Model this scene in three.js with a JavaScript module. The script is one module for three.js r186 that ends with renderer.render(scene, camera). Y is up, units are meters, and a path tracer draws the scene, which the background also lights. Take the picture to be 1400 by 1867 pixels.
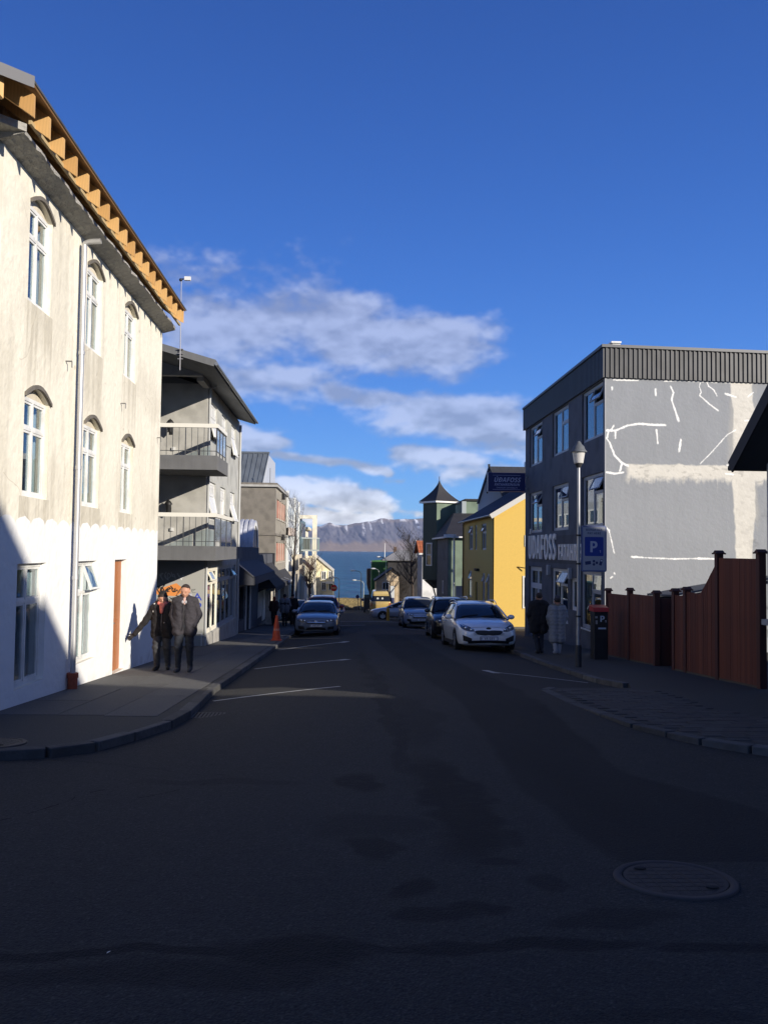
import * as THREE from 'three';
import { mergeGeometries, toCreasedNormals } from 'three/addons/utils/BufferGeometryUtils.js';
import { MarchingCubes } from 'three/addons/objects/MarchingCubes.js';
import { RoundedBoxGeometry } from 'three/addons/geometries/RoundedBoxGeometry.js';
import { FontLoader } from 'three/addons/loaders/FontLoader.js';
import { TextGeometry } from 'three/addons/geometries/TextGeometry.js';

// ---------- camera: x to the right, y up, the street runs along -z; "d" below is distance down the street (z = -d)
const scene = new THREE.Scene();
const camera = new THREE.PerspectiveCamera(61.6, 767 / 1024, 0.1, 30000);
camera.rotation.order = 'YXZ';
camera.position.set(0, 1.6, 0);
camera.rotation.set(0.04486, -0.04411, 0.0115);
const renderer = new THREE.WebGLRenderer({ antialias: true });
renderer.toneMapping = THREE.LinearToneMapping;
renderer.toneMappingExposure = 1.3;
renderer.shadowMap.enabled = true;

// ---------- sun: low, behind the camera and to the right
const SUN = new THREE.Vector3(1, 0.43, 0.94).normalize();
const sun = new THREE.DirectionalLight(new THREE.Color().setRGB(1, 0.915, 0.79), 5);
sun.position.copy(SUN).multiplyScalar(150).add(new THREE.Vector3(0, 0, -40));
sun.target.position.set(0, 0, -40);
sun.castShadow = true;
sun.shadow.mapSize.set(4096, 4096);
Object.assign(sun.shadow.camera, { left: -90, right: 90, top: 70, bottom: -70, near: 1, far: 400 });
scene.add(sun, sun.target);

// ---------- random numbers and noise
function rng(seed) { let s = seed >>> 0; return () => { s = (s + 0x6d2b79f5) | 0; let t = Math.imul(s ^ (s >>> 15), 1 | s); t = (t + Math.imul(t ^ (t >>> 7), 61 | t)) ^ t; return ((t ^ (t >>> 14)) >>> 0) / 4294967296; }; }
const R = rng(77);
const rr = (a, b) => a + (b - a) * R();
const hash2 = (x, y, s) => { let h = Math.imul(x, 374761393) + Math.imul(y, 668265263) + Math.imul(s, 2246822519) | 0; h = Math.imul(h ^ (h >>> 13), 1274126177); return ((h ^ (h >>> 16)) >>> 0) / 4294967296; };
const sm = (t) => t * t * (3 - 2 * t);
function vnoise(x, y, s, per = 0) {
  let xi = Math.floor(x), yi = Math.floor(y); const fx = sm(x - xi), fy = sm(y - yi);
  let x1 = xi + 1, y1 = yi + 1;
  if (per) { xi = ((xi % per) + per) % per; yi = ((yi % per) + per) % per; x1 = ((x1 % per) + per) % per; y1 = ((y1 % per) + per) % per; }
  const a = hash2(xi, yi, s), b = hash2(x1, yi, s), c = hash2(xi, y1, s), d = hash2(x1, y1, s);
  return a + (b - a) * fx + (c - a) * fy + (a - b - c + d) * fx * fy;
}
function fbm(x, y, oct, s, per = 0) { let v = 0, a = 0.5, n = 0; for (let i = 0; i < oct; i++) { v += a * vnoise(x, y, s + i * 17, per); n += a; x *= 2; y *= 2; per *= 2; a *= 0.5; } return v / n; }
const clamp = (v, a = 0, b = 1) => Math.min(b, Math.max(a, v));
const sstep = (a, b, v) => sm(clamp((v - a) / (b - a)));
const mix = (a, b, t) => a + (b - a) * t;

// ---------- sky: clear deep blue air, whiter towards the sun and the horizon, with a low bank of broken cloud
{
  const W = 4096, H = 2048, px = new Float32Array(W * H * 4);
  const cap = [ // cloud streets low over the bay: two ends and half-thickness in degrees (azimuth from the street, elevation), strength
    [-12.6, 17.6, -7, 17, 1.9, .5], [-9, 13.9, -1, 15.4, 2.7, .95], [-2, 14.8, 4.6, 14.0, 2.3, .95], [4, 13.4, 7.4, 12.6, 1.3, .5], [-9, 10.9, -3, 11.6, 1.7, .8], [-14, 12.5, -9, 13.2, 2.2, .6],
    [-.4, 10.8, 4, 10, .9, .95], [4, 9.7, 10, 8.4, 1.35, .95], [9, 8.2, 15, 7.5, 1.5, .8], [4, 6.4, 9, 6.2, .95, .8], [8, 5.4, 14, 5.2, 1.1, .7], [-4.6, 6.1, 2.4, 5.2, .42, .9], [2.2, 4.6, 4.2, 4.6, .25, .6],
    [-8, 7.3, -5.4, 6.7, .95, 1.1], [-6.4, 4.8, -4.4, 3, 1.1, 1.05], [-3, 3.7, 1.6, 3.2, .85, 1.25], [-2.6, 2.2, 1.4, 2.1, .55, 1.15], [3, 2.5, 5.2, 2.3, .35, .55], [-16, 5, -9, 4, 1.6, 1], [14, 4.4, 24, 5, 1.3, .8], [-30, 11, -18, 12.5, 2.2, .8]];
  for (let j = 0; j < H; j++) {
    const el = ((j + .5) / H - .5) * 180, y = Math.sin(el * Math.PI / 180), cy = Math.cos(el * Math.PI / 180);
    for (let i = 0; i < W; i++) {
      const o = (j * W + i) * 4; px[o + 3] = 1;
      if (el < -1) { px[o] = .10; px[o + 1] = .115; px[o + 2] = .14; continue; }
      const a = ((i + .5) / W - .5) * 2 * Math.PI, x = Math.cos(a) * cy, z = Math.sin(a) * cy;
      const cs = x * SUN.x + y * SUN.y + z * SUN.z;
      const e = Math.max(el, 0), h = Math.exp(-e / 5.5), h2 = Math.exp(-e / 17);
      let r = .012 + .085 * h2 + .15 * h, g = .040 + .33 * h2 + .19 * h, b = .12 + .24 * Math.exp(-e / 45) + .78 * h2 - .34 * h;
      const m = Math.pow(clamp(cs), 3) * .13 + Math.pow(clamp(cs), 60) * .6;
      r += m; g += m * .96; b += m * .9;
      if (el < 34) {
        const az = Math.atan2(x, -z) * 180 / Math.PI;
        const wx = (fbm(az * .22, el * .45, 3, 5) - .5) * 3.4, wy = (fbm(az * .2 + 40, el * .5, 3, 9) - .5) * 2.2;
        let c = 0;
        for (const [x0, y0, x1, y1, t, k] of cap) {
          if (az < x0 - 8 || az > x1 + 8) continue;
          const X = az + wx, Y = el + wy * Math.min(1, t), L = clamp(((X - x0) * (x1 - x0) + (Y - y0) * (y1 - y0)) / ((x1 - x0) ** 2 + (y1 - y0) ** 2));
          const dx = (X - x0 - L * (x1 - x0)) / (t * 1.9), dy = (Y - y0 - L * (y1 - y0)) / t;
          c = Math.max(c, k * Math.exp(-(dx * dx + dy * dy) * .9));
        }
        if (Math.abs(az) > 24) { // the same broken bank goes on all round
          const band = Math.exp(-(((el - 9) / 6) ** 2)) * sstep(24, 34, Math.abs(az)), wrap = az < 0 ? az + 360 : az;
          c = Math.max(c, band * sstep(.4, .62, fbm(wrap * .09, el * .28, 4, 31)) * 1.05);
        }
        if (c > .02) {
          const n = fbm(az * .3, el * .7, 5, 61), n2 = fbm(az * .3 + .06, (el + .8) * .7, 5, 61), f = fbm(az * 1.7, el * 3.2, 4, 71) + .22 * (fbm(az * 6, el * 10, 3, 73) - .5);
          const low = Math.exp(-Math.max(el - 2.5, 0) / 2.6), dens = sstep(mix(.22, .34, low), mix(.9, .72, low), c * 1.12 + (n - .5) * .95 * (1 - .35 * c) + (f - .5) * mix(.34, .42, low) - .05), lit = clamp(.45 + (n - n2) * 2.6 + (f - .5) * .5 + (dens - .75) * .3);
          const k = mix(.30, .54, lit) + low * mix(.1, .45, lit);
          const cr = k * mix(.97, 1.0, low), cg = k * mix(1.06, 1.02, low), cb = k * mix(1.38, 1.07, low);
          const al = dens * mix(.60, .95, low);
          r = mix(r, cr, al); g = mix(g, cg, al); b = mix(b, cb, al);
        }
      }
      px[o] = r * .92; px[o + 1] = g * .92; px[o + 2] = b * .92;
    }
  }
  const t = new THREE.DataTexture(px, W, H, THREE.RGBAFormat, THREE.FloatType);
  t.mapping = THREE.EquirectangularReflectionMapping; t.magFilter = t.minFilter = THREE.LinearFilter; t.needsUpdate = true;
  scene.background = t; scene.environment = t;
}

// ---------- textures
function dtex(n, fn, srgb = true) {
  const d = new Uint8Array(n * n * 4);
  for (let j = 0; j < n; j++) for (let i = 0; i < n; i++) { let v = fn(i / n, j / n); if (typeof v === 'number') v = [v, v, v]; for (let k = 0; k < 3; k++) d[(j * n + i) * 4 + k] = 255 * clamp(srgb ? Math.pow(clamp(v[k]), 1 / 2.2) : v[k]); d[(j * n + i) * 4 + 3] = 255; }
  const t = new THREE.DataTexture(d, n, n, THREE.RGBAFormat); t.wrapS = t.wrapT = THREE.RepeatWrapping; t.magFilter = THREE.LinearFilter; t.minFilter = THREE.LinearMipmapLinearFilter; t.generateMipmaps = true; if (srgb) t.colorSpace = THREE.SRGBColorSpace; t.needsUpdate = true; return t;
}
const T = {};
T.mottle = dtex(512, (u, v) => .74 + .26 * sstep(.25, .75, fbm(u * 6, v * 6, 6, 3, 6)));
T.grain = dtex(512, (u, v) => .62 + .38 * fbm(u * 64, v * 64, 4, 11, 64));
T.streak = dtex(512, (u, v) => .70 + .30 * sstep(.22, .7, .6 * fbm(u * 24, v * 3, 4, 21, 3) + .4 * fbm(u * 8, v * 8, 4, 23, 8)));
T.grainB = dtex(512, (u, v) => fbm(u * 64, v * 64, 4, 11, 64), false);
T.mottleB = dtex(512, (u, v) => fbm(u * 10, v * 10, 6, 41, 10), false);
T.wood = dtex(512, (u, v) => .68 + .32 * fbm(u * 48, v * 4, 5, 51, 4));
T.asph = dtex(512, (u, v) => { const g = fbm(u * 128, v * 128, 3, 61, 128); return .42 + .7 * g + (g > .7 ? .6 : 0); });
T.asphB = dtex(512, (u, v) => fbm(u * 128, v * 128, 3, 61, 128), false);
T.waves = dtex(512, (u, v) => fbm(u * 8, v * 8, 5, 81, 8), false);
function rep(t, m, ang = 0, mv = m) { const c = t.clone(); c.repeat.set(1 / m, 1 / mv); c.rotation = ang; c.needsUpdate = true; return c; }
function M(rgb, rough = .85, o = {}) {
  const { map, m = 1, mv, bump, bm = 1, bs, phys, ...rest } = o;
  const mt = new (phys ? THREE.MeshPhysicalMaterial : THREE.MeshStandardMaterial)({ roughness: rough, ...rest });
  mt.color.setRGB(rgb[0], rgb[1], rgb[2]);
  if (map) mt.map = rep(T[map], m, 0, mv);
  if (bump) { mt.bumpMap = rep(T[bump], bm); mt.bumpScale = bs; }
  return mt;
}
function canvasTex(w, h, draw) { const c = document.createElement('canvas'); c.width = w; c.height = h; const g = c.getContext('2d'); draw(g, w, h); const t = new THREE.CanvasTexture(c); t.colorSpace = THREE.SRGBColorSpace; t.wrapS = t.wrapT = THREE.ClampToEdgeWrapping; return t; }
const css = (r, g, b, a = 1) => `rgba(${[r, g, b].map((v) => Math.round(255 * Math.pow(clamp(v), 1 / 2.2))).join(',')},${a})`;

// ---------- geometry helpers (all take x, y, d)
const V = (x, y, d) => new THREE.Vector3(x, y, -d);
function plain(g) { let q = g.index ? g.toNonIndexed() : g; for (const k of Object.keys(q.attributes)) if (!['position', 'normal', 'uv'].includes(k)) q.deleteAttribute(k); if (!q.attributes.normal) q.computeVertexNormals(); q.morphAttributes = {}; return q; }
function uvm(g) { // texture coordinates in metres, by the way each face looks
  g = plain(g); const p = g.attributes.position, n = new Float32Array(p.count * 2), a = new THREE.Vector3(), b = new THREE.Vector3(), c = new THREE.Vector3();
  for (let i = 0; i < p.count; i += 3) {
    a.fromBufferAttribute(p, i); b.fromBufferAttribute(p, i + 1); c.fromBufferAttribute(p, i + 2);
    const f = b.clone().sub(a).cross(c.clone().sub(a)), X = Math.abs(f.x), Y = Math.abs(f.y), Z = Math.abs(f.z);
    [a, b, c].forEach((q, k) => { let u, v; if (X >= Y && X >= Z) { u = -q.z; v = q.y; } else if (Y >= Z) { u = q.x; v = -q.z; } else { u = q.x; v = q.y; } n[(i + k) * 2] = u; n[(i + k) * 2 + 1] = v; });
  }
  g.setAttribute('uv', new THREE.BufferAttribute(n, 2)); return g;
}
function bx(x0, x1, y0, y1, d0, d1, r = 0) {
  const w = Math.abs(x1 - x0), h = Math.abs(y1 - y0), l = Math.abs(d1 - d0);
  const g = r ? new RoundedBoxGeometry(w, h, l, 2, Math.min(r, w / 2.1, h / 2.1, l / 2.1)) : new THREE.BoxGeometry(w, h, l);
  g.translate((x0 + x1) / 2, (y0 + y1) / 2, -(d0 + d1) / 2); return uvm(g);
}
function prism(axis, pts, a0, a1, holes = []) {
  const s = new THREE.Shape(pts.map((p) => new THREE.Vector2(p[0], p[1])));
  for (const h of holes) s.holes.push(new THREE.Path(h.map((p) => new THREE.Vector2(p[0], p[1]))));
  const g = new THREE.ExtrudeGeometry(s, { depth: a1 - a0, bevelEnabled: false, curveSegments: 8 });
  const m = new THREE.Matrix4();
  if (axis === 'x') m.set(0, 0, 1, a0, 0, 1, 0, 0, -1, 0, 0, 0, 0, 0, 0, 1);
  else if (axis === 'y') m.set(1, 0, 0, 0, 0, 0, 1, a0, 0, -1, 0, 0, 0, 0, 0, 1);
  else m.set(1, 0, 0, 0, 0, 1, 0, 0, 0, 0, 1, -a1, 0, 0, 0, 1);
  return uvm(g.applyMatrix4(m));
}
const rect = (u0, u1, v0, v1) => [[u0, v0], [u1, v0], [u1, v1], [u0, v1]];
function arched(u0, u1, v0, v1, rise) { const p = [[u0, v0], [u1, v0], [u1, v1]]; for (let i = 1; i < 10; i++) { const t = i / 10; p.push([mix(u1, u0, t), v1 + rise * Math.sin(Math.PI * t)]); } p.push([u0, v1]); return p; }
function slab(p, th) { // a sheet with four corners (or three) and a thickness
  const q = p.map((a) => (a.isVector3 ? a : V(...a))), n = q[1].clone().sub(q[0]).cross(q[2].clone().sub(q[0])).normalize(); if (n.y < 0) n.negate();
  const lo = q.map((a) => a.clone().addScaledVector(n, -th)), tri = [], k = q.length, up = q[1].clone().sub(q[0]).cross(q[2].clone().sub(q[0])).dot(n) > 0;
  const put = (...v) => { if (!up) v.reverse(); for (const a of v) tri.push(a.x, a.y, a.z); };
  for (let i = 1; i < k - 1; i++) { put(q[0], q[i], q[i + 1]); put(lo[0], lo[i + 1], lo[i]); }
  for (let i = 0; i < k; i++) { const j = (i + 1) % k; put(q[i], lo[i], lo[j]); put(q[i], lo[j], q[j]); }
  const g = new THREE.BufferGeometry(); g.setAttribute('position', new THREE.Float32BufferAttribute(tri, 3)); g.computeVertexNormals(); return uvm(g);
}
function cyl(p, q, r0, r1 = r0, seg = 10) {
  const a = p.isVector3 ? p : V(...p), b = q.isVector3 ? q : V(...q), v = b.clone().sub(a), g = new THREE.CylinderGeometry(r1, r0, v.length(), seg);
  g.applyQuaternion(new THREE.Quaternion().setFromUnitVectors(new THREE.Vector3(0, 1, 0), v.clone().normalize())); g.translate((a.x + b.x) / 2, (a.y + b.y) / 2, (a.z + b.z) / 2); return plain(g);
}
const tube = (pts, r, seg = 24, rs = 8) => plain(new THREE.TubeGeometry(new THREE.CatmullRomCurve3(pts.map((p) => (p.isVector3 ? p : V(...p)))), seg, r, rs));
const lathe = (pts, at, seg = 24) => plain(new THREE.LatheGeometry(pts.map((p) => new THREE.Vector2(p[0], p[1])), seg).translate(at[0], at[1], -at[2]));
const ball = (x, y, d, rx, ry = rx, rz = rx) => plain(new THREE.SphereGeometry(1, 14, 10).scale(rx, ry, rz).translate(x, y, -d));
const merge = (l) => (Array.isArray(l) ? (l.length === 1 ? plain(l[0]) : mergeGeometries(l.flat().map(plain))) : plain(l));
const crease = (g, a = .6) => toCreasedNormals(plain(g), a);
const skew = (g, x0, k) => { const p = g.attributes.position; for (let i = 0; i < p.count; i++) p.setZ(i, p.getZ(i) - k * (p.getX(i) - x0)); g.computeVertexNormals(); return g; };

// ---------- objects
const counts = {}, bases = new Map();
const numbered = (n) => { const c = counts[n] = (counts[n] ?? -1) + 1; return c ? `${n}_${String(c).padStart(3, '0')}` : n; };
function tag(o, label, category, group, kind) { if (label) o.userData.label = label; if (category) o.userData.category = category; if (group) o.userData.group = group; if (kind) o.userData.kind = kind; return o; }
function thing(name, label, category, at = [0, 0, 0], grp) { const o = new THREE.Group(); o.name = numbered(name); o.position.copy(V(...at)); scene.add(o); bases.set(o, o.position.clone()); return tag(o, label, category, grp); }
function ms(name, geo, mat, parent = scene) { // one mesh; geometry given in scene coordinates is brought to its thing's base
  const g = merge(geo); let r = parent; while (r && !bases.has(r)) r = r.parent; if (r) g.translate(-bases.get(r).x, -bases.get(r).y, -bases.get(r).z);
  const m = new THREE.Mesh(g, mat); m.name = parent === scene ? numbered(name) : name; m.castShadow = m.receiveShadow = true; parent.add(m); return m;
}
const struct = (name, geo, mat) => tag(ms(name, geo, mat), null, null, null, 'structure');
function structGroup(name) { const o = new THREE.Group(); o.name = numbered(name); scene.add(o); bases.set(o, o.position.clone()); o.userData.kind = 'structure'; return o; }
const local = (name, geo, mat, parent) => { const m = new THREE.Mesh(merge(geo), mat); m.name = name; m.castShadow = m.receiveShadow = true; parent.add(m); return m; };
const gy = (d) => -.056 * d; // the street falls away towards the sea

// =====================================================  THE SETTING
const camber = (x, d) => .13 * Math.max(0, 1 - ((x - 1.45) / 3.5) ** 2) * sstep(7, 13.5, d);
const roadY = (x, d) => gy(d) + camber(x, d);
const tilt = (g) => { const p = g.attributes.position; for (let i = 0; i < p.count; i++) p.setY(i, p.getY(i) + gy(-p.getZ(i))); g.computeVertexNormals(); return g; };
function sheet(xs, ds, yf, cf) {
  const nx = xs.length, nd = ds.length, P = [], C = [], U = [], I = [];
  for (const d of ds) for (const x of xs) { P.push(x, yf(x, d), -d); U.push(x, d); if (cf) C.push(...cf(x, d)); }
  for (let j = 0; j < nd - 1; j++) for (let i = 0; i < nx - 1; i++) { const a = j * nx + i; I.push(a, a + 1, a + nx, a + 1, a + nx + 1, a + nx); }
  const g = new THREE.BufferGeometry(); g.setAttribute('position', new THREE.Float32BufferAttribute(P, 3)); g.setAttribute('uv', new THREE.Float32BufferAttribute(U, 2)); if (cf) g.setAttribute('color', new THREE.Float32BufferAttribute(C, 3)); g.setIndex(I); g.computeVertexNormals(); return g;
}
function sheetMesh(name, g, mat) { const m = new THREE.Mesh(g, mat); m.name = name; m.receiveShadow = m.castShadow = true; m.userData.kind = 'structure'; scene.add(m); return m; }
const span = (a, b, s) => { const n = Math.round((b - a) / s), o = []; for (let i = 0; i <= n; i++) o.push(mix(a, b, i / n)); return o; };

// ground below everything, out to the shore
sheetMesh('ground', sheet(span(-320, 320, 20), [...span(-140, 112, 12), 119, 127], (x, d) => (d <= 112 ? gy(d) - .16 : mix(-6.43, -8.5, (d - 112) / 15)), null), M([.07, .065, .055], .95, { map: 'mottle', m: 6, bump: 'grainB', bm: 1.5, bs: .03 }));

// the carriageway, with oil and damp stains, a newer dark strip and a tarred joint
{
  const inter = (t, d) => { for (let i = 0; i < t.length - 1; i++) if ((d - t[i][1]) * (d - t[i + 1][1]) <= 0) return mix(t[i][0], t[i + 1][0], (d - t[i][1]) / (t[i + 1][1] - t[i][1] || 1)); return null; };
  const SL = [[1.0, 36], [1.2, 24], [1.43, 18.35], [1.66, 12.8], [1.56, 9.3], [1.5, 7.3], [1.62, 6.1], [1.75, 5.3]], SR = [[2.3, 36], [2.6, 24], [2.75, 18], [2.95, 14.5], [2.85, 11.5], [2.66, 8], [3.3, 6.4], [5.5, 5.3]];
  const blobs = [[.86, 7.0, .26, 1.5, .55], [.12, 7.55, .22, .32, .5], [.42, 4.85, .12, .16, .5], [.24, 5.6, .2, .26, .4], [-.2, 3.98, .34, .16, .6], [.97, 4.07, .5, .06, .5], [2.1, 4.0, .55, .06, .45], [.55, 4.45, .26, .09, .4], [.8, 4.55, .14, .1, .4], [-1.3, 4.0, 1.7, .045, .5], [-3.2, 4.02, 1.2, .04, .5], [.3, 4.02, .8, .04, .45], [3.0, 4.03, 1.2, .04, .5], [.6, 13, .14, 5, .3], [.5, 20, .12, 4, .25], [-.75, 3.78, .7, .12, .3], [1.15, 5.9, .16, .2, .3], [1.0, 5.35, .2, .1, .35], [1.25, 4.9, .1, .14, .3], [1.4, 4.35, .3, .1, .3], [.2, 6.2, .4, .3, .2], [-1.1, 7.6, .6, .12, .2], [1.2, 3.35, .4, .06, .2], [.9, 11.2, .3, 1.8, .2], [3.6, 4.1, .9, .06, .5]];
  
  const col = (x, d) => {
    const wx = x + (fbm(x * 2.4, d * 2.4, 4, 101) - .5) * .5, wd = d + (fbm(x * 2.2 + 9, d * 2.2, 4, 103) - .5) * .24;
    let k = .88 + .26 * (fbm(x * .7, d * .45, 4, 105) - .5) + .5 * (fbm(x * 9, d * 9, 2, 107) - .5) * .35;
    const a = inter(SL, d), b = inter(SR, d); let w = 0;
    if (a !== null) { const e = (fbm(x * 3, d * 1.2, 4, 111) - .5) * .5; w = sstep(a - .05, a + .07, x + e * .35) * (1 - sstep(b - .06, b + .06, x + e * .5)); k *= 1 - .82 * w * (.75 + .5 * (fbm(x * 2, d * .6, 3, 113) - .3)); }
    let s = 0; const brush = .2 + 1.25 * fbm(x * 7, d * 30, 4, 117) + .5 * (fbm(x * 26, d * 40, 2, 118) - .5);
    for (const [bxx, bd, rx, rd, st] of blobs) { const q = ((wx - bxx) / rx) ** 2 + ((wd - bd) / rd) ** 2; if (q < 6) s = Math.max(s, Math.min(.9, st * 2.1) * sstep(1.75, .55, q) * clamp(brush * 1.5)); }
    k *= 1 - s;
    const cr = Math.abs(x * .36 + d - 7.5 - (fbm(d * 1.6, x * 1.6, 4, 119) - .5) * .8); if (x < -1 && x > -3.4) k *= 1 - .45 * sstep(.03, .008, cr);
    return [k, k, k * 1.01];
  };
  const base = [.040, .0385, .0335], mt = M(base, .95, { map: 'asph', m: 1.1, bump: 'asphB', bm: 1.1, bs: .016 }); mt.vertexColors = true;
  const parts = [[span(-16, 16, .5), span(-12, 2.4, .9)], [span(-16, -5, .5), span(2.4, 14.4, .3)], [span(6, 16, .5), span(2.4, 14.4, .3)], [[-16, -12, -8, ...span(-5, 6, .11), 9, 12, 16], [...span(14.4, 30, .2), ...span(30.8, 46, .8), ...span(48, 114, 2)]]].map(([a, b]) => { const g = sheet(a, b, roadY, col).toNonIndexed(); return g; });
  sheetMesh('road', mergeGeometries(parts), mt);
  const N = 1536, px = new Uint8Array(N * N * 4);
  for (let j = 0; j < N; j++) for (let i = 0; i < N; i++) { const x = -5 + 11 * (i + .5) / N, d = 2.4 + 12 * (j + .5) / N, c = col(x, d), g = vnoise(x * 95, d * 95, 63) * .6 + vnoise(x * 210, d * 210, 64) * .4, k = (.32 + .9 * g + (g > .76 ? .7 : 0) - (g < .2 ? .2 : 0)) * c[0]; for (let q = 0; q < 3; q++) px[(j * N + i) * 4 + q] = 255 * Math.pow(clamp(base[q] * k * 8), 1 / 2.2); px[(j * N + i) * 4 + 3] = 255; }
  const nt = new THREE.DataTexture(px, N, N, THREE.RGBAFormat); nt.colorSpace = THREE.SRGBColorSpace; nt.magFilter = THREE.LinearFilter; nt.minFilter = THREE.LinearMipmapLinearFilter; nt.generateMipmaps = true; nt.needsUpdate = true; nt.repeat.set(1 / 11, 1 / 12); nt.offset.set(5 / 11, -2.4 / 12);
  const nm = new THREE.MeshStandardMaterial({ map: nt, roughness: .95, bumpMap: rep(T.asphB, 1.1), bumpScale: .014 }); nm.color.setRGB(.125, .125, .125);
  sheetMesh('road', sheet(span(-5, 6, .11), span(2.4, 14.4, .12), roadY, null), nm);
}

// pavements, kerbs
const mAsphPave = M([.055, .053, .047], .92, { map: 'asph', m: 1.1, bump: 'asphB', bm: 1.1, bs: .005 });
const slabMats = [.12, .106, .13, .124].map((v) => M([v, v * .985, v * .93], .9, { map: 'grain', m: 1.3, bump: 'grainB', bm: .8, bs: .012 }));
const kerbMats = [.075, .092, .06, .11].map((v) => M([v, v * .98, v * .93], .9, { map: 'mottle', m: .7, bump: 'mottleB', bm: .5, bs: .012 }));
const kerbL = [[-2.12, 112], [-2.12, 36], [-2.12, 14.5], [-2.0, 11.6], [-2.06, 10.7], [-2.28, 9.8], [-2.5, 9.15], [-2.85, 8.8], [-3.4, 8.62], [-6, 8.35], [-15, 8.1]];
const kerbR1 = [[5.02, 112], [5.0, 25.3], [4.84, 20.7], [4.83, 18.4], [4.86, 16.6], [5.1, 15.7]];
const kerbR2 = [[3.5, 14.85], [3.3, 14.5], [3.29, 12.7], [3.39, 11.4], [3.5, 10.5], [3.7, 9.9], [3.9, 9.45], [4.23, 9.0], [4.7, 8.55], [6, 7.5], [9.5, 5.6]];
function kerb(line, from, grp, side, step = .92) {
  for (let i = 0; i < line.length - 1; i++) {
    const [x0, d0] = line[i], [x1, d1] = line[i + 1], L = Math.hypot(x1 - x0, d1 - d0), far = Math.min(d0, d1) > 34, n = Math.max(1, Math.round(L / (far ? 4 : step)));
    for (let k = 0; k < n; k++) {
      const t0 = k / n, t1 = (k + 1) / n, a = [mix(x0, x1, t0), mix(d0, d1, t0)], b = [mix(x0, x1, t1), mix(d0, d1, t1)], l = L / n - .012 - R() * .012;
      const g = new RoundedBoxGeometry(.15 + R() * .02, .26, l, 1, .014), ang = Math.atan2(b[0] - a[0], -(b[1] - a[1]));
      const mx = (a[0] + b[0]) / 2, md = (a[1] + b[1]) / 2; g.rotateX(-.056 * Math.cos(ang)); g.rotateY(ang); g.rotateY((R() - .5) * .02);
      g.translate(mx - side * .1, gy(md) + .099 - .13 + (R() - .5) * .012, -md);
      ms('kerb_stone', uvm(g), kerbMats[Math.floor(R() * 4)], grp);
    }
  }
}
const pavL = structGroup('pavement');
ms('pavement_bed', tilt(prism('y', [...kerbL.map(([x, d]) => [x - .12, d]), [-15, 112]], -.3, .096)), mAsphPave, pavL);
{ // three strips of cast slabs along the left-hand house fronts
  const cols = [[-4.44, -3.62], [-3.61, -3.02], [-3.01, -2.34]];
  for (const [a, b] of cols) { let d = 10.9 + R() * .6; while (d < 44) { const l = 1.5 + R() * .9; ms('paving_slab', tilt(bx(a, b - .004, .02, .1 + (R() - .5) * .006, d, d + l - .012)), slabMats[Math.floor(R() * 4)], pavL); d += l; } }
}
kerb(kerbL, 8, pavL, 1);
const pavR = structGroup('pavement');
ms('pavement_bed', tilt(prism('y', [...kerbR1.map(([x, d]) => [x + .12, d]), [5.0, 14.9], ...kerbR2.map(([x, d]) => [x + .1, d]), [15, 2.5], [15, 112]], -.3, .09)), mAsphPave, pavR);
kerb(kerbR1, 8, pavR, -1); kerb(kerbR2, 8, pavR, -1, .8);
{ // block paving on the corner apron
  const pm = [[.075, .072, .068], [.09, .086, .08], [.065, .063, .06], [.082, .072, .066]].map((c) => M(c, .9, { map: 'grain', m: .6, bump: 'grainB', bm: .5, bs: .004 }));
  const geo = [.1, .094, .104].map((h) => new RoundedBoxGeometry(.27, .1, .145, 1, .008)), edge = (d) => { for (let i = 0; i < kerbR2.length - 1; i++) { const [x0, d0] = kerbR2[i], [x1, d1] = kerbR2[i + 1]; if (d <= d0 && d >= d1) return mix(x0, x1, (d0 - d) / (d0 - d1)); } return 9; };
  let row = 0;
  for (let d = 9.05; d < 14.4; d += .152, row++) for (let x = edge(d) + .36 + (row % 2) * .138; x < (d > 12 ? 5.05 : mix(5.9, 5.05, (d - 9) / 3)) + .3 * fbm(d, 3, 2, 7); x += .277) {
    const m = new THREE.Mesh(geo[row % 3], pm[Math.floor(R() * 4)]); m.name = 'paver'; m.position.set(x, gy(d) + .052 + (R() - .5) * .007, -d); m.rotation.set(-.056 + (R() - .5) * .02, (R() - .5) * .03, (R() - .5) * .02); m.castShadow = m.receiveShadow = true; pavR.add(m);
  }
}

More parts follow.
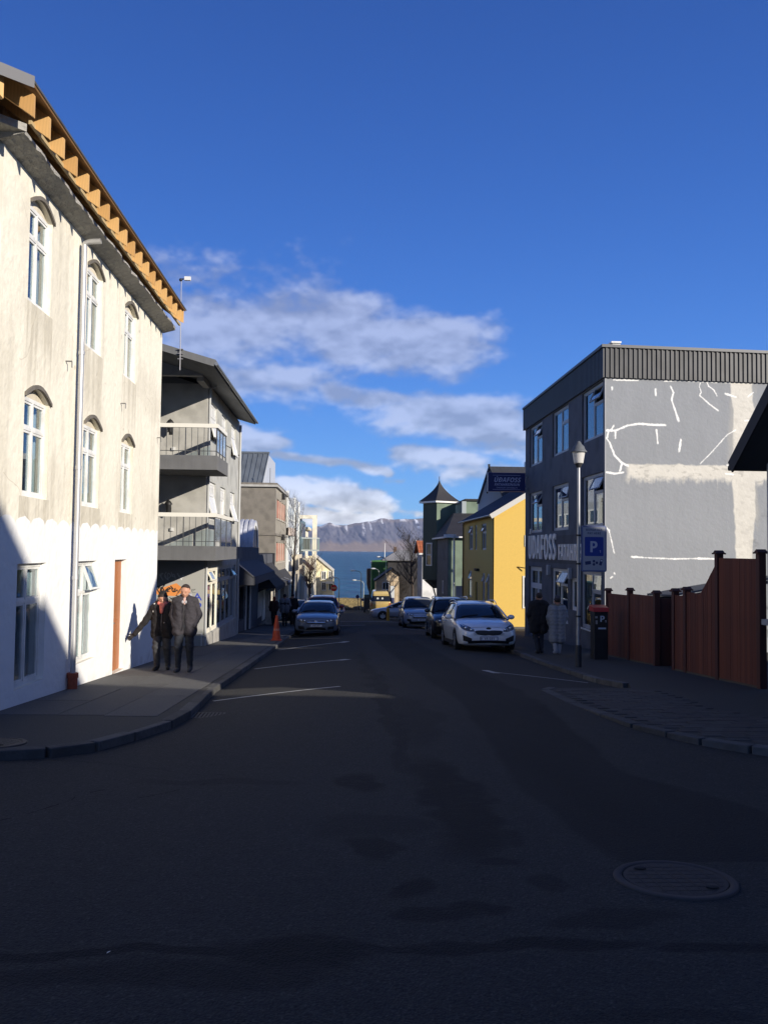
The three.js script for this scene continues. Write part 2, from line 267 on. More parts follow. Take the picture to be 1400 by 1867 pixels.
// painted bay lines
{
  const mp = M([.46, .46, .44], .85, { map: 'mottle', m: .5 });
  const line = (a, b, w = .09) => { const v = [b[0] - a[0], b[1] - a[1]], L = Math.hypot(...v), nx = -v[1] / L * w / 2, nd = v[0] / L * w / 2, n = 10, P = [], U = [], I = []; for (let i = 0; i <= n; i++) for (const s of [-1, 1]) { const x = a[0] + v[0] * i / n + nx * s, d = a[1] + v[1] * i / n + nd * s; P.push(x, roadY(x, d) + .005, -d); U.push(x, d); } for (let i = 0; i < n; i++) { const q = i * 2; I.push(q, q + 1, q + 2, q + 1, q + 3, q + 2); } const g = new THREE.BufferGeometry(); g.setAttribute('position', new THREE.Float32BufferAttribute(P, 3)); g.setAttribute('uv', new THREE.Float32BufferAttribute(U, 2)); g.setIndex(I); g.computeVertexNormals(); return g; };
  const ms2 = (l) => struct('road_marking', l, mp);
  { const tar = M([.009, .009, .009], 1, { phys: 1, specularIntensity: .1 }), q = rng(31), crack = (p, w) => { const o = []; for (let i = 0; i < p.length - 1; i++) { const n = Math.max(1, Math.round(Math.hypot(p[i + 1][0] - p[i][0], p[i + 1][1] - p[i][1]) / .14)); let a = p[i]; for (let k = 1; k <= n; k++) { const b = k === n ? p[i + 1] : [mix(p[i][0], p[i + 1][0], k / n) + (q() - .5) * .07, mix(p[i][1], p[i + 1][1], k / n) + (q() - .5) * .07]; if (q() > .34) o.push(line(a, b, w * (.3 + q()))); a = b; } } struct('road_crack', o, tar); };
    crack([[-2.75, 5.9], [-2.3, 6.5], [-2.05, 7.2], [-1.75, 7.6]], .01); crack([[-1.62, 7.0], [-1.15, 7.55]], .008); }
  ms2([line([-2.0, 13.45], [-.06, 14.75], .08)]);
  ms2([line([-2.0, 19.5], [-.03, 21.1], .1), line([-.14, 20.95], [.1, 21.25], .22)]);
  ms2([line([-2.0, 26.6], [0, 29.8], .12), line([-.1, 29.3], [.1, 30.1], .24)]);
  ms2([line([3.05, 17.85], [4.7, 16.5], .07), line([2.98, 18.25], [3.12, 17.6], .16)]);
  ms2([line([-.3, 56.2], [3.6, 55.9], .35)]); ms2([line([-.3, 47.8], [1.15, 48.1], .3)]); ms2([line([3.0, 43.5], [4.9, 42], .14)]);
}
// iron in the ground
const mIron = M([.075, .068, .062], .62, { metalness: .35, map: 'mottle', m: .4, bump: 'grainB', bm: .25, bs: .003 });
{
  const cover = (x, d, r, pav, label, ringCol) => {
    const y = (pav ? gy(d) + .1 : roadY(x, d)) + .006, t = thing('manhole_cover', label, 'manhole', [x, y, d]);
    t.rotation.x = -.056; const ring = local('rim', [new THREE.LatheGeometry([[r * .86, -.02], [r * .86, .006], [r * .98, .006], [r, 0], [r, -.02]].map((p) => new THREE.Vector2(...p)), 48)], ringCol, t);
    local('lid', [new THREE.CylinderGeometry(r * .835, r * .835, .02, 48).translate(0, -.006, 0), ...span(-3, 3, 1).flatMap((k) => [new THREE.BoxGeometry(2 * Math.sqrt(Math.max(.04, .6 - (k * .21) ** 2)) * r, .0016, .012).translate(0, .0048, k * .2 * r), new THREE.BoxGeometry(.012, .0016, 2 * Math.sqrt(Math.max(.04, .6 - (k * .21) ** 2)) * r).translate(k * .2 * r, .0048, 0)])], pav ? mIron : M([.06, .049, .042], .8, { map: 'mottle', m: .3, bump: 'grainB', bm: .2, bs: .003 }), t);
    const dk = M([.01, .01, .01], .9); for (const s of [-1, 1]) local('lifting_hole', new THREE.CylinderGeometry(.028, .028, .004, 12).scale(1.3, 1, .8).translate(s * r * .42, .0105, s * r * .5), dk, t);
  };
  cover(1.92, 4.96, .345, false, 'large round manhole cover set in a rim in the foreground asphalt', M([.068, .056, .048], .85, { map: 'mottle', m: .3 }));
  cover(-3.55, 8.98, .33, true, 'round iron manhole cover in the left pavement corner', mIron);
  const t = thing('drain_grate', 'small iron drain grate in the road by the left kerb', 'drain', [-1.86, roadY(-1.86, 11.75) + .004, 11.75]);
  local('frame', [[-.24, 0, .03, .4], [.24, 0, .03, .4], [0, -.19, .48, .03], [0, .19, .48, .03]].map(([x, z, w, l]) => new THREE.BoxGeometry(w, .012, l).translate(x, 0, z)), mIron, t);
  for (let k = -4; k <= 4; k++) local('bar', new THREE.BoxGeometry(.024, .014, .36).translate(k * .048, 0, 0), mIron, t);
  local('pit', new THREE.BoxGeometry(.46, .002, .36).translate(0, -.002, 0), M([.008, .008, .008], 1), t);
}

// the bay, the mountain across it and the grassy sea bank
{
  const sea = new THREE.PlaneGeometry(30000, 16000); sea.rotateX(-Math.PI / 2); sea.translate(0, -13, -8122);
  const q = plain(sea), p = q.attributes.position, u = q.attributes.uv; for (let i = 0; i < p.count; i++) u.setXY(i, p.getX(i), -p.getZ(i));
  const mt = new THREE.MeshStandardMaterial({ roughness: .42, metalness: 0 }); mt.color.setRGB(.028, .125, .185); mt.bumpMap = rep(T.waves, 60, 0, 42); mt.bumpScale = 2.2; mt.map = rep(T.mottle, 420, 0, 160);
  struct('sea', q, mt);
  const ridge = [[-2600, 210], [-1500, 170], [-900, 120], [-545, 164], [-426, 220], [-300, 258], [-180, 300], [-100, 279], [-10, 274], [123, 300], [262, 322], [408, 358], [530, 344], [621, 352], [700, 352], [860, 362], [1200, 380], [1700, 340], [2600, 300], [4200, 200]];
  const rY = (x) => { for (let i = 0; i < ridge.length - 1; i++) if (x <= ridge[i + 1][0]) return mix(ridge[i][1], ridge[i + 1][1], sm(clamp((x - ridge[i][0]) / (ridge[i + 1][0] - ridge[i][0])))); return 200; };
  const xs = span(-2500, 4000, 9), ts = span(0, 1, .0125), P = [], C = [], I = [];
  const nx = xs.length;
  for (const t of ts) for (const x of xs) {
    const top = rY(x) + 6 * (fbm(x * .02, 3, 3, 201) - .5), f = t < .8 ? t / .8 : 1, rg = 1 - Math.abs(2 * fbm(x * .0062 + f * 1.1, f * .9, 4, 211) - 1);
    const prof = f < .2 ? .12 * (f / .2) ** 1.3 : .12 + .88 * Math.pow((f - .2) / .8, 1.35) ;
    const cliff = sstep(.15, .6, f) * (1 - sstep(.9, 1, f));
    let y = -13 + (top + 13) * clamp(prof + .07 * (fbm(x * .004, f * 3, 4, 215) - .5) * cliff);
    let d = 8550 + f * 950 + (rg - .6) * 110 * cliff + (fbm(x * .03, f * 9, 3, 217) - .5) * 40 * cliff;
    if (t > .8) { d += (t - .8) * 9000; y += (t - .8) * 60 * Math.sin(x * .004) - (t > .95 ? 60 : 0); }
    P.push(x, y + 1.6, -d);
    const n = fbm(x * .012, f * 5, 4, 221), n2 = fbm(x * .05, f * 22, 3, 223);
    let c = [.26 + .05 * n, .185 + .04 * n, .125 + .02 * n];                              // dry grass at the foot
    const rock = sstep(.2, .4, prof + (n - .5) * .22), scree = [.12 + .07 * (n2 - .5), .115 + .07 * (n2 - .5), .135 + .06 * (n2 - .5)];
    c = c.map((v, k) => mix(v, scree[k] * (.75 + .5 * n), rock));
    if (prof > .87) c = c.map((v, k) => mix(v, [.16, .125, .105][k], sstep(.87, .97, prof) * .7));
    if (f < .06 && vnoise(x * .03, 5, 9) > .6) c = [.36, .31, .24];
    const gul = sstep(.64, .72, fbm(x * .022 + f * 2.0, f * .9, 3, 231)) * sstep(.55, .75, prof + (n - .5) * .3), cap = sstep(.9, .985, prof) * sstep(.5, .6, fbm(x * .016, t * 10, 4, 233));
    const sn = clamp(Math.max(gul * sstep(.45, .62, n2 + .08), cap)) * (x > 500 ? .9 : .6);
    c = c.map((v, k) => mix(v, [.8, .82, .86][k], clamp(sn)));
    C.push(...c);
  }
  for (let j = 0; j < ts.length - 1; j++) for (let i = 0; i < nx - 1; i++) { const a = j * nx + i; I.push(a, a + 1, a + nx, a + 1, a + nx + 1, a + nx); }
  const g = new THREE.BufferGeometry(); g.setAttribute('position', new THREE.Float32BufferAttribute(P, 3)); g.setAttribute('color', new THREE.Float32BufferAttribute(C, 3)); g.setIndex(I); g.computeVertexNormals();
  const mm = M([1, 1, 1], 1); mm.vertexColors = true; sheetMesh('mountain', g, mm);

  const bank = sheet(span(-60, 60, .6), span(111.5, 128, .45), (x, d) => { const t = (d - 111.5) / 16.5; return mix(-6.34, -13.4, sstep(.45, 1, t)) + 1.45 * Math.exp(-(((t - .38) / .2) ** 2)) + .22 * (fbm(x * .8, d * .9, 4, 241) - .5); }, (x, d) => { const n = fbm(x * .9, d * 1.2, 4, 243); return [mix(.15, .34, n), mix(.12, .25, n), mix(.05, .1, n)]; });
  const mb = M([1, 1, 1], 1, { bump: 'mottleB', bm: 2, bs: .2 }); mb.vertexColors = true; sheetMesh('grass_bank', bank, mb);
  const mr = M([.06, .058, .056], .9, { bump: 'mottleB', bm: 1, bs: .1 });
  for (const [x, d, s, lb] of [[-.6, 112.4, .7, 'second boulder from the left below the grass bank'], [.4, 112.2, .5, 'low dark boulder near the middle of the row below the grass bank'], [1.2, 112.0, .55, 'dark boulder just left of the largest one below the grass bank'], [1.75, 112.3, .75, 'largest dark boulder, left of the middle lamp post at the street end'], [2.5, 112.1, .5, 'rightmost boulder below the grass bank, beside the trailer'], [-1.6, 112.6, .6, 'leftmost boulder below the grass bank, behind the dark red car']]) {
    const g2 = new THREE.IcosahedronGeometry(s, 3), p2 = g2.attributes.position; for (let i = 0; i < p2.count; i++) { const k = .75 + .5 * fbm(p2.getX(i) * 2 + x * 5 + 10, p2.getY(i) * 2 + p2.getZ(i) + 10, 3, 251); p2.setXYZ(i, p2.getX(i) * k * 1.3, p2.getY(i) * k * .75, p2.getZ(i) * k); }
    g2.translate(x, -6.2, -d); tag(ms('boulder', uvm(g2), mr), lb, 'boulder', 'boulders at the street end');
  }
}

// sea air: far things fade a little
scene.fog = new THREE.FogExp2(new THREE.Color().setRGB(.55, .68, 1), 0.000038);

// =====================================================  BUILDING PARTS
const GL = new THREE.MeshPhysicalMaterial({ transmission: 1, roughness: 0, thickness: 0, ior: 1.5 }); GL.color.setRGB(.78, .84, .86);
const DARKGLASS = M([.012, .015, .018], .04, { phys: 1, ior: 1.55 });
const WHITE = M([.76, .76, .73], .5, { map: 'mottle', m: 1.5 }), WHITE2 = M([.66, .66, .64], .6), GREYF = M([.33, .35, .38], .5), DARK = M([.02, .02, .022], .7), BLACK = M([.012, .012, .013], .5);
const CURT = M([.72, .74, .73], .95, { side: THREE.DoubleSide, phys: 1, transmission: .25, thickness: 0 });
const STEEL = M([.36, .37, .39], .42, { metalness: .75, map: 'mottle', m: .8 });
// boxes of a rectangular ring lying in an x-plane; face x is the outer face, s the side it looks to
const XB = (X, s, t, d0, d1, y0, y1) => bx(X - s * t, X, y0, y1, d0, d1);
const ringX = (X, s, t, d0, d1, y0, y1, w) => [XB(X, s, t, d0, d1, y0, y0 + w), XB(X, s, t, d0, d1, y1 - w, y1), XB(X, s, t, d0, d0 + w, y0 + w, y1 - w), XB(X, s, t, d1 - w, d1, y0 + w, y1 - w)];
function curtainGeo(X, d0, d1, y0, y1, amp = .03, per = .13) {
  const n = Math.max(8, Math.round((d1 - d0) / per * 6)), P = [], I = [], U = [];
  for (let i = 0; i <= n; i++) { const d = mix(d0, d1, i / n), x = X + amp * Math.sin(d / per * 6.283) * (1 + .3 * Math.sin(d * 31)); for (const y of [y0, y1]) { P.push(x, y, -d); U.push(d, y); } }
  for (let i = 0; i < n; i++) { const a = i * 2; I.push(a, a + 2, a + 1, a + 1, a + 2, a + 3); }
  const g = new THREE.BufferGeometry(); g.setAttribute('position', new THREE.Float32BufferAttribute(P, 3)); g.setAttribute('uv', new THREE.Float32BufferAttribute(U, 2)); g.setIndex(I); g.computeVertexNormals(); return g;
}
// window in an x-plane. cols: [[share of width, [shares of height from below up]], ...]; o.open: indices of cells whose sash hangs open
function windowX(parent, X, s, d0, d1, y0, y1, cols, o = {}) {
  const fw = o.fw ?? .055, t = o.t ?? .07, sw = o.sw ?? .035, frame = ringX(X, s, t, d0, d1, y0, y1, fw), panes = [], sashes = [];
  let d = d0 + fw, k = 0; const W = d1 - d0 - 2 * fw, H = y1 - y0 - 2 * fw, tw = cols.reduce((a, c) => a + c[0], 0);
  cols.forEach(([w, rows], ci) => {
    const dw = W * w / tw, last = ci === cols.length - 1, e = last ? d + dw : d + dw - fw * .4, b = ci ? d + fw * .4 : d;
    if (!last) frame.push(XB(X, s, t, e, d + dw + fw * .4, y0 + fw, y1 - fw));
    let y = y0 + fw; const th = rows.reduce((a, c) => a + c, 0);
    rows.forEach((r, ri) => {
      const h = H * r / th, top = ri === rows.length - 1 ? y + h : y + h - fw * .4, lo = ri ? y + fw * .4 : y;
      if (ri < rows.length - 1) frame.push(XB(X - s * .002, s, t - .004, b, e, top, y + h + fw * .4));
      const ring = ringX(X - s * .012, s, t * .6, b, e, lo, top, sw), pane = XB(X - s * .03, s, .006, b + sw, e - sw, lo + sw, top - sw);
      if (o.open && o.open[k] !== undefined) { const m = new THREE.Matrix4().makeTranslation(X + s * .012, top, 0).multiply(new THREE.Matrix4().makeRotationZ(s * o.open[k])).multiply(new THREE.Matrix4().makeTranslation(-X, -top, 0)); ring.forEach((g) => g.applyMatrix4(m)); pane.applyMatrix4(m); sashes.push(ring); } else frame.push(...ring);
      panes.push(pane); y += h; k++;
    }); d += dw;
  });
  const f = ms(o.name ?? 'window', frame, o.mat ?? WHITE, parent);
  panes.forEach((p) => ms('pane', p, o.glass ?? GL, f));
  sashes.forEach((p) => ms('open_sash', p, o.mat ?? WHITE, f));
  if (o.curtain) { const cs = o.curtain === 2 ? [[d0 + fw, d0 + (d1 - d0) * .3], [d1 - (d1 - d0) * .42, d1 - fw]] : [[d0 + fw, d1 - fw]]; for (const [a, b] of cs) ms('curtain', curtainGeo(X - s * (t + .09), a, b, y0 + fw, y1 - fw), o.cmat ?? CURT, f); }
  if (o.sill) ms('sill', bx(X - s * .02, X + s * o.sill, y0 - .05, y0, d0 - .05, d1 + .05), o.smat ?? o.mat ?? WHITE, f);
  return f;
}

// =====================================================  LEFT: pale plaster house with its eaves laid open
{
  const X = -4.48, cream = [.64, .58, .46];
  const t = thing('plaster_house', 'three-storey cream plaster house with white-painted ground floor and bare timber rafters along its roof edge', 'house', [-8.5, -1.1, 15.9]);
  const T1 = [[12.07, 12.98], [14.75, 15.68], [17.27, 18.22]], Y1 = [5.05, 6.46], T2 = [[12.07, 13.06], [14.77, 15.75], [17.25, 18.18]], Y2 = [2.3, 3.72], G = [[11.99, 13.14], [14.68, 15.78]], YG = [-.37, 1.36];
  const facade = canvasTex(1448, 1275, (g, w, h) => {
    const im = g.createImageData(w, h), holes = [...T1.map((a) => [...a, Y1[0]]), ...T2.map((a) => [...a, Y2[0]])];
    for (let j = 0; j < h; j++) for (let i = 0; i < w; i++) {
      const d = 11.1 + 9.65 * (i + .5) / w, y = 6.9 - 8.5 * (j + .5) / h;
      const q = (d - 11.3) / .575, f = q - Math.floor(q), edge = 1.9 + .12 * Math.sqrt(Math.max(0, 1 - (2 * f - 1) ** 2)) + (fbm(d * 9, y * 9, 2, 301) - .5) * .03;
      let c;
      if (y < edge) { const n = fbm(d * 2, y * 2, 4, 303), b = sstep(.5, -.5, y + 1.15 - .3 * fbm(d * 3, 2, 3, 305)) * sstep(.42, .7, fbm(d * 7, y * 7, 4, 307)); c = [.82, .82, .8].map((v, k) => v * (1 - .06 * n) * (1 - b * [.35, .4, .45][k])); }
      else {
        const n = fbm(d * .9, y * .8, 5, 311), m = fbm(d * 6, y * .7, 4, 313), fine = fbm(d * 14, y * 14, 3, 315);
        let s = .4 * sstep(.45, .75, n) + .4 * sstep(.5, .8, m);
        for (const [a, b, yb] of holes) if (y < yb && d > a - .1 && d < b + .12) s += sstep(yb - 1.7, yb - .1, y) * (.3 + .7 * sstep(.35, .7, fbm(d * 11, y * .6, 3, 317)));
        s = clamp(s); const k = .94 + .12 * (fine - .5);
        c = [mix(.80, .57, s) * k, mix(.76, .53, s) * k, mix(.64, .43, s) * k];
      }
      const o = (j * w + i) * 4; for (let k = 0; k < 3; k++) im.data[o + k] = 255 * Math.pow(clamp(c[k]), 1 / 2.2); im.data[o + 3] = 255;
    }
    g.putImageData(im, 0, 0); // hairline cracks in the old plaster
    const q = rng(41); g.lineCap = 'round'; for (let k = 0; k < 16; k++) { let x = q() * w, y = q() * h * .55, a = q() * 6.28; g.strokeStyle = css(.3, .26, .2, .4); g.lineWidth = 1 + q(); g.beginPath(); g.moveTo(x, y); for (let i = 0; i < 14; i++) { a += (q() - .5) * .9; x += Math.cos(a) * 13; y += Math.sin(a) * 13; g.lineTo(x, y); } g.stroke(); }
    for (let k = 0; k < 26; k++) { g.fillStyle = css(.42, .38, .3, .25 + .3 * q()); g.beginPath(); g.ellipse(q() * w, q() * h * .58, 2 + 9 * q(), 2 + 5 * q(), q() * 3, 0, 7); g.fill(); }
  });
  facade.repeat.set(1 / 9.65, 1 / 8.5); facade.offset.set(-11.1 / 9.65, 1.6 / 8.5);
  const mf = new THREE.MeshStandardMaterial({ map: facade, roughness: .92, bumpMap: rep(T.mottleB, 1.1), bumpScale: .012 });
  const mw = M(cream, .92, { map: 'mottle', m: 3, bump: 'mottleB', bm: 1.1, bs: .012 });
  const holes = [...T1.map(([a, b]) => arched(a, b, ...Y1, .17)), ...T2.map(([a, b]) => arched(a, b, ...Y2, .17)), ...G.map(([a, b]) => rect(a, b, ...YG)), rect(16.98, 17.88, -.86, 1.36)];
  ms('wall', prism('x', [[11.1, -1.7], [20.75, -1.7], [20.75, 6.84], [11.1, 6.84]], X - .32, X, holes), mf, t);
  const side = M([.7, .66, .56], .92, { map: 'streak', m: 4, bump: 'mottleB', bm: 1.1, bs: .012 });
  ms('chamfered_wall', prism('y', [[X, 11.098], [X - .32, 11.098], [-6.35, 9.42], [-6.05, 9.53]], -1.2, 6.84), side, t);
  ms('side_wall', [bx(-13, -6.36, -1.2, 6.84, 9.42, 9.74), bx(-13, X - .33, -1.7, 6.84, 20.43, 20.75)], mw, t);
  ms('back_wall', bx(-13.3, -13.002, -1.7, 6.84, 9.42, 20.75), mw, t);
  const cols = [[1, [.7, .3]], [1, [.7, .3]]];
  const hoodM = M([.15, .135, .115], .9, { map: 'mottle', m: .8 }), archTop = (a, b, y) => { ms('arch_panel', prism('x', arched(a - .01, b + .01, y, y + .001, .16), X - .2, X - .08), mw, t); const o = arched(a - .01, b + .03, y - .02, y + .03, .18).slice(2), n = arched(a - .01, b + .03, y - .02, y - .02, .172).slice(2).reverse(); ms('hood', prism('x', [...o, ...n], X - .001, X + .04), hoodM, t); };
  for (const [a, b] of T1) { windowX(t, X - .06, 1, a - .02, b + .02, ...Y1, cols, { curtain: 2 }); archTop(a, b, Y1[1]); }
  for (const [a, b] of T2) { windowX(t, X - .06, 1, a - .02, b + .02, ...Y2, cols, { curtain: 2 }); archTop(a, b, Y2[1]); }
  windowX(t, X - .08, 1, G[0][0] - .02, G[0][1] + .02, ...YG, cols, { curtain: 1, cmat: M([.5, .55, .57], .95, { side: THREE.DoubleSide, phys: 1, transmission: .2, thickness: 0 }) });
  windowX(t, X - .08, 1, G[1][0] - .02, G[1][1] + .02, ...YG, cols, { curtain: 2, open: { 3: .35 } });
  const door = ms('door', bx(X - .16, X - .105, -.85, 1.35, 16.99, 17.87), M([.42, .14, .035], .45, { map: 'wood', m: .8, mv: 1.6 }), t);
  ms('panel', [bx(X - .1045, X - .09, -.6, .15, 17.15, 17.7), bx(X - .1045, X - .09, .35, 1.1, 17.15, 17.7)], M([.45, .15, .04], .4, { map: 'wood', m: .8, mv: 1.6 }), door);
  ms('handle', [bx(X - .1, X - .075, .02, .22, 17.06, 17.1), bx(X - .1, X - .03, .1, .125, 17.065, 17.2)], STEEL, door);
  ms('door_step', bx(X - .3, X - .005, -1.2, -.865, 16.98, 17.88), M([.3, .29, .27], .9, { map: 'mottle', m: 1 }), t);
  // concrete cornice broken away along its upper edge, timber batten above it
  const conc = M([.36, .352, .33], .95, { map: 'streak', m: 1.6, bump: 'mottleB', bm: .6, bs: .03 });
  { // cove as a swept strip with a ragged rim
    const prof = [[X, 6.80], [X + .11, 6.83], [X + .22, 6.865], [X + .32, 6.895], [X + .322, 6.93], [X + .29, 6.96], [X, 7.05]], ds = span(10.95, 20.82, .07), P = [], I = [], U = [];
    for (const d of ds) prof.forEach(([x, y], k) => { const e = k >= 3 && k <= 4 ? (fbm(d * 3.2, 1, 4, 321) - .5) * .1 : (fbm(d * 1.5, k, 3, 323) - .5) * .015; P.push(x + e, y - Math.abs(e) * .5, -d); U.push(d, k * .12); });
    const n = prof.length; for (let j = 0; j < ds.length - 1; j++) for (let k = 0; k < n - 1; k++) { const a = j * n + k; I.push(a, a + n, a + 1, a + 1, a + n, a + n + 1); }
    for (const j of [0, ds.length - 1]) for (let k = 1; k < n - 1; k++) I.push(j * n, ...(j ? [j * n + k + 1, j * n + k] : [j * n + k, j * n + k + 1]));
    const g = new THREE.BufferGeometry(); g.setAttribute('position', new THREE.Float32BufferAttribute(P, 3)); g.setAttribute('uv', new THREE.Float32BufferAttribute(U, 2)); g.setIndex(I); g.computeVertexNormals();
    ms('cornice', crease(g, .7), conc, t);
    ms('cornice', prism('y', [[X + .34, 10.95], [X, 11.1], [-6.0, 9.58], [-5.85, 9.26]], 6.9, 7.0), conc, t);
  }
  const pine = M([.70, .42, .16], .7, { map: 'wood', m: .5, mv: 1.2 }), pine2 = M([.60, .34, .12], .7, { map: 'wood', m: .5, mv: 1.2 });
  ms('batten', bx(X + .36, X + .40, 7.0, 7.05, 10.95, 20.85), M([.5, .38, .2], .7, { map: 'wood', m: .4 }), t);
  ms('wall_plate', bx(X - .2, X + .05, 7.062, 7.2, 10.9, 20.7), M([.1, .06, .03], .9), t);
  const tan = Math.tan(35 * Math.PI / 180), xe = -3.9;
  for (let k = 0; k < 18; k++) { const d = 10.52 + k * .5615 - (k === 17 ? .03 : 0), w = .048; const r = ms('rafter', prism('d', [[xe, 6.88], [xe, 7.16], [xe - 2.6, 7.16 + 2.6 * tan], [xe - 2.6, 6.84 + 2.6 * tan]], d, d + w), k % 3 ? pine : pine2, t); }
  for (let k = 0; k < 3; k++) { const g = prism('d', [[0, 6.88], [0, 7.16], [-2.4, 7.16 + 2.4 * tan], [-2.4, 6.84 + 2.4 * tan]], -.024, .024); g.rotateY(Math.PI / 4 + .5 * (1 - k) * .4 - .1); const c = V(-4.12 - k * .5, 0, 10.12 - k * .5); g.translate(c.x, 0, c.z); ms('rafter', g, pine, t); }
  ms('end_board', prism('d', [[xe + .02, 6.9], [xe + .02, 7.2], [xe - 2.6, 7.2 + 2.6 * tan], [xe - 2.6, 6.88 + 2.6 * tan]], 20.2, 20.225), pine, t);
  const roofM = M([.16, .165, .17], .6, { map: 'mottle', m: 2, metalness: .2 }), ply = M([.30, .16, .06], .85, { map: 'wood', m: 1, mv: .3 });
  ms('roof_boarding', slab([[xe + .05, 7.215, 10.35], [xe + .05, 7.215, 20.3], [-8.9, 7.215 + (8.9 + xe + .05) * tan, 20.3], [-8.9, 7.215 + (8.9 + xe + .05) * tan, 15]], .02), ply, t);
  ms('roof', [slab([[xe + .07, 7.24, 10.3], [xe + .07, 7.24, 20.33], [-8.9, 7.24 + (8.9 + xe + .07) * tan, 20.33], [-8.9, 7.24 + (8.9 + xe + .07) * tan, 15]], .02), slab([[xe + .07, 7.24, 10.3], [-5.75, 7.24, 8.4], [-8.9, 10.73, 15]], .02), slab([[-5.75, 7.24, 8.4], [-13.5, 7.24, 8.4], [-8.9, 10.73, 15]], .02), slab([[-13.6, 7.24, 8.4], [-13.6, 7.24, 20.33], [-8.9, 10.73, 20.33], [-8.9, 10.73, 15]], .02), prism('d', [[X, 6.84], [-13.3, 6.84], [-8.9, 10.7]], 20.3, 20.32)], roofM, t);
  ms('felt_strip', [slab([[xe + .09, 7.26, 10.28], [-5.76, 7.26, 8.38], [-5.76, 7.06, 8.36], [xe + .1, 7.1, 10.25]], .006)], M([.13, .13, .135], .7), t);
  // rain pipe with elbow and clay foot
  ms('rain_pipe', [tube([[X + .09, -.5, 14.25], [X + .09, 2, 14.25], [X + .09, 5, 14.25], [X + .09, 6.5, 14.25]], .043, 20, 10), tube([[X + .09, 6.49, 14.25], [X + .095, 6.62, 14.25], [X + .16, 6.66, 14.25], [X + .36, 6.68, 14.25]], .044, 14, 10), ...[1.1, 2.9, 4.8].map((y) => cyl([X + .09, y - .03, 14.25], [X + .09, y + .03, 14.25], .051))], M([.5, .5, .5], .4, { metalness: .5 }), t);
  ms('pipe_foot', [cyl([X + .09, -.95, 14.25], [X + .09, -.48, 14.25], .078, .078, 14), cyl([X + .09, -.52, 14.25], [X + .09, -.44, 14.25], .09, .09, 14)], M([.34, .075, .035], .75, { map: 'mottle', m: .5 }), t);
  for (const [d, y] of [[13.75, 4.55], [17.1, 4.45], [20.4, 4.2]]) ms('wall_hook', [cyl([X, y, d], [X + .1, y, d], .012), cyl([X + .1, y, d], [X + .1, y - .1, d], .01)], M([.2, .2, .2], .5, { metalness: .6 }), t);
}

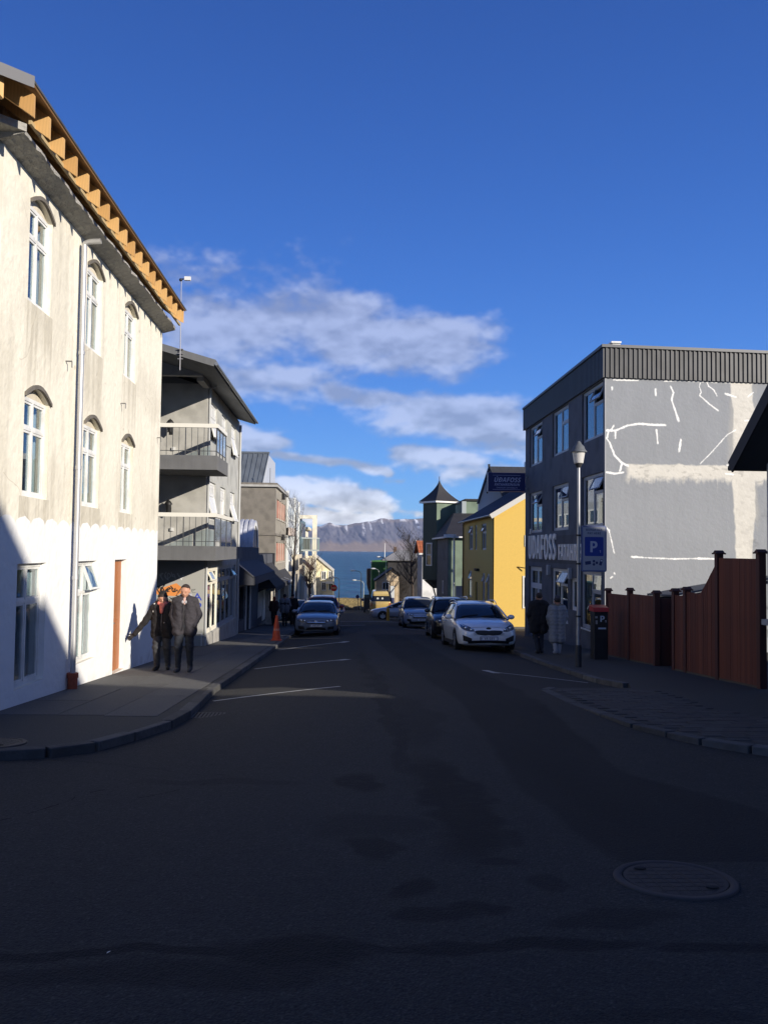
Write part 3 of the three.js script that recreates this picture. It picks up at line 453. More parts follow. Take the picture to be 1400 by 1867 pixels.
// =====================================================  LEFT: grey house with balconies
{
  const X = -4.35, D = 26.85, DE = 34.95;
  const t = thing('grey_balcony_house', 'grey rendered house with two concrete balconies, white awning windows and a graffitied ground floor', 'house', [-8.5, -1.9, 31]);
  const wallM = M([.43, .42, .385], .9, { map: 'mottle', m: 2.5, bump: 'grainB', bm: .6, bs: .004 }), front = M([.44, .445, .42], .9, { map: 'mottle', m: 2.5, bump: 'grainB', bm: .6, bs: .004 });
  const wT = [[27.35, 28.85], [29.9, 31.2], [32.4, 33.75]], yT = [5.04, 6.3], yM = [2.53, 3.75], shop = [[27.35, 29.92], [30.02, 34.35]];
  ms('front_wall', prism('x', [[D + .251, -2.2], [DE - .251, -2.2], [DE - .251, 6.74], [D + .251, 6.74]], X - .25, X, [...wT.map(([a, b]) => rect(a, b, ...yT)), ...wT.map(([a, b]) => rect(a, b, ...yM)), rect(27.3, 34.4, -1.12, .98)]), front, t);
  const graf = canvasTex(1024, 512, (g, w, h) => { // plane from x = -9.35 to -4.35, y from -1.5 to 1
    g.fillStyle = css(.36, .36, .34); g.fillRect(0, 0, w, h);
    const sx = (x) => (x + 9.35) / 5 * w, sy = (y) => (1 - y) / 2.5 * h, rnd = rng(5);
    for (let i = 0; i < 900; i++) { g.fillStyle = css(.33 + .06 * rnd(), .33 + .06 * rnd(), .32, .18); g.fillRect(rnd() * w, rnd() * h, 40 * rnd(), 6 + 30 * rnd()); }
    const scr = (x, y, s, n, col, lw, seed) => { const q = rng(seed); g.strokeStyle = col; g.lineWidth = lw; g.lineCap = 'round'; let cx = sx(x), cy = sy(y); for (let k = 0; k < n; k++) { g.beginPath(); const bx0 = cx + k * s * .8; g.moveTo(bx0 + (q() - .5) * s, cy + (q() - .5) * s); for (let m = 0; m < 3; m++) g.quadraticCurveTo(bx0 + (q() - .5) * s * 1.6, cy + (q() - .5) * s * 1.7, bx0 + (q() - .3) * s, cy + (q() - .5) * s * 1.2); g.stroke(); } };
    g.fillStyle = css(.72, .24, .04, .9); g.beginPath(); g.moveTo(sx(-6.0), sy(.25)); g.lineTo(sx(-5.2), sy(.52)); g.lineTo(sx(-4.9), sy(.3)); g.lineTo(sx(-5.2), sy(.12)); g.lineTo(sx(-5.7), sy(.14)); g.fill();
    scr(-6.15, .34, 44, 6, css(.01, .01, .01), 7, 11); scr(-5.3, .05, 40, 4, css(.01, .01, .01), 5, 19); scr(-6.3, -.05, 44, 6, css(.06, .06, .06), 2.5, 12); scr(-5.0, .28, 26, 4, css(.08, .08, .08), 2.5, 13); scr(-6.5, .75, 50, 8, css(.7, .7, .68), 5, 14); scr(-8.8, .3, 60, 9, css(.65, .65, .66), 4, 15); scr(-5.15, .25, 34, 3, css(.03, .03, .03), 3, 23); scr(-6.0, -.15, 50, 6, css(.02, .02, .02), 3, 24); scr(-5.2, -.6, 40, 4, css(.05, .05, .05), 2, 25); scr(-8.9, -.2, 46, 8, css(.1, .1, .2), 4, 16); scr(-5.9, -.35, 34, 4, css(.12, .12, .12), 2, 17);
    g.strokeStyle = css(.02, .05, .4); g.lineWidth = 8; for (const [y, k] of [[.1, 0], [-.15, 1], [-.38, 2]]) { g.beginPath(); if (!k) { g.moveTo(sx(-4.65), sy(y - .09)); g.lineTo(sx(-4.55), sy(y + .1)); g.lineTo(sx(-4.43), sy(y - .09)); g.moveTo(sx(-4.61), sy(y - .02)); g.lineTo(sx(-4.48), sy(y - .02)); } else { g.arc(sx(-4.6), sy(y), 10, 0, 5); g.moveTo(sx(-4.56), sy(y - .07)); g.arc(sx(-4.49), sy(y), 11, 2, 7.5); } g.stroke(); }
    for (const [x, y] of [[-6.2, -.5], [-5.35, -.5], [-4.9, -.5]]) { g.fillStyle = css(.02, .02, .02); g.beginPath(); g.arc(sx(x), sy(y), 4, 0, 7); g.fill(); }
  });
  graf.repeat.set(1 / 5, 1 / 2.5); graf.offset.set(9.35 / 5, 1.5 / 2.5);
  ms('side_wall', bx(-13, X, 1.28, 6.74, D, D + .25), wallM, t);
  ms('graffitied_wall', bx(-13, X, -2, 1.278, D + .004, D + .25), new THREE.MeshStandardMaterial({ map: graf, roughness: .85 }), t);
  ms('plate_strip', [bx(-4.75, -4.38, -1.03, -1.0, D - .01, D), bx(-4.41, -4.38, -1.4, -1.03, D - .01, D)], WHITE2, t);
  ms('far_wall', [bx(-13, X, -2.2, 6.74, DE - .25, DE), bx(-13.2, -13.002, -2.2, 6.74, D, DE)], wallM, t);
  ms('floor_slab', [bx(-12.9, X - .27, 1.3, 1.5, D + .26, DE - .26), bx(-12.9, X - .27, 3.9, 4.1, D + .26, DE - .26)], wallM, t);
  // windows with white blinds and hanging sashes
  const blind = M([.8, .79, .74], .9);
  [[yT, [.26, 0, .22]], [yM, [.22, 0, .3]]].forEach(([yy, an]) => wT.forEach(([a, b], i) => { const f = windowX(t, X - .05, 1, a, b, ...yy, [[1, [.78, .22]]], { fw: .09, sw: .1, glass: M([.72, .72, .69], .35), open: an[i] ? { 0: an[i] } : undefined }); ms('blind', bx(X - .17, X - .16, yy[0] + .05, yy[1] - .05, a + .05, b - .05), blind, f); ms('sash_stay', cyl([X - .03, yy[0] + .3, b - .06], [X + .16, yy[0] + .2, b - .06], .015), DARK, f); }));
  // shop windows
  const shopM = M([.72, .68, .57], .6);
  windowX(t, X - .06, 1, ...[27.3, 29.95], -1.12, .98, [[.5, [1]], [1, [.8, .2]], [1, [.8, .2]]], { fw: .1, mat: shopM, name: 'shop_window', open: { 2: .5 } });
  windowX(t, X - .06, 1, ...[29.95, 34.4], -1.12, .98, [[1, [.8, .2]], [1, [.8, .2]], [1, [.8, .2]], [1, [.8, .2]]], { fw: .08, mat: M([.3, .33, .36], .6), name: 'shop_window', open: { 7: .45 } });
  ms('display', [bx(-5.2, -5.18, -1, .3, 28.4, 29.1), bx(-4.9, -4.86, -.2, .5, 31, 31.6), bx(-6.2, -5.6, -1.9, -.9, 30, 33)], M([.25, .3, .28], .8, { map: 'mottle', m: .5 }), t);
  ms('poster', [bx(-4.56, -4.555, -.25, .55, 30.9, 31.5)], M([.4, .42, .44], .7, { map: 'mottle', m: .3 }), t);
  ms('flower', [ball(-4.62, .05, 29.2, .16, .13, .16), ball(-4.6, .25, 29.25, .09)], M([.7, .2, .35], .8), t);
  ms('plinth', bx(X - .002, X + .035, -2.2, -1.13, D, DE), M([.40, .385, .35], .9, { map: 'mottle', m: 2 }), t);
  // balconies
  const slabM = M([.145, .147, .15], .9, { map: 'streak', m: 3, bump: 'grainB', bm: .6, bs: .004 }), railM = M([.74, .72, .64], .5), barM = M([.09, .095, .1], .5, { metalness: .3 });
  for (const [y0, y1, far, rb, re] of [[3.85, 4.27, D + .1, 5.07, D - .15], [1.26, 1.67, 30.9, 2.5, 28.4]]) {
    const xo = -3.7, d0 = y0 > 3 ? 24.75 : 24.7;
    const b = ms('balcony', y0 > 3 ? [bx(-13, xo, y0, y1, d0, far, .015)] : [prism('y', [[-13, d0], [xo, d0], [xo, far], [X + .003, far], [X + .003, D - .002], [-13, D - .002]], y0, y1)], slabM, t);
    ms('handrail', [bx(-13, xo + .0, rb, rb + .115, d0 + .0, d0 + .09), bx(xo - .09, xo, rb, rb + .113, d0 + .092, re)], railM, b);
    ms('bottom_rail', [bx(-13, xo - .05, y1 + .12, y1 + .14, d0 + .035, d0 + .055), bx(xo - .055, xo - .035, y1 + .12, y1 + .14, d0 + .09, re)], barM, b);
    for (let x = -8.2, i = 0; x < xo - .03; x += .178, i++) ms('baluster', bx(x, x + (i % 5 ? .014 : .026), y1 - .02, rb, d0 + .03, d0 + (i % 5 ? .044 : .056)), barM, b);
    const L = re - d0; for (let k = 0; k < 4; k++) { const d = d0 + .05 + k * (L - .08) / 3; ms('post', bx(xo - .06, xo - .03, y1 - .02, rb, d, d + .03), barM, b); if (k < 3) ms('glass_panel', bx(xo - .05, xo - .042, y1 + .15, rb - .04, d + .06, d + (L - .08) / 3 - .04), GL, b); }
  }
  // beam and cheek that carry the roof over the top balcony
  ms('roof_beam', [prism('d', [[X + .05, 6.72], [X + .05, 6.84], [-13, 9.3], [-13, 6.72]], 25.5, 25.7), bx(X - .15, X + .05, 6.6, 6.83, 25.702, D - .002)], M([.42, .41, .38], .9, { map: 'mottle', m: 2 }), t);
  const roofM = M([.14, .145, .15], .75, { map: 'streak', m: 3 });
  ms('roof', [slab([[-3.62, 6.77, 23.5], [-3.62, 6.77, 34.45], [-9, 8.3, 34.45], [-9, 8.3, 23.5]], .19), slab([[-9.002, 8.3, 23.5], [-9.002, 8.3, 34.45], [-14.4, 6.77, 34.45], [-14.4, 6.77, 23.5]], .19), prism('d', [[X, 6.72], [-13, 6.72], [-9, 8.08]], 34.6, 34.95), prism('d', [[X - .3, 6.72], [-13, 6.72], [-9, 8.08]], D, D + .2)], roofM, t);
  ms('gutter', cyl([-3.6, 6.66, 23.5], [-3.6, 6.66, 34.45], .05, .05, 10), M([.3, .32, .34], .4, { metalness: .6 }), t);
  { const dm = M([.4, .41, .41], .6); ms('downpipe', [cyl([X + .05, -1.4, D + .12], [X + .05, 6.6, D + .12], .035), tube([[X + .05, 6.59, D + .12], [X + .3, 6.72, D + .1], [-3.6, 6.62, D - .2]], .025)], dm, t); ms('downpipe', cyl([X + .05, -1.8, DE - .12], [X + .05, 6.6, DE - .12], .045), dm, t); }
  for (const y of [5.25, 2.75]) {
    const l = ms('wall_lantern', [bx(-5.5, -5.4, y - .12, y + .14, D - .03, D), cyl([-5.45, y + .02, D - .03], [-5.45, y + .02, D - .18], .02), lathe([[.0, .36], [.02, .32], [.06, .3], [.13, .2], [.09, .18], [.065, -.06], [.03, -.1], [0, -.14]], [-5.45, y, D - .22], 10)], BLACK, t);
    ms('socket_box', bx(-5.42, -5.32, y - .62, y - .52, D - .06, D), M([.6, .6, .58], .6), t);
  }
  const w = thing('weather_mast', 'thin mast with a white wind sensor on the roof edge of the grey balcony house', 'mast', [-4.57, 6.75, 23.45]);
  ms('pole', [cyl([-4.57, 6.45, 23.44], [-4.585, 8.95, 23.44], .014, .01), ...[6.75, 6.9, 7.02].map((y) => bx(-4.64, -4.5, y, y + .02, 23.43, 23.49))], M([.3, .3, .32], .5, { metalness: .4 }), w);
  ms('sensor', [bx(-4.5, -4.33, 8.93, 9.03, 23.4, 23.48)], WHITE, w); ms('arm', [cyl([-4.6, 8.96, 23.44], [-4.49, 8.97, 23.44], .018), ball(-4.6, 8.94, 23.44, .045)], BLACK, w);
}

// =====================================================  LETTERING
const FB = await new FontLoader().loadAsync('fonts/droid/droid_sans_bold.typeface.json');
function letters(str, h, width, depth) { // one geometry per letter, laid out along +x from 0 to width, cap height h
  const sc = FB.data.resolution, size = h / .714; let x = 0; const out = [];
  for (const ch of str) { const gl = FB.data.glyphs[ch] ?? FB.data.glyphs['?']; if (ch !== ' ') { const g = new TextGeometry(ch, { font: FB, size, depth, curveSegments: 4, bevelEnabled: false }); g.translate(x, 0, 0); out.push(g); } x += gl.ha / sc * size; }
  out.forEach((g) => g.scale(width / x, 1, 1)); return out;
}
const faceLeft = (g, X, y, d) => g.rotateY(-Math.PI / 2).translate(X, y, -d); // text that reads along the right-hand fronts

// =====================================================  RIGHT: dark grey shop house
{
  const X = 7.7, D = 25.25, DE = 36.65, f = 1.0267, fy = (y) => 1.6 + (y - 1.6) * f, sk = .07;
  const t = thing('grey_shop_house', 'three-storey dark grey dry cleaner building with patched bare gable and ribbed metal roof band', 'shop building', [11, -1.6, 31]);
  const wallM = M([.115, .12, .135], .85, { map: 'mottle', m: 3, bump: 'grainB', bm: .5, bs: .004 });
  const WN = [[24.78, 27.06], [28.72, 31.0], [32.63, 34.9]].map((a) => a.map((v) => v * f)), yT = [fy(5.07), fy(6.69)], yM = [fy(2.38), fy(4.0)], yG = [fy(-.75), fy(1.03)];
  const G2 = [28.78 * f, 31.07 * f], G1 = [24.98 * f, 27.19 * f], DR = [32.63 * f, 35.0 * f], SM = [27.5 * f, 28.42 * f];
  ms('front_wall', prism('x', [[D + .041, -2.6], [DE, -2.6], [DE, 7.0], [D + .041, 7.0]], X, X + .3, [...WN.map(([a, b]) => rect(a, b, ...yT)), ...WN.map(([a, b]) => rect(a, b, ...yM)), rect(...G1, ...yG), rect(...G2, ...yG), rect(DR[0], DR[1], -1.82, yG[1]), rect(...SM, -.35, .75)]), wallM, t);
  // gable: grey paint, white filler in the cracks, bare render where the paint was cut away
  const cracks = [[[7.95, 6.8], [8.73, 6.81]], [[9.55, 6.82], [10.22, 6.85]], [[10.3, 6.84], [11.21, 6.83]], [[11.47, 6.84], [11.66, 6.84]], [[7.92, 6.58], [7.92, 6.51]], [[9.27, 6.56], [9.28, 6.38]], [[9.75, 6.66], [9.84, 6.48], [9.78, 6.26], [9.88, 5.97], [10, 5.62]], [[10.69, 6.82], [10.66, 6.68], [10.72, 6.52], [10.67, 6.42], [10.94, 6.19], [11.26, 5.97]], [[10.9, 6.82], [10.96, 6.71], [11.13, 6.59], [11.22, 6.42]], [[11.48, 6.5], [11.66, 6.45], [11.83, 6.4]], [[12.22, 6.43], [12.39, 6.57]], [[7.6, 5.27], [8.02, 5.27], [8.39, 5.43], [8.76, 5.5], [9.21, 5.48], [9.58, 5.48]], [[7.97, 5.42], [7.88, 5.27]], [[7.8, 5.25], [7.77, 5.05]], [[8.02, 5.25], [8.02, 5.03]], [[9.3, 5.33], [9.34, 4.92]], [[10.07, 5.06], [10.01, 4.7]], [[11.81, 5.39], [11.54, 5.24], [11.23, 4.9], [11, 4.65], [10.68, 4.34]], [[7.69, 5.09], [7.84, 4.91], [7.99, 4.53], [8.21, 4.31], [8.42, 4.22]], [[8.22, 4.29], [8.16, 4.06]], [[7.66, 4.02], [8.02, 3.98], [8.28, 4.02]], [[7.71, 2.38], [7.82, 2.28], [7.89, 2], [7.98, 1.61]], [[8.51, 1.5], [9.12, 1.47], [9.86, 1.45], [10.61, 1.47], [11.6, 1.46]], [[11.53, 4.31], [11.76, 4.27]], [[11.47, 4.05], [11.74, 4.03]], [[12.1, 5.69], [12.31, 5.71]], [[7.98, 1.02], [8.0, .98]], [[7.86, .86], [7.92, .9]]];
  const W = 1360, H = 1780, gt = canvasTex(W, H, (g, w, h) => {
    const im = g.createImageData(w, h);
    for (let j = 0; j < h; j++) for (let i = 0; i < w; i++) {
      const x = 7.7 + 6.8 * i / w, y = 6.9 - 8.9 * j / h, n = fbm(x * .8, y * .8, 5, 401), s = fbm(x * 9, y * .9, 3, 403), e = fbm(x * 5, y * 5, 4, 405) - .5, e2 = fbm(x * 1.6, y * 1.2, 4, 407) - .5;
      let k = .27 * (1 + .13 * (n - .5) + .07 * (s - .5)), c = [k * .95, k, k * 1.07];
      const hz = sstep(4.32 + e * .1, 4.26 + e * .1, y) * sstep(3.72 + e * .3 + (fbm(x * 14, 3, 3, 409) - .5) * .3, 3.95 + e * .2, y) * sstep(8.3 + e * .3, 8.48, x);
      const L = mix(11.7, 11.74, (7 - y) / 5) + e2 * .22 + e * .05, Rr = 12.36 + e2 * .35 + e * .06, vt = sstep(L - .04, L + .02, x) * (1 - sstep(Rr - .02, Rr + .04, x));
      const halo = sstep(L - .2, L - .05, x) * (1 - sstep(Rr + .05, Rr + .22, x)) * sstep(.35, .6, fbm(x * 3, y * .9, 3, 411)) * .45;
      const m = Math.max(hz, vt), pl = .58 + .1 * (fbm(x * 3, y * 3, 4, 413) - .5) - .14 * sstep(.55, .75, fbm(x * 6, y * 11, 3, 415)) * (hz > .5 ? 1 : .3);
      c = c.map((v, q) => mix(v, [.40, .385, .345][q], halo)); c = c.map((v, q) => mix(v, pl * [1.0, .965, .87][q], m));
      const dk = sstep(.5, .72, fbm(x * 1.7, y * 2.6, 4, 417)) * sstep(12.1, 12.6, x) * sstep(3.1, 2.2, y) * .75; c = c.map((v) => v * (1 - dk));
      const o = (j * w + i) * 4; for (let q = 0; q < 3; q++) im.data[o + q] = 255 * Math.pow(clamp(c[q]), 1 / 2.2); im.data[o + 3] = 255;
    }
    g.putImageData(im, 0, 0);
    const px = (p) => [(p[0] - 7.7) / 6.8 * w, (6.9 - p[1]) / 8.9 * h], q = rng(9);
    g.lineCap = 'round'; g.lineJoin = 'round';
    for (const c of cracks) { // trowelled on in dabs: width and edge waver
      const top = c[0][1] > 6.78, r0 = top ? 4 : 5.6; let last = px(c[0]), w = 1;
      for (let i = 1; i < c.length; i++) { const a = px(c[i]), n = Math.max(2, Math.round(Math.hypot(a[0] - last[0], a[1] - last[1]) / 3)); for (let k = 0; k <= n; k++) { w = clamp(w + (q() - .5) * .22, .55, 1.35); const x = mix(last[0], a[0], k / n) + (q() - .5) * 3, y = mix(last[1], a[1], k / n) + (q() - .5) * 3, v = .74 + .14 * q(); g.fillStyle = css(v, v, v * .97, .55); g.beginPath(); g.ellipse(x, y, r0 * w * (.8 + .4 * q()), r0 * w * (.7 + .5 * q()), q() * 3, 0, 7); g.fill(); if (q() < .06) { g.fillStyle = css(.6, .6, .58, .35); g.fillRect(x + (q() - .5) * 30, y + (q() - .5) * 16, 6 * q() + 2, 3 * q() + 1); } } last = a; }
    }
  });
  gt.repeat.set(1 / 6.8, 1 / 8.9); gt.offset.set(-7.7 / 6.8, 2 / 8.9);
  ms('gable_wall', skew(bx(X, 14.5, -2.6, 7.0, D, D + .04), X, sk), new THREE.MeshStandardMaterial({ map: gt, roughness: .88, bumpMap: rep(T.mottleB, .9), bumpScale: .008 }), t);
  ms('back_wall', bx(14.2, 14.498, -2.6, 7.0, D + .8, DE - .002), wallM, t); ms('far_wall', bx(X + .302, 14.196, -2.6, 7.0, DE - .3, DE - .002), wallM, t);
  ms('floor', [bx(X + .302, 14.19, 1.45, 1.7, D + .8, DE - .31)], wallM, t); ms('floor', bx(X + .302, 14.19, 4.3, 4.55, D + .8, DE - .31), wallM, t); ms('roof', prism('y', [[X + .02, D + .05], [14.48, D + .5], [14.48, DE - .02], [X + .02, DE - .02]], 7.0, 7.2), DARK, t);
  // ribbed metal band
  const rib = (len, p = .145, a = .035) => { const q = []; for (let u = 0; u < len; u += p) q.push([u, 0], [u + p * .42, 0], [u + p * .55, a], [u + p * .88, a]); q.push([len, 0]); return q; };
  const ribM = M([.045, .047, .052], .5, { metalness: .25, map: 'mottle', m: 2 });
  { const l = rib(14.58 - 7.62), g = prism('y', [...l.map(([u, a]) => [7.62 + u, D - .05 - a]), [14.58, D + .02], [7.62, D + .02]], 6.86, 7.76); ms('ribbed_band', crease(skew(g, X, sk), .3), ribM, t); }
  { const l = rib(DE + .06 - (D - .05)), g = prism('y', [...l.map(([u, a]) => [X - .05 - a, D - .04 + u]), [X + .02, DE + .05], [X + .02, D - .04]], 6.861, 7.76); ms('ribbed_band', crease(g, .3), ribM, t); }
  ms('coping', [skew(bx(X - .13, 14.62, 7.762, 7.85, D - .12, D + .5), X, sk), bx(X - .128, X + .5, 7.764, 7.849, D + .501, DE + .1)], M([.075, .078, .085], .5, { metalness: .3 }), t);
  ms('roof_vent', [bx(8.35, 8.6, 7.2, 8.25, 26.6, 26.85), bx(8.3, 8.62, 8.25, 8.3, 26.55, 26.9)], WHITE, t);
  ms('corner_edge', bx(X - .012, X + .02, -2, 6.85, D - .012, D + .02), M([.34, .35, .36], .8), t);
  // windows: the far half fixed, the near half with a hanging top light
  const fm = M([.36, .38, .41], .45), cols = [[1, [.68, .32]], [1, [1]]], op = [[.42, 0, .38], [.45, .3, .5]];
  [yT, yM].forEach((yy, r) => WN.forEach(([a, b], i) => windowX(t, X + .07, -1, a, b, ...yy, cols, { mat: fm, fw: .075, open: op[r][i] ? { 1: op[r][i] } : undefined, sill: .06, smat: fm })));
  windowX(t, X + .07, -1, ...G1, ...yG, [[1, [.68, .32]], [1, [1]]], { mat: fm, fw: .075, sill: .1, smat: WHITE2, open: { 1: .06 } });
  windowX(t, X + .07, -1, ...G2, ...yG, [[1, [.72, .28]], [1, [1]]], { mat: WHITE2, fw: .07, open: { 1: .5 }, sill: .08, smat: WHITE2 });
  windowX(t, X + .07, -1, ...SM, -.35, .75, [[1, [1]]], { mat: WHITE2, fw: .09 });
  const dr = windowX(t, X + .1, -1, DR[0], DR[1], -1.82, yG[1], [[.8, [.3, .42, .25]], [1, [.3, .42, .25]]], { mat: M([.5, .54, .58], .5), fw: .1, sw: .07, name: 'door' });
  ms('handle', [bx(X - .0, X + .05, -.75, -.5, 34.6, 34.64)], STEEL, dr);
  ms('shop_counter', [bx(10, 10.6, -2, -.7, 27, 34)], M([.3, .2, .12], .7, { map: 'wood', m: 1 }), t); ms('shelf', [bx(8.3, 8.6, -.5, -.46, 29.7, 31.7), bx(8.3, 8.6, .1, .14, 29.7, 31.7)], WHITE2, t);
  { const cm = [[.5, .35, .12], [.2, .3, .45], [.55, .5, .45], [.4, .12, .08]].map((c) => M(c, .8)); for (let k = 0; k < 12; k++) { const d = 29.75 + (k % 6) * .33, y = k < 6 ? -.46 : .14; ms('parcel', bx(8.33, 8.57, y, y + rr(.15, .4), d, d + rr(.15, .28), .02), cm[k % 4], t); } }
  for (const [d, y] of [[32.05, .75], [28.95, .7]]) ms('wall_light', bx(X - .12, X, y, y + .38, d, d + .2, .02), GREYF, t);
  // letters over the shop
  const lm = M([.82, .76, .68], .6), dep = .05; const sideM = M([.06, .06, .065], .6);
  const band = ms('shop_name', [bx(X - .006, X - .001, fy(1.22), fy(2.2), D + .12, DE - .1)], M([.08, .078, .085], .8, { map: 'mottle', m: 3 }), t);
  for (const [s, h, w, d0] of [['ÚDAFOSS', .68, 4.78, 35.82], ['FATAHREINSUN', .4, 5.15, 30.72]]) for (const g of letters(s, h, w, dep)) ms('letter', faceLeft(g, X - .012, fy(1.345), d0), lm, band);
  // sign board sticking out from the far corner
  const sgn = thing('hanging_sign', 'dark blue double-sided sign board jutting from the grey building above the yellow roof', 'sign', [6.85, 4.15, 36.3]);
  const st = canvasTex(820, 400, (g, w, h) => { g.fillStyle = css(.008, .012, .10); g.fillRect(0, 0, w, h); g.fillStyle = css(.42, .45, .58); g.textAlign = 'center'; g.font = 'italic bold 148px sans-serif'; g.fillText('ÚÐAFOSS', w * .5, 200, 620); g.font = 'italic bold 78px sans-serif'; g.fillText('FATAHREINSUN', w * .5, 285, 620); g.font = 'italic 50px sans-serif'; g.fillText('hreinsum samdægurs', w * .5, 345, 600); g.fillRect(w * .1, 40, w * .78, 7); g.fillRect(w * .1, 368, w * .78, 7); });
  ms('case', bx(6.02, 7.6, 4.17, 4.97, 36.2, 36.36, .01), M([.015, .02, .14], .5), sgn);
  const face = new THREE.PlaneGeometry(1.52, .74).translate(6.81, 4.57, -36.19); { const m = new THREE.Mesh(face.translate(-6.85, -4.15, 36.3), new THREE.MeshStandardMaterial({ map: st, roughness: .4 })); m.name = 'print'; sgn.add(m); }
  ms('edge_frame', [bx(5.99, 6.02, 4.16, 4.98, 36.18, 36.38)], M([.4, .4, .42], .5), sgn); ms('bracket', [bx(7.6, 7.72, 4.3, 4.36, 36.25, 36.31), bx(7.6, 7.72, 4.78, 4.84, 36.25, 36.31)], STEEL, sgn);
}

// =====================================================  RIGHT: board fence with a gate gap, shed behind it
{
  const X = 7.3, t = thing('board_fence', 'tall red-brown vertical board fence with capped posts, stepping down beside the grey gable', 'fence', [X, gy(19), 19]);
  const bm = [[.16, .04, .016], [.14, .034, .014], [.18, .046, .018], [.13, .032, .014]].map((c) => M(c, .75, { map: 'wood', m: .5, mv: 1.4 })), pm = M([.085, .022, .012], .7, { map: 'wood', m: .5, mv: 1.4 });
  const top = (d) => (d < 16.62 ? 1.53 : d < 17.36 ? mix(1.42, .8, (d - 16.62) / .74) : d < 18.1 ? mix(.78, .8, (d - 17.4) / .7) : d < 19 ? .69 : d < 21.75 ? mix(.60, .57, (d - 20) / 1.7) : mix(.52, .49, (d - 21.9) / 1.7));
  for (const [a, b] of [[14.95, 16.5], [16.66, 18.1], [18.24, 18.76], [20.06, 21.78], [21.94, 23.6]]) { const n = Math.round((b - a) / .098); for (let k = 0; k < n; k++) { const d0 = mix(a, b, k / n), d1 = mix(a, b, (k + 1) / n) - .007, pr = rr(0, .006); ms('board', prism('x', [[d0, gy(d0) + .12], [d1, gy(d1) + .12], [d1, top(d1)], [d0, top(d0)]], X - .02 - pr, X), bm[Math.floor(R() * 4)], t); } }
  for (const [d, h] of [[14.87, 1.62], [16.58, 1.6], [18.17, .82], [18.82, .76], [19.98, .66], [21.86, .64], [23.68, .55]]) { const p = ms('post', bx(X - .05, X + .08, gy(d) + .05, h, d - .065, d + .065, .008), pm, t); ms('post_cap', [bx(X - .085, X + .115, h, h + .03, d - .1, d + .1), prism('x', [[d - .085, h + .03], [d + .085, h + .03], [d, h + .08]], X - .07, X + .1)], pm, p); }
  ms('rail', [bx(X + .005, X + .045, 1.1, 1.2, 15, 16.5)], pm, t); ms('rail', [bx(X + .005, X + .045, -.3, -.2, 15, 18.7)], pm, t); ms('rail', bx(X + .005, X + .045, -.4, -.3, 20.05, 23.6), pm, t);
  const g = ms('gate', bx(X + .55, X + .6, gy(19.4) + .08, .5, 18.88, 19.92), M([.04, .018, .012], .8, { map: 'wood', m: .4 }), t);
  for (let k = 0; k < 9; k++) ms('board', bx(X + .53, X + .548, gy(19.4) + .1, .48, 18.9 + k * .113, 19.0 + k * .113), bm[3], g);
  ms('return_panel', bx(X + .1, X + .56, gy(19.4), .6, 18.8, 18.84), pm, t); ms('return_panel', bx(X + .1, X + .56, gy(19.4), .55, 19.96, 20.0), pm, t);
  ms('ground_board', [tilt(bx(X - .03, X + .01, .02, .13, 14.95, 18.76)), tilt(bx(X - .03, X + .01, .02, .13, 20.06, 23.6))], M([.11, .09, .06], .9, { map: 'wood', m: .6 }), t);
  const s = thing('lean_to_shed', 'low shed with a sloping grey sheet roof behind the board fence', 'shed', [9.6, -1.3, 22.6]);
  ms('roof', slab([[8.3, .5, 23.4], [8.3, .56, 21.6], [11.2, 1.08, 21.6], [11.2, 1.02, 23.4]], .05), M([.13, .14, .15], .6, { metalness: .3, map: 'streak', m: 2 }), s);
  ms('roof_edge', [slab([[8.3, .42, 21.58], [8.3, .5, 21.58], [11.2, 1.02, 21.58], [11.2, .94, 21.58]], .03)], DARK, s); ms('wall', bx(8.5, 11, -1.4, .45, 22.9, 23.0), DARK, s); for (const x of [8.45, 10.9]) ms('post', bx(x, x + .1, -1.4, .5, 21.7, 21.8), DARK, s);
}

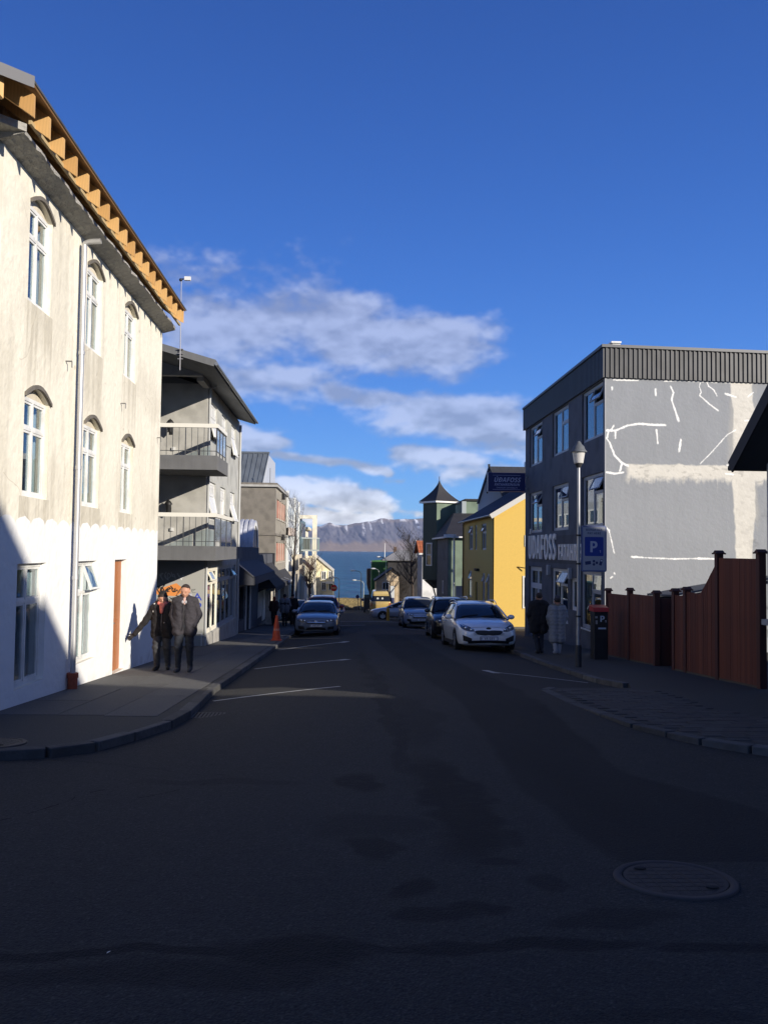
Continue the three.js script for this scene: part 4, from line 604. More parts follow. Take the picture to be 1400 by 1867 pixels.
// =====================================================  RIGHT EDGE AND OUT OF FRAME: the houses whose shadows lie over the street
{
  const roofM = M([.04, .042, .045], .7, { map: 'streak', m: 2 }), clad = M([.36, .385, .40], .7, { map: 'streak', m: 3 });
  const t = thing('corner_house', 'grey clad house at the right edge with a dark overhanging gable roof', 'house', [12.5, -.6, 10.9]);
  ms('gable_wall', [prism('x', [[7.05, .48], [14.68, .48], [14.68, 3.3], [10.92, 6.2], [7.05, 3.2]], 7.4, 7.6)], clad, t);
  ms('side_wall', bx(7.6, 13, .48, 3.4, 14.48, 14.68), clad, t); ms('side_wall', bx(7.6, 13, .48, 3.2, 7.05, 7.25), clad, t); ms('back_wall', prism('x', [[7.35, .48], [14.48, .48], [14.48, 3.4], [10.92, 6.1], [7.35, 3.4]], 12.8, 13), clad, t);
  for (let k = 0; k < 16; k++) ms('cladding_rib', bx(7.375, 7.4, .5, 3.25, 14.5 - k * .22, 14.53 - k * .22), clad, t);
  ms('corner_board', bx(7.36, 7.62, .48, 3.4, 14.6, 14.72), M([.42, .45, .46], .6, { map: 'streak', m: 3 }), t);
  ms('foundation', bx(7.42, 13, -1.5, .38, 7.1, 14.62), M([.1, .1, .105], .95, { map: 'mottle', m: 1.5, bump: 'mottleB', bm: .8, bs: .02 }), t); ms('ledge', bx(7.28, 13.1, .382, .478, 7.0, 14.8), M([.34, .345, .35], .8), t);
  for (const s of [0, 1]) { const d0 = s ? 14.93 : 6.75, ye = s ? 3.22 : 3.1; ms('roof', slab([[6.8, ye, d0], [13.95, ye, d0], [13.95, 6.31, 10.92], [6.8, 6.31, 10.92]], .16), roofM, t); }
  ms('barge_board', [slab([[6.77, 3.24, 14.95], [6.8, 3.24, 14.95], [6.8, 6.33, 10.925], [6.77, 6.33, 10.925]], .24)], DARK, t); ms('barge_board', [slab([[6.77, 3.12, 6.73], [6.8, 3.12, 6.73], [6.8, 6.33, 10.915], [6.77, 6.33, 10.915]], .24)], DARK, t);
  ms('gutter', cyl([6.8, 3.14, 14.98], [13.95, 3.14, 14.98], .05), DARK, t);
  windowX(t, 7.385, -1, 9.4, 10.4, 1.3, 2.7, [[1, [1]], [1, [1]]], {}); windowX(t, 7.385, -1, 11.4, 12.4, 1.3, 2.7, [[1, [1]], [1, [1]]], {});
  const gw = thing('added_shade_wall', 'added wall out of view that blocks the sun beside the corner house', 'wall', [7.7, -.4, 5.6]); ms('wall', bx(7.5, 7.7, -.7, 2.2, 4.4, 7.0), clad, gw); ms('coping', bx(7.44, 7.76, 2.2, 2.28, 4.34, 7.02), roofM, gw);  // added unseen wall; cuts short the sun streak across the road
  const b = thing('gabled_house', 'white rendered gabled house with a dark roof across the side street', 'house', [13, .4, -9]), wb = M([.55, .54, .5], .9, { map: 'mottle', m: 3 });
  ms('wall', prism('x', [[-20.2, -.6], [1.4, -.6], [1.4, 3.6], [-9.6, 12.0], [-20.2, 3.9]], 10.3, 15.8), wb, b);
  for (const s of [0, 1]) ms('roof', slab([[10, 3.4, s ? 1.95 : -21.25], [16, 3.4, s ? 1.95 : -21.25], [16, 12.34, -9.7], [10, 12.34, -9.7]], .2), roofM, b);
  for (const d of [-7, -4, -1, 1.4]) windowX(b, 10.28, -1, d - .6, d + .6, 1.4, 3, [[1, [1]], [1, [1]]], { glass: DARKGLASS });
  const c = thing('tall_back_house', 'narrow tall grey back house in the yard beside the corner house', 'house', [15.2, -1, 14.8]);
  ms('wall', bx(14.0, 16.4, -1.4, 9.85, 12.8, 16.8), wb, c); ms('roof', bx(13.98, 16.42, 9.85, 9.93, 12.78, 16.82), roofM, c);
  for (const y of [1, 3.8, 6.6]) windowX(c, 13.98, -1, 14.2, 15.4, y, y + 1.3, [[1, [1]], [1, [1]]], { glass: DARKGLASS });
}

// =====================================================  RIGHT: yellow house and what stands beyond it
function windowD(parent, D, x0, x1, y0, y1, o = {}) { // plain window in a wall that looks up the street
  const w = o.fw ?? .08, f = ms('window', [bx(x0, x1, y0, y0 + w, D - .04, D - .005), bx(x0, x1, y1 - w, y1, D - .04, D - .005), bx(x0, x0 + w, y0 + w, y1 - w, D - .04, D - .005), bx(x1 - w, x1, y0 + w, y1 - w, D - .04, D - .005), bx((x0 + x1) / 2 - w * .35, (x0 + x1) / 2 + w * .35, y0 + w, y1 - w, D - .038, D - .006)], o.mat ?? WHITE, parent);
  ms('pane', bx(x0 + w, (x0 + x1) / 2 - w * .35, y0 + w, y1 - w, D - .02, D - .008), DARKGLASS, f); ms('pane', bx((x0 + x1) / 2 + w * .35, x1 - w, y0 + w, y1 - w, D - .02, D - .008), DARKGLASS, f); return f;
}
{
  const X = 7.8, D = 45, DE = 56.6, ye = 3.6, t = thing('yellow_house', 'bright yellow two-storey house with a blue-grey sheet roof and white barge board', 'house', [11.8, -2.6, 51]);
  const yl = M([.82, .55, .13], .85, { map: 'grain', m: .7, bump: 'grainB', bm: .5, bs: .002 }), roofM = M([.10, .12, .17], .5, { metalness: .3, map: 'streak', m: 3 });
  const top = [[52.6, 54.2], [50.95, 51.8], [47.55, 49.15]], low = [[52.9, 54.2], [47.9, 48.9], [46.35, 47.35]];
  ms('front_wall', prism('x', [[D, -3.6], [DE, -3.6], [DE, ye], [D, ye]], X, X + .3, [...top.map(([a, b]) => rect(a, b, 1.7, 3.2)), ...low.map(([a, b]) => rect(a, b, -1.25, .4)), rect(50.6, 51.45, -2.35, -.2)]), yl, t);
  ms('gable_wall', prism('d', [[X, -2.32], [15.8, -2.32], [15.8, ye], [11.8, ye + 2.4], [X, ye]], D - .002, D + .28), yl, t); ms('plinth', bx(X - .02, 15.8, -3.4, -2.322, D - .03, D + .2), M([.12, .11, .1], .9, { map: 'mottle', m: 1 }), t);
  ms('far_wall', [prism('d', [[X + .31, -3.6], [15.8, -3.6], [15.8, ye], [11.8, ye + 2.4], [X + .31, ye + .15]], DE - .2, DE)], yl, t);
  ms('roof', slab([[7.55, 3.55, 44.72], [7.55, 3.55, 56.9], [11.8, 6.15, 56.9], [11.8, 6.15, 44.72]], .1), roofM, t); ms('roof', slab([[16.05, 3.55, 44.72], [16.05, 3.55, 56.9], [11.802, 6.15, 56.9], [11.802, 6.15, 44.72]], .1), roofM, t);
  for (let d = 44.9; d < 56.9; d += .6) ms('roof_seam', slab([[7.54, 3.575, d], [7.54, 3.575, d + .04], [11.79, 6.175, d + .04], [11.79, 6.175, d]], .03), roofM, t);
  ms('barge_board', slab([[7.5, 3.56, 44.68], [7.5, 3.56, 44.72], [11.8, 6.19, 44.72], [11.8, 6.19, 44.68]], .26), M([.55, .54, .5], .6), t); ms('barge_board', slab([[16.1, 3.56, 44.68], [16.1, 3.56, 44.72], [11.802, 6.19, 44.72], [11.802, 6.19, 44.68]], .26), M([.55, .54, .5], .6), t);
  ms('downpipe', cyl([7.72, -2.6, 56.3], [7.72, 3.45, 56.3], .05), M([.2, .13, .04], .6), t); ms('gutter', cyl([7.5, 3.5, 44.7], [7.5, 3.5, 56.9], .06), M([.1, .11, .13], .4, { metalness: .5 }), t);
  const wm = M([.38, .4, .42], .5); top.forEach(([a, b], i) => windowX(t, X + .06, -1, a, b, 1.7, 3.2, b - a > 1 ? [[1, [.7, .3]], [1, [.7, .3]]] : [[1, [.7, .3]]], { mat: wm, fw: .08, open: i === 1 ? undefined : { 3: .4 } }));
  low.forEach(([a, b]) => windowX(t, X + .06, -1, a, b, -1.25, .4, [[1, [.7, .3]], [1, [.7, .3]]], { mat: wm, fw: .08, open: { 3: .35 } }));
  ms('door', bx(X + .08, X + .12, -2.35, -.2, 50.62, 51.43), M([.12, .07, .03], .6), t); for (const d of [49.9, 50.4]) ms('wall_light', bx(X - .22, X, .46, .62, d, d + .18, .03), BLACK, t);
  windowD(t, D, 9.33, 10.4, -1.35, .35); windowD(t, D, 9.42, 10.4, 1.9, 2.5); ms('lamp_arm', [cyl([9.05, .82, D - .02], [9.6, .74, D - .3], .025)], BLACK, t);

  const p = thing('white_gable_house', 'white gable with a steep dark roof peeping over the yellow house', 'house', [11.5, -3, 64]);
  ms('wall', prism('d', [[9.2, -3], [12.2, -3], [12.2, 5.2], [10.05, 7.45], [9.3, 5.1]], 60, 60.3), M([.6, .61, .64], .9), p); ms('slit_window', bx(9.85, 9.95, 5.7, 6.6, 59.97, 59.998), DARK, p);
  ms('roof', slab([[10.0, 7.6, 59.8], [13.6, 7.6, 59.8], [13.6, 5.0, 57.0], [10.6, 5.0, 57.0]], .12), M([.04, .042, .05], .8, { map: 'streak', m: 2 }), p); ms('roof', slab([[10.03, 7.6, 59.9], [10.03, 7.6, 60.5], [9.22, 5.0, 60.5], [9.22, 5.0, 59.9]], .1), M([.04, .042, .05], .8), p); ms('chimney', bx(12.6, 13.1, 6.9, 8.0, 59.9, 60.4), WHITE2, p); ms('ridge_cap', bx(9.92, 10.05, 7.55, 7.75, 59.7, 59.9), DARK, p);
}
{
  const t = thing('green_tower_house', 'dark green house with a pointed corner turret and pale green upper walls', 'house', [9.5, -3.8, 70]);
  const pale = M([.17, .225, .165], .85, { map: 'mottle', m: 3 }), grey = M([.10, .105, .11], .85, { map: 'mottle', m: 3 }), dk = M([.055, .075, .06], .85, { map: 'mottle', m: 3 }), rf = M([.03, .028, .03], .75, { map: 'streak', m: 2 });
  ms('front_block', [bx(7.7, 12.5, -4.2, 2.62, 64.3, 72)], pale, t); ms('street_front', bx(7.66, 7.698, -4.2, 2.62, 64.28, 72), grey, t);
  ms('lower_roof', slab([[7.35, 2.7, 63.9], [12.8, 2.7, 63.9], [12.8, 4.75, 70.5], [8.9, 4.75, 70.5]], .12), rf, t); ms('lower_roof', slab([[7.35, 2.7, 63.9], [8.9, 4.75, 70.5], [8.9, 4.75, 72], [7.35, 2.7, 73.5]], .12), rf, t); ms('eave_trim', [bx(7.3, 8.15, 2.6, 2.85, 63.82, 63.9), bx(8.16, 12.8, 2.62, 2.72, 63.84, 63.9), bx(7.28, 7.36, 2.58, 2.7, 63.9, 73.4)], WHITE2, t);
  ms('upper_storey', bx(9.9, 13.5, 2.7, 5.8, 70.6, 78), pale, t); ms('upper_roof', bx(9.8, 13.6, 5.802, 5.95, 70.4, 78.2), rf, t); ms('pilaster', bx(9.55, 9.898, 3.5, 5.75, 70.5, 71), M([.32, .36, .36], .8), t);
  windowX(t, 7.64, -1, 66.4, 67.2, .9, 2.2, [[1, [1]]], { mat: grey, glass: DARKGLASS }); windowX(t, 7.64, -1, 67.0, 67.6, -1.7, -.7, [[1, [1]]], { mat: WHITE2, glass: DARKGLASS });
  // turret, turned towards the street corner
  const c = [7.95, 73.2], ang = .52, tur = (g) => { g.rotateY(ang).translate(c[0], 0, -c[1]); return g; }, s = .98;
  ms('turret', tur(new THREE.BoxGeometry(2 * s, 6.5, 2 * s).translate(0, 2.42, 0)), dk, t); ms('turret_lit_side', tur(new THREE.BoxGeometry(2 * s - .02, 6.4, .02).translate(0, 2.45, s + .012)), pale, t);  // light put into the colours: pale sunlit face, dark shaded faces
  { const q = []; for (let i = 0; i <= 12; i++) { const f = i / 12; q.push(new THREE.Vector2(1.78 * Math.pow(1 - f, 1.75) + .012, 5.86 + 1.95 * f)); } const g = new THREE.LatheGeometry([new THREE.Vector2(0, 5.84), ...q], 4); g.rotateY(Math.PI / 4); ms('spire', toCreasedNormals(plain(tur(g)), .4), rf, t); ms('finial', cyl([c[0], 7.75, c[1]], [c[0], 8.0, c[1]], .03), DARK, t); }
  ms('turret_trim', tur(new THREE.BoxGeometry(2.46, .14, 2.46).translate(0, 5.76, 0)), WHITE2, t); ms('turret_foot', tur(new THREE.CylinderGeometry(1.3, .5, .7, 4).rotateY(Math.PI / 4).translate(0, -1.2, 0)), grey, t);
  { const g = [], pn = []; for (const [x0, x1, y0, y1] of [[-.42, .42, .35, .45], [-.42, .42, 2.2, 2.3], [-.42, -.33, .45, 2.2], [.33, .42, .45, 2.2], [-.33, .33, 1.25, 1.33]]) g.push(new THREE.BoxGeometry(.05, y1 - y0, x1 - x0).translate(-s - .03, (y0 + y1) / 2, -(x0 + x1) / 2)); const f = ms('window', g.map(tur), WHITE2, t); ms('pane', tur(new THREE.BoxGeometry(.02, .8, .66).translate(-s - .015, .85, 0)), DARKGLASS, f); ms('pane', tur(new THREE.BoxGeometry(.02, .87, .66).translate(-s - .015, 1.77, 0)), DARKGLASS, f); }
  ms('brace', [cyl([7.3, -1.1, 72.2], [7.7, -2.6, 72.0], .06)], DARK, t);
  ms('garage_front', [bx(8.0, 9.9, -3.4, -.9, 61.9, 62.3)], M([.35, .34, .33], .8), t); ms('garage_roof', slab([[7.9, -1.75, 61.4], [10, -1.2, 61.4], [10, -1.2, 62.4], [7.9, -1.75, 62.4]], .12), WHITE2, t); ms('garage_board', [bx(8.4, 9.7, -1.1, -.3, 61.8, 61.88)], M([.4, .39, .37], .7, { map: 'mottle', m: 1 }), t);
}
{
  const t = thing('white_tile_house', 'white house with an orange pantile roof beyond the green turret', 'house', [9.5, -4.8, 89]);
  const w = M([.74, .74, .73], .9, { map: 'mottle', m: 4 }), gr = M([.42, .43, .46], .9, { map: 'mottle', m: 4 });
  ms('wall', [bx(7.6, 10, -5.6, 1.42, 84.4, 90)], w, t); ms('shade_grey_gable', prism('x', [[84.4, -5.6], [90, -5.6], [90, 1.42], [87, 2.5], [84.4, 1.42]], 7.54, 7.598), gr, t);  // street gable of the white house coloured grey for its shade
  const tm = [[.42, .13, .05], [.46, .15, .06], [.38, .115, .045]].map((c) => M(c, .8)); ms('roof_deck', slab([[7.15, 1.4, 84], [10.3, 1.4, 84], [10.3, 2.64, 87], [7.15, 2.64, 87]], .06), tm[2], t); ms('roof_deck', slab([[7.15, 1.4, 90.4], [10.3, 1.4, 90.4], [10.3, 2.64, 87], [7.15, 2.64, 87]], .06), tm[2], t);
  for (let r = 0; r < 9; r++) for (let k = 0; k < 9; k++) { const f0 = r / 9, f1 = (r + 1.06) / 9, x0 = 7.16 + k * .27; ms('roof_tile', slab([[x0, mix(1.47, 2.68, f0), mix(83.95, 87, f0)], [x0 + .25, mix(1.43, 2.66, f0), mix(83.95, 87, f0)], [x0 + .25, mix(1.40, 2.64, f1), mix(83.95, 87, f1)], [x0, mix(1.42, 2.65, f1), mix(83.95, 87, f1)]], .03), tm[(r * 5 + k * 3) % 3], t); }
  ms('fascia', bx(7.12, 10.3, 1.24, 1.4, 83.93, 84.0), WHITE, t); ms('barge_board', [slab([[7.1, 1.42, 90.4], [7.16, 1.42, 90.4], [7.16, 2.68, 87], [7.1, 2.68, 87]], .16)], WHITE2, t);
  for (const [d, y] of [[85.4, -.2], [88.2, -.2], [85.6, -3.6], [88.4, -3.6]]) windowX(t, 7.52, -1, d, d + .8, y, y + 1.3, [[1, [1]]], { glass: DARKGLASS, mat: GREYF });
  const k = thing('dark_house', 'dark-walled house with a grey hip roof behind bare branches', 'house', [6.8, -5.5, 104]), dw = M([.035, .033, .035], .9, { map: 'mottle', m: 2 });
  ms('wall', bx(4.95, 8.4, -6, .52, 100, 101.9), dw, k); ms('roof', slab([[4.2, .5, 99.5], [8.8, .5, 99.5], [8.8, 1.72, 101.2], [6.2, 1.72, 101.2]], .1), M([.24, .24, .25], .8, { map: 'streak', m: 2 }), k); ms('roof', slab([[4.2, .5, 99.5], [6.2, 1.72, 101.2], [4.2, .5, 102.4]], .1), M([.05, .05, .055], .8), k); ms('chimney', bx(5.65, 6.0, 1.0, 2.05, 101, 101.4), M([.12, .08, .06], .9), k);
  const b = thing('beige_house', 'small beige clad house with a black gable roof beside the van', 'house', [4.6, -5.4, 97]), be = M([.56, .44, .29], .85, { map: 'streak', m: 1 });
  ms('wall', prism('d', [[3.42, -5.8], [5.9, -5.8], [5.9, -1.2], [5.2, -.45], [3.42, -1.68]], 95.2, 99), be, b); for (let x = 3.5; x < 5.9; x += .3) ms('cladding_batten', bx(x, x + .06, -5, -1.72, 95.16, 95.2), be, b); ms('string_course', bx(3.4, 5.92, -1.78, -1.66, 95.12, 95.16), M([.5, .4, .28], .8), b);
  ms('roof', slab([[3.2, -1.72, 94.9], [5.2, -.28, 94.9], [5.2, -.28, 99.3], [3.2, -1.72, 99.3]], .14), DARK, b); ms('roof', slab([[6.4, -1.1, 94.9], [5.202, -.28, 94.9], [5.202, -.28, 99.3], [6.4, -1.1, 99.3]], .14), DARK, b); windowD(b, 95.12, 4.1, 4.85, -2.75, -1.85); ms('poster', bx(5.0, 5.45, -3.6, -2.3, 95.1, 95.15), M([.5, .52, .53], .6), b); ms('poster', bx(5.0, 5.45, -4.2, -3.62, 95.1, 95.15), M([.02, .03, .1], .6), b);
  const g = thing('green_shed', 'green corrugated building end standing by the water', 'shed', [4.4, -6, 105.7]), gm = M([.055, .17, .05], .7, { map: 'streak', m: 1 }); ms('wall', prism('d', [[3.19, -6.4], [5.6, -6.4], [5.6, .56], [3.19, .36]], 104.5, 107), gm, g); for (let x = 3.25; x < 5.5; x += .26) ms('wall_rib', bx(x, x + .065, -6, .34, 104.44, 104.5), gm, g); ms('lamp_head', ball(3.12, .15, 104.4, .09, .16, .09), WHITE, g);
  const r = thing('brown_glass_block', 'dark brown glazed block with a rounded corner at the street end', 'building', [3.4, -6.2, 110]), br = M([.05, .035, .03], .5); ms('wall', prism('d', [[3.25, -6.4], [4.0, -6.4], [4.0, -.68], [2.9, -.68], [2.76, -.72], [2.72, -.9], [2.74, -2.6], [2.86, -3.2], [3.05, -3.7]], 108, 111), br, r); for (const [y0, y1] of [[-1.55, -1.0], [-2.2, -1.75], [-2.95, -2.4], [-3.6, -3.1]]) ms('window', bx(3.08, 3.78, y0, y1, 107.96, 107.998), M([.09, .1, .13], .12), r);
}

// =====================================================  LEFT, FURTHER DOWN
{
  const X = -4.62, t = thing('barrel_dormer_shop', 'low dark shop with a ribbed barrel-roofed dormer beyond the grey balcony house', 'shop building', [-7.5, -2.4, 40.5]);
  const dk = M([.085, .09, .105], .9, { map: 'mottle', m: 2 }), tin = M([.6, .62, .68], .5, { metalness: .2, map: 'streak', m: 2 });
  ms('wall', prism('x', [[35.2, -3], [46.2, -3], [46.2, 1.68], [35.2, 1.68]], X - .3, X, [rect(40.4, 42.0, -2.3, -.1), rect(36.2, 39.8, -1.6, -.1)]), dk, t); ms('flat_roof', bx(-12, X - .302, 1.3, 1.6, 35.2, 46.2), dk, t); ms('far_wall', bx(-12, X - .302, -3, 1.298, 46, 46.2), dk, t); ms('near_wall', bx(-12, X - .302, -3, 1.298, 35.2, 35.4), dk, t);
  const c = 44.05, r = 1.36, arc = (rad, n = 18) => span(0, Math.PI, Math.PI / n).map((a) => [c - rad * Math.cos(a), 1.7 + rad * Math.sin(a)]);
  ms('barrel_roof', prism('x', [[c - r, 1.685], ...arc(r), [c + r, 1.685], [c + r - .09, 1.685], ...arc(r - .09).reverse(), [c - r + .09, 1.685]], -10, X + .05), tin, t);
  for (let x = X - .1; x > -8.5; x -= .23) ms('barrel_rib', prism('x', [...arc(r + .06, 14), ...arc(r - .001, 14).reverse()], x - .11, x), tin, t);
  ms('arch_rim', prism('x', [...arc(r - .091), ...arc(r - .27).reverse()], X - .02, X + .045), WHITE2, t); ms('arch_wall', prism('x', arc(r - .1, 14), X - .06, X - .021), M([.12, .10, .085], .8, { map: 'mottle', m: 1 }), t); ms('arch_window', prism('x', arc(r - .3, 12), X - .02, X - .004), M([.10, .09, .08], .2), t); ms('glazing_bar', [bx(X - .003, X + .02, 1.7, 2.75, c - .04, c + .04)], WHITE2, t);
  ms('canopy', [slab([[X, 1.05, 36], [X, 1.05, 46.1], [-3.75, .45, 46.1], [-3.75, .45, 36]], .08), prism('d', [[X, .1], [-3.75, .1], [-3.75, .38], [X, .98]], 46.0, 46.08), prism('d', [[X, .1], [-3.75, .1], [-3.75, .38], [X, .98]], 36.0, 36.06), bx(-3.78, -3.73, .12, .42, 36.07, 45.99)], M([.06, .063, .075], .85), t);
  ms('lower_roof', [slab([[-9, 1.45, 35.3], [X, 1.3, 35.3], [X, 1.3, 42.6], [-9, 1.45, 42.6]], .05)], M([.1, .1, .12], .7), t);
  ms('door_post', bx(X - .02, X + .06, -2.3, -.1, 40.3, 40.42), WHITE2, t); ms('door_post', bx(X - .02, X + .06, -2.35, -.1, 42.0, 42.15), WHITE2, t); ms('door', bx(X - .2, X - .15, -2.3, -.1, 40.43, 41.99), M([.03, .028, .03], .4), t);
  ms('shop_glass', bx(X - .2, X - .15, -1.6, -.1, 36.2, 39.8), DARKGLASS, t); for (const d of [37.4, 38.6]) ms('mullion', bx(X - .14, X - .08, -1.6, -.1, d, d + .07), GREYF, t);
  const tagM = M([.02, .02, .025], .8); for (let k = 0; k < 7; k++) ms('spray_mark', tube([[X + .004, -.5 - .15 * k, 39.9 + .06 * k], [X + .005, -.7 - .1 * k + rr(-.2, .2), 40.1], [X + .004, -.6 - .15 * k, 40.28]], .012, 8, 4), tagM, t);

  const a = thing('awning_shop', 'shop front with cream panels under a black awning beside the concrete house', 'shop', [-5.5, -2.9, 51.2]);
  const crm = M([.68, .64, .55], .8, { map: 'mottle', m: 1.5 });
  ms('wall', bx(-5.0, -4.72, -3.4, 1.3, 46.3, 56.1), dk, a); ms('cream_panel', bx(-4.718, -4.68, -2.15, -.75, 46.8, 49.2), crm, a); ms('cream_panel', bx(-4.718, -4.68, -2.5, -.75, 49.5, 51.2), crm, a); ms('window', bx(-4.718, -4.69, -2.4, -.9, 51.5, 55.6), DARKGLASS, a); for (const d of [51.5, 52.8, 54.2, 55.5]) ms('mullion', bx(-4.689, -4.63, -2.4, -.9, d, d + .12), crm, a); ms('base', bx(-4.718, -4.62, -3.4, -2.55, 46.4, 56), M([.2, .17, .14], .9, { map: 'mottle', m: .8 }), a);
  ms('awning', [slab([[-4.72, .75, 46.4], [-4.72, .75, 56], [-3.7, -.45, 56], [-3.7, -.45, 46.4]], .05), prism('d', [[-4.7, -.5], [-3.72, -.5], [-4.7, .66]], 46.42, 46.46), bx(-3.73, -3.69, -.68, -.46, 46.4, 56)], M([.03, .03, .033], .95), a);
  ms('spot_lamp', [cyl([-3.9, -.2, 53], [-3.5, -.35, 53], .03), ball(-3.45, -.42, 53, .12, .16, .12)], STEEL, a); ms('spot_lamp', [cyl([-3.9, -.2, 55.4], [-3.5, -.35, 55.4], .03), ball(-3.45, -.42, 55.4, .12, .16, .12)], STEEL, a);
  const sb = thing('pavement_sign', 'cream folding sign board standing on the pavement before the awning shop', 'sign board', [-4.1, gy(48) + .09, 48]); ms('board', [slab([[-4.35, -2.55, 48.0], [-3.85, -2.55, 48.0], [-3.85, -1.75, 48.15], [-4.35, -1.75, 48.15]], .03)], crm, sb); ms('board', [slab([[-4.35, -2.55, 48.4], [-3.85, -2.55, 48.4], [-3.85, -1.75, 48.19], [-4.35, -1.75, 48.19]], .03)], crm, sb);
}
{
  const X = -4.6, D = 56.2, DE = 66.8, t = thing('concrete_house', 'pebble-dashed concrete block with pink-curtained ribbon windows and a thin white roof edge', 'building', [-9, -3.4, 61.5]);
  const cm = M([.27, .245, .205], .95, { map: 'mottle', m: 2.2, bump: 'grainB', bm: .5, bs: .03 }), fm = M([.37, .34, .28], .95, { map: 'streak', m: 2.5, bump: 'grainB', bm: .5, bs: .02 });
  const w = [57.4, 65.3];
  ms('front_wall', prism('x', [[D + .401, -4.2], [DE - .401, -4.2], [DE - .401, 5.66], [D + .401, 5.66]], X - .4, X, [rect(...w, 3.66, 4.96), rect(...w, .72, 2.08), rect(57, 66, -3.2, -.7)]), fm, t);
  ms('side_wall', bx(-16, X, 1.36, 5.66, D, D + .4), cm, t); ms('shade_painted_wall', bx(-16, X, -4, 1.358, D + .003, D + .4), M([.026, .028, .035], .9, { map: 'mottle', m: 2 }), t); ms('far_wall', bx(-16, X, -4.2, 5.66, DE - .4, DE), cm, t); ms('roof', bx(-16.2, X - .41, 5.2, 5.5, D + .41, DE - .41), cm, t);  // lower side wall coloured near-black to stand for the shade there
  ms('string_course', [bx(-16, X + .08, 2.5, 2.64, D - .07, D - .002), bx(X + .002, X + .08, 2.5, 2.639, D, DE)], cm, t); ms('roof_edge', [bx(-16.1, X + .14, 5.662, 5.8, D - .16, DE + .1)], M([.5, .49, .45], .7, { map: 'streak', m: 1 }), t); ms('roof_edge', bx(-16.1, X + .1, 5.8, 5.93, D - .1, DE + .05), M([.2, .18, .15], .9, { map: 'mottle', m: 1 }), t);
  const pk = M([.40, .19, .14], .9, { map: 'streak', m: .8 }), pl = M([.46, .42, .35], .9);
  for (const [y0, y1] of [[3.66, 4.96], [.72, 2.08]]) { const f = ms('window', [bx(X - .36, X - .3, y0, y0 + .08, ...w), bx(X - .36, X - .3, y1 - .08, y1, ...w)], pl, t); for (let k = 0; k < 4; k++) { const d = w[0] + k * 1.975; ms('pane', bx(X - .32, X - .31, y0 + .08, y1 - .08, d + .1, d + 1.95), GL, f); ms('curtain', curtainGeo(X - .045, d + .15, d + 1.9, y0 + .06, y1 - .06, .03, .35), pk, f); if (k) ms('fin', bx(X - .3, X + .02, y0, y1, d - .06, d + .1), pl, t); } ms('sill', bx(X - .3, X + .05, y0 - .07, y0, w[0] - .1, w[1] + .1), pl, t); }
  ms('shop_glass', bx(X - .35, X - .3, -3.2, -.7, 57, 66), DARKGLASS, t); for (let d = 57.6; d < 66; d += 1.7) ms('mullion', bx(X - .3, X - .2, -3.2, -.7, d, d + .12), WHITE2, t); ms('awning', slab([[X, .15, 57], [X, .15, 66.5], [-3.9, -.75, 66.5], [-3.9, -.75, 57]], .06), M([.035, .035, .038], .9), t); ms('poster', bx(X - .295, X - .28, -2.6, -1.3, 63.2, 64.6), M([.12, .42, .46], .7), t);
  ms('wall_lamp', [lathe([[0, .36], [.06, .34], [.09, .24], [.3, .02], [.3, -.04], [.05, -.02], [0, -.02]], [-6.05, .62, D - .3], 14), bx(-6.08, -6.02, .86, .92, D - .3, D)], BLACK, t); for (const y of [5.15, 2.25]) ms('wall_lamp', bx(X, X + .25, y, y + .42, 61.5, 61.8, .05), BLACK, t);
  const z = thing('zinc_roofed_house', 'steep standing-seam zinc roof rising behind the concrete house', 'house', [-11, -4, 73]), zm = M([.125, .145, .17], .5, { metalness: .15, map: 'mottle', m: 3 });
  const P = (u, f) => [mix(-12, -6.6 - (1 - f) * .62, u), mix(5, 9.75, f), mix(70, 73, f)];
  ms('roof', slab([P(0, 0), P(1, 0), P(1, 1), P(0, 1)], .15), zm, z); for (let k = 0; k <= 13; k++) { const u = k / 13, a = P(u, 0), b = P(u, 1); ms('roof_seam', slab([[a[0] - .03, a[1], a[2] - .07], [a[0] + .03, a[1], a[2] - .07], [b[0] + .03, b[1], b[2] - .07], [b[0] - .03, b[1], b[2] - .07]], .1), zm, z); }
  ms('gable_wall', prism('x', [[70.02, 5], [80, 5], [80, 9.6], [73.1, 9.6]], -7.2, -6.62), M([.42, .45, .5], .7), z); ms('wall', bx(-12, -6.7, -4, 5, 70.3, 80), M([.3, .31, .33], .9), z); ms('ridge_cap', bx(-12.1, -6.56, 9.7, 9.86, 72.9, 73.3), zm, z);
}
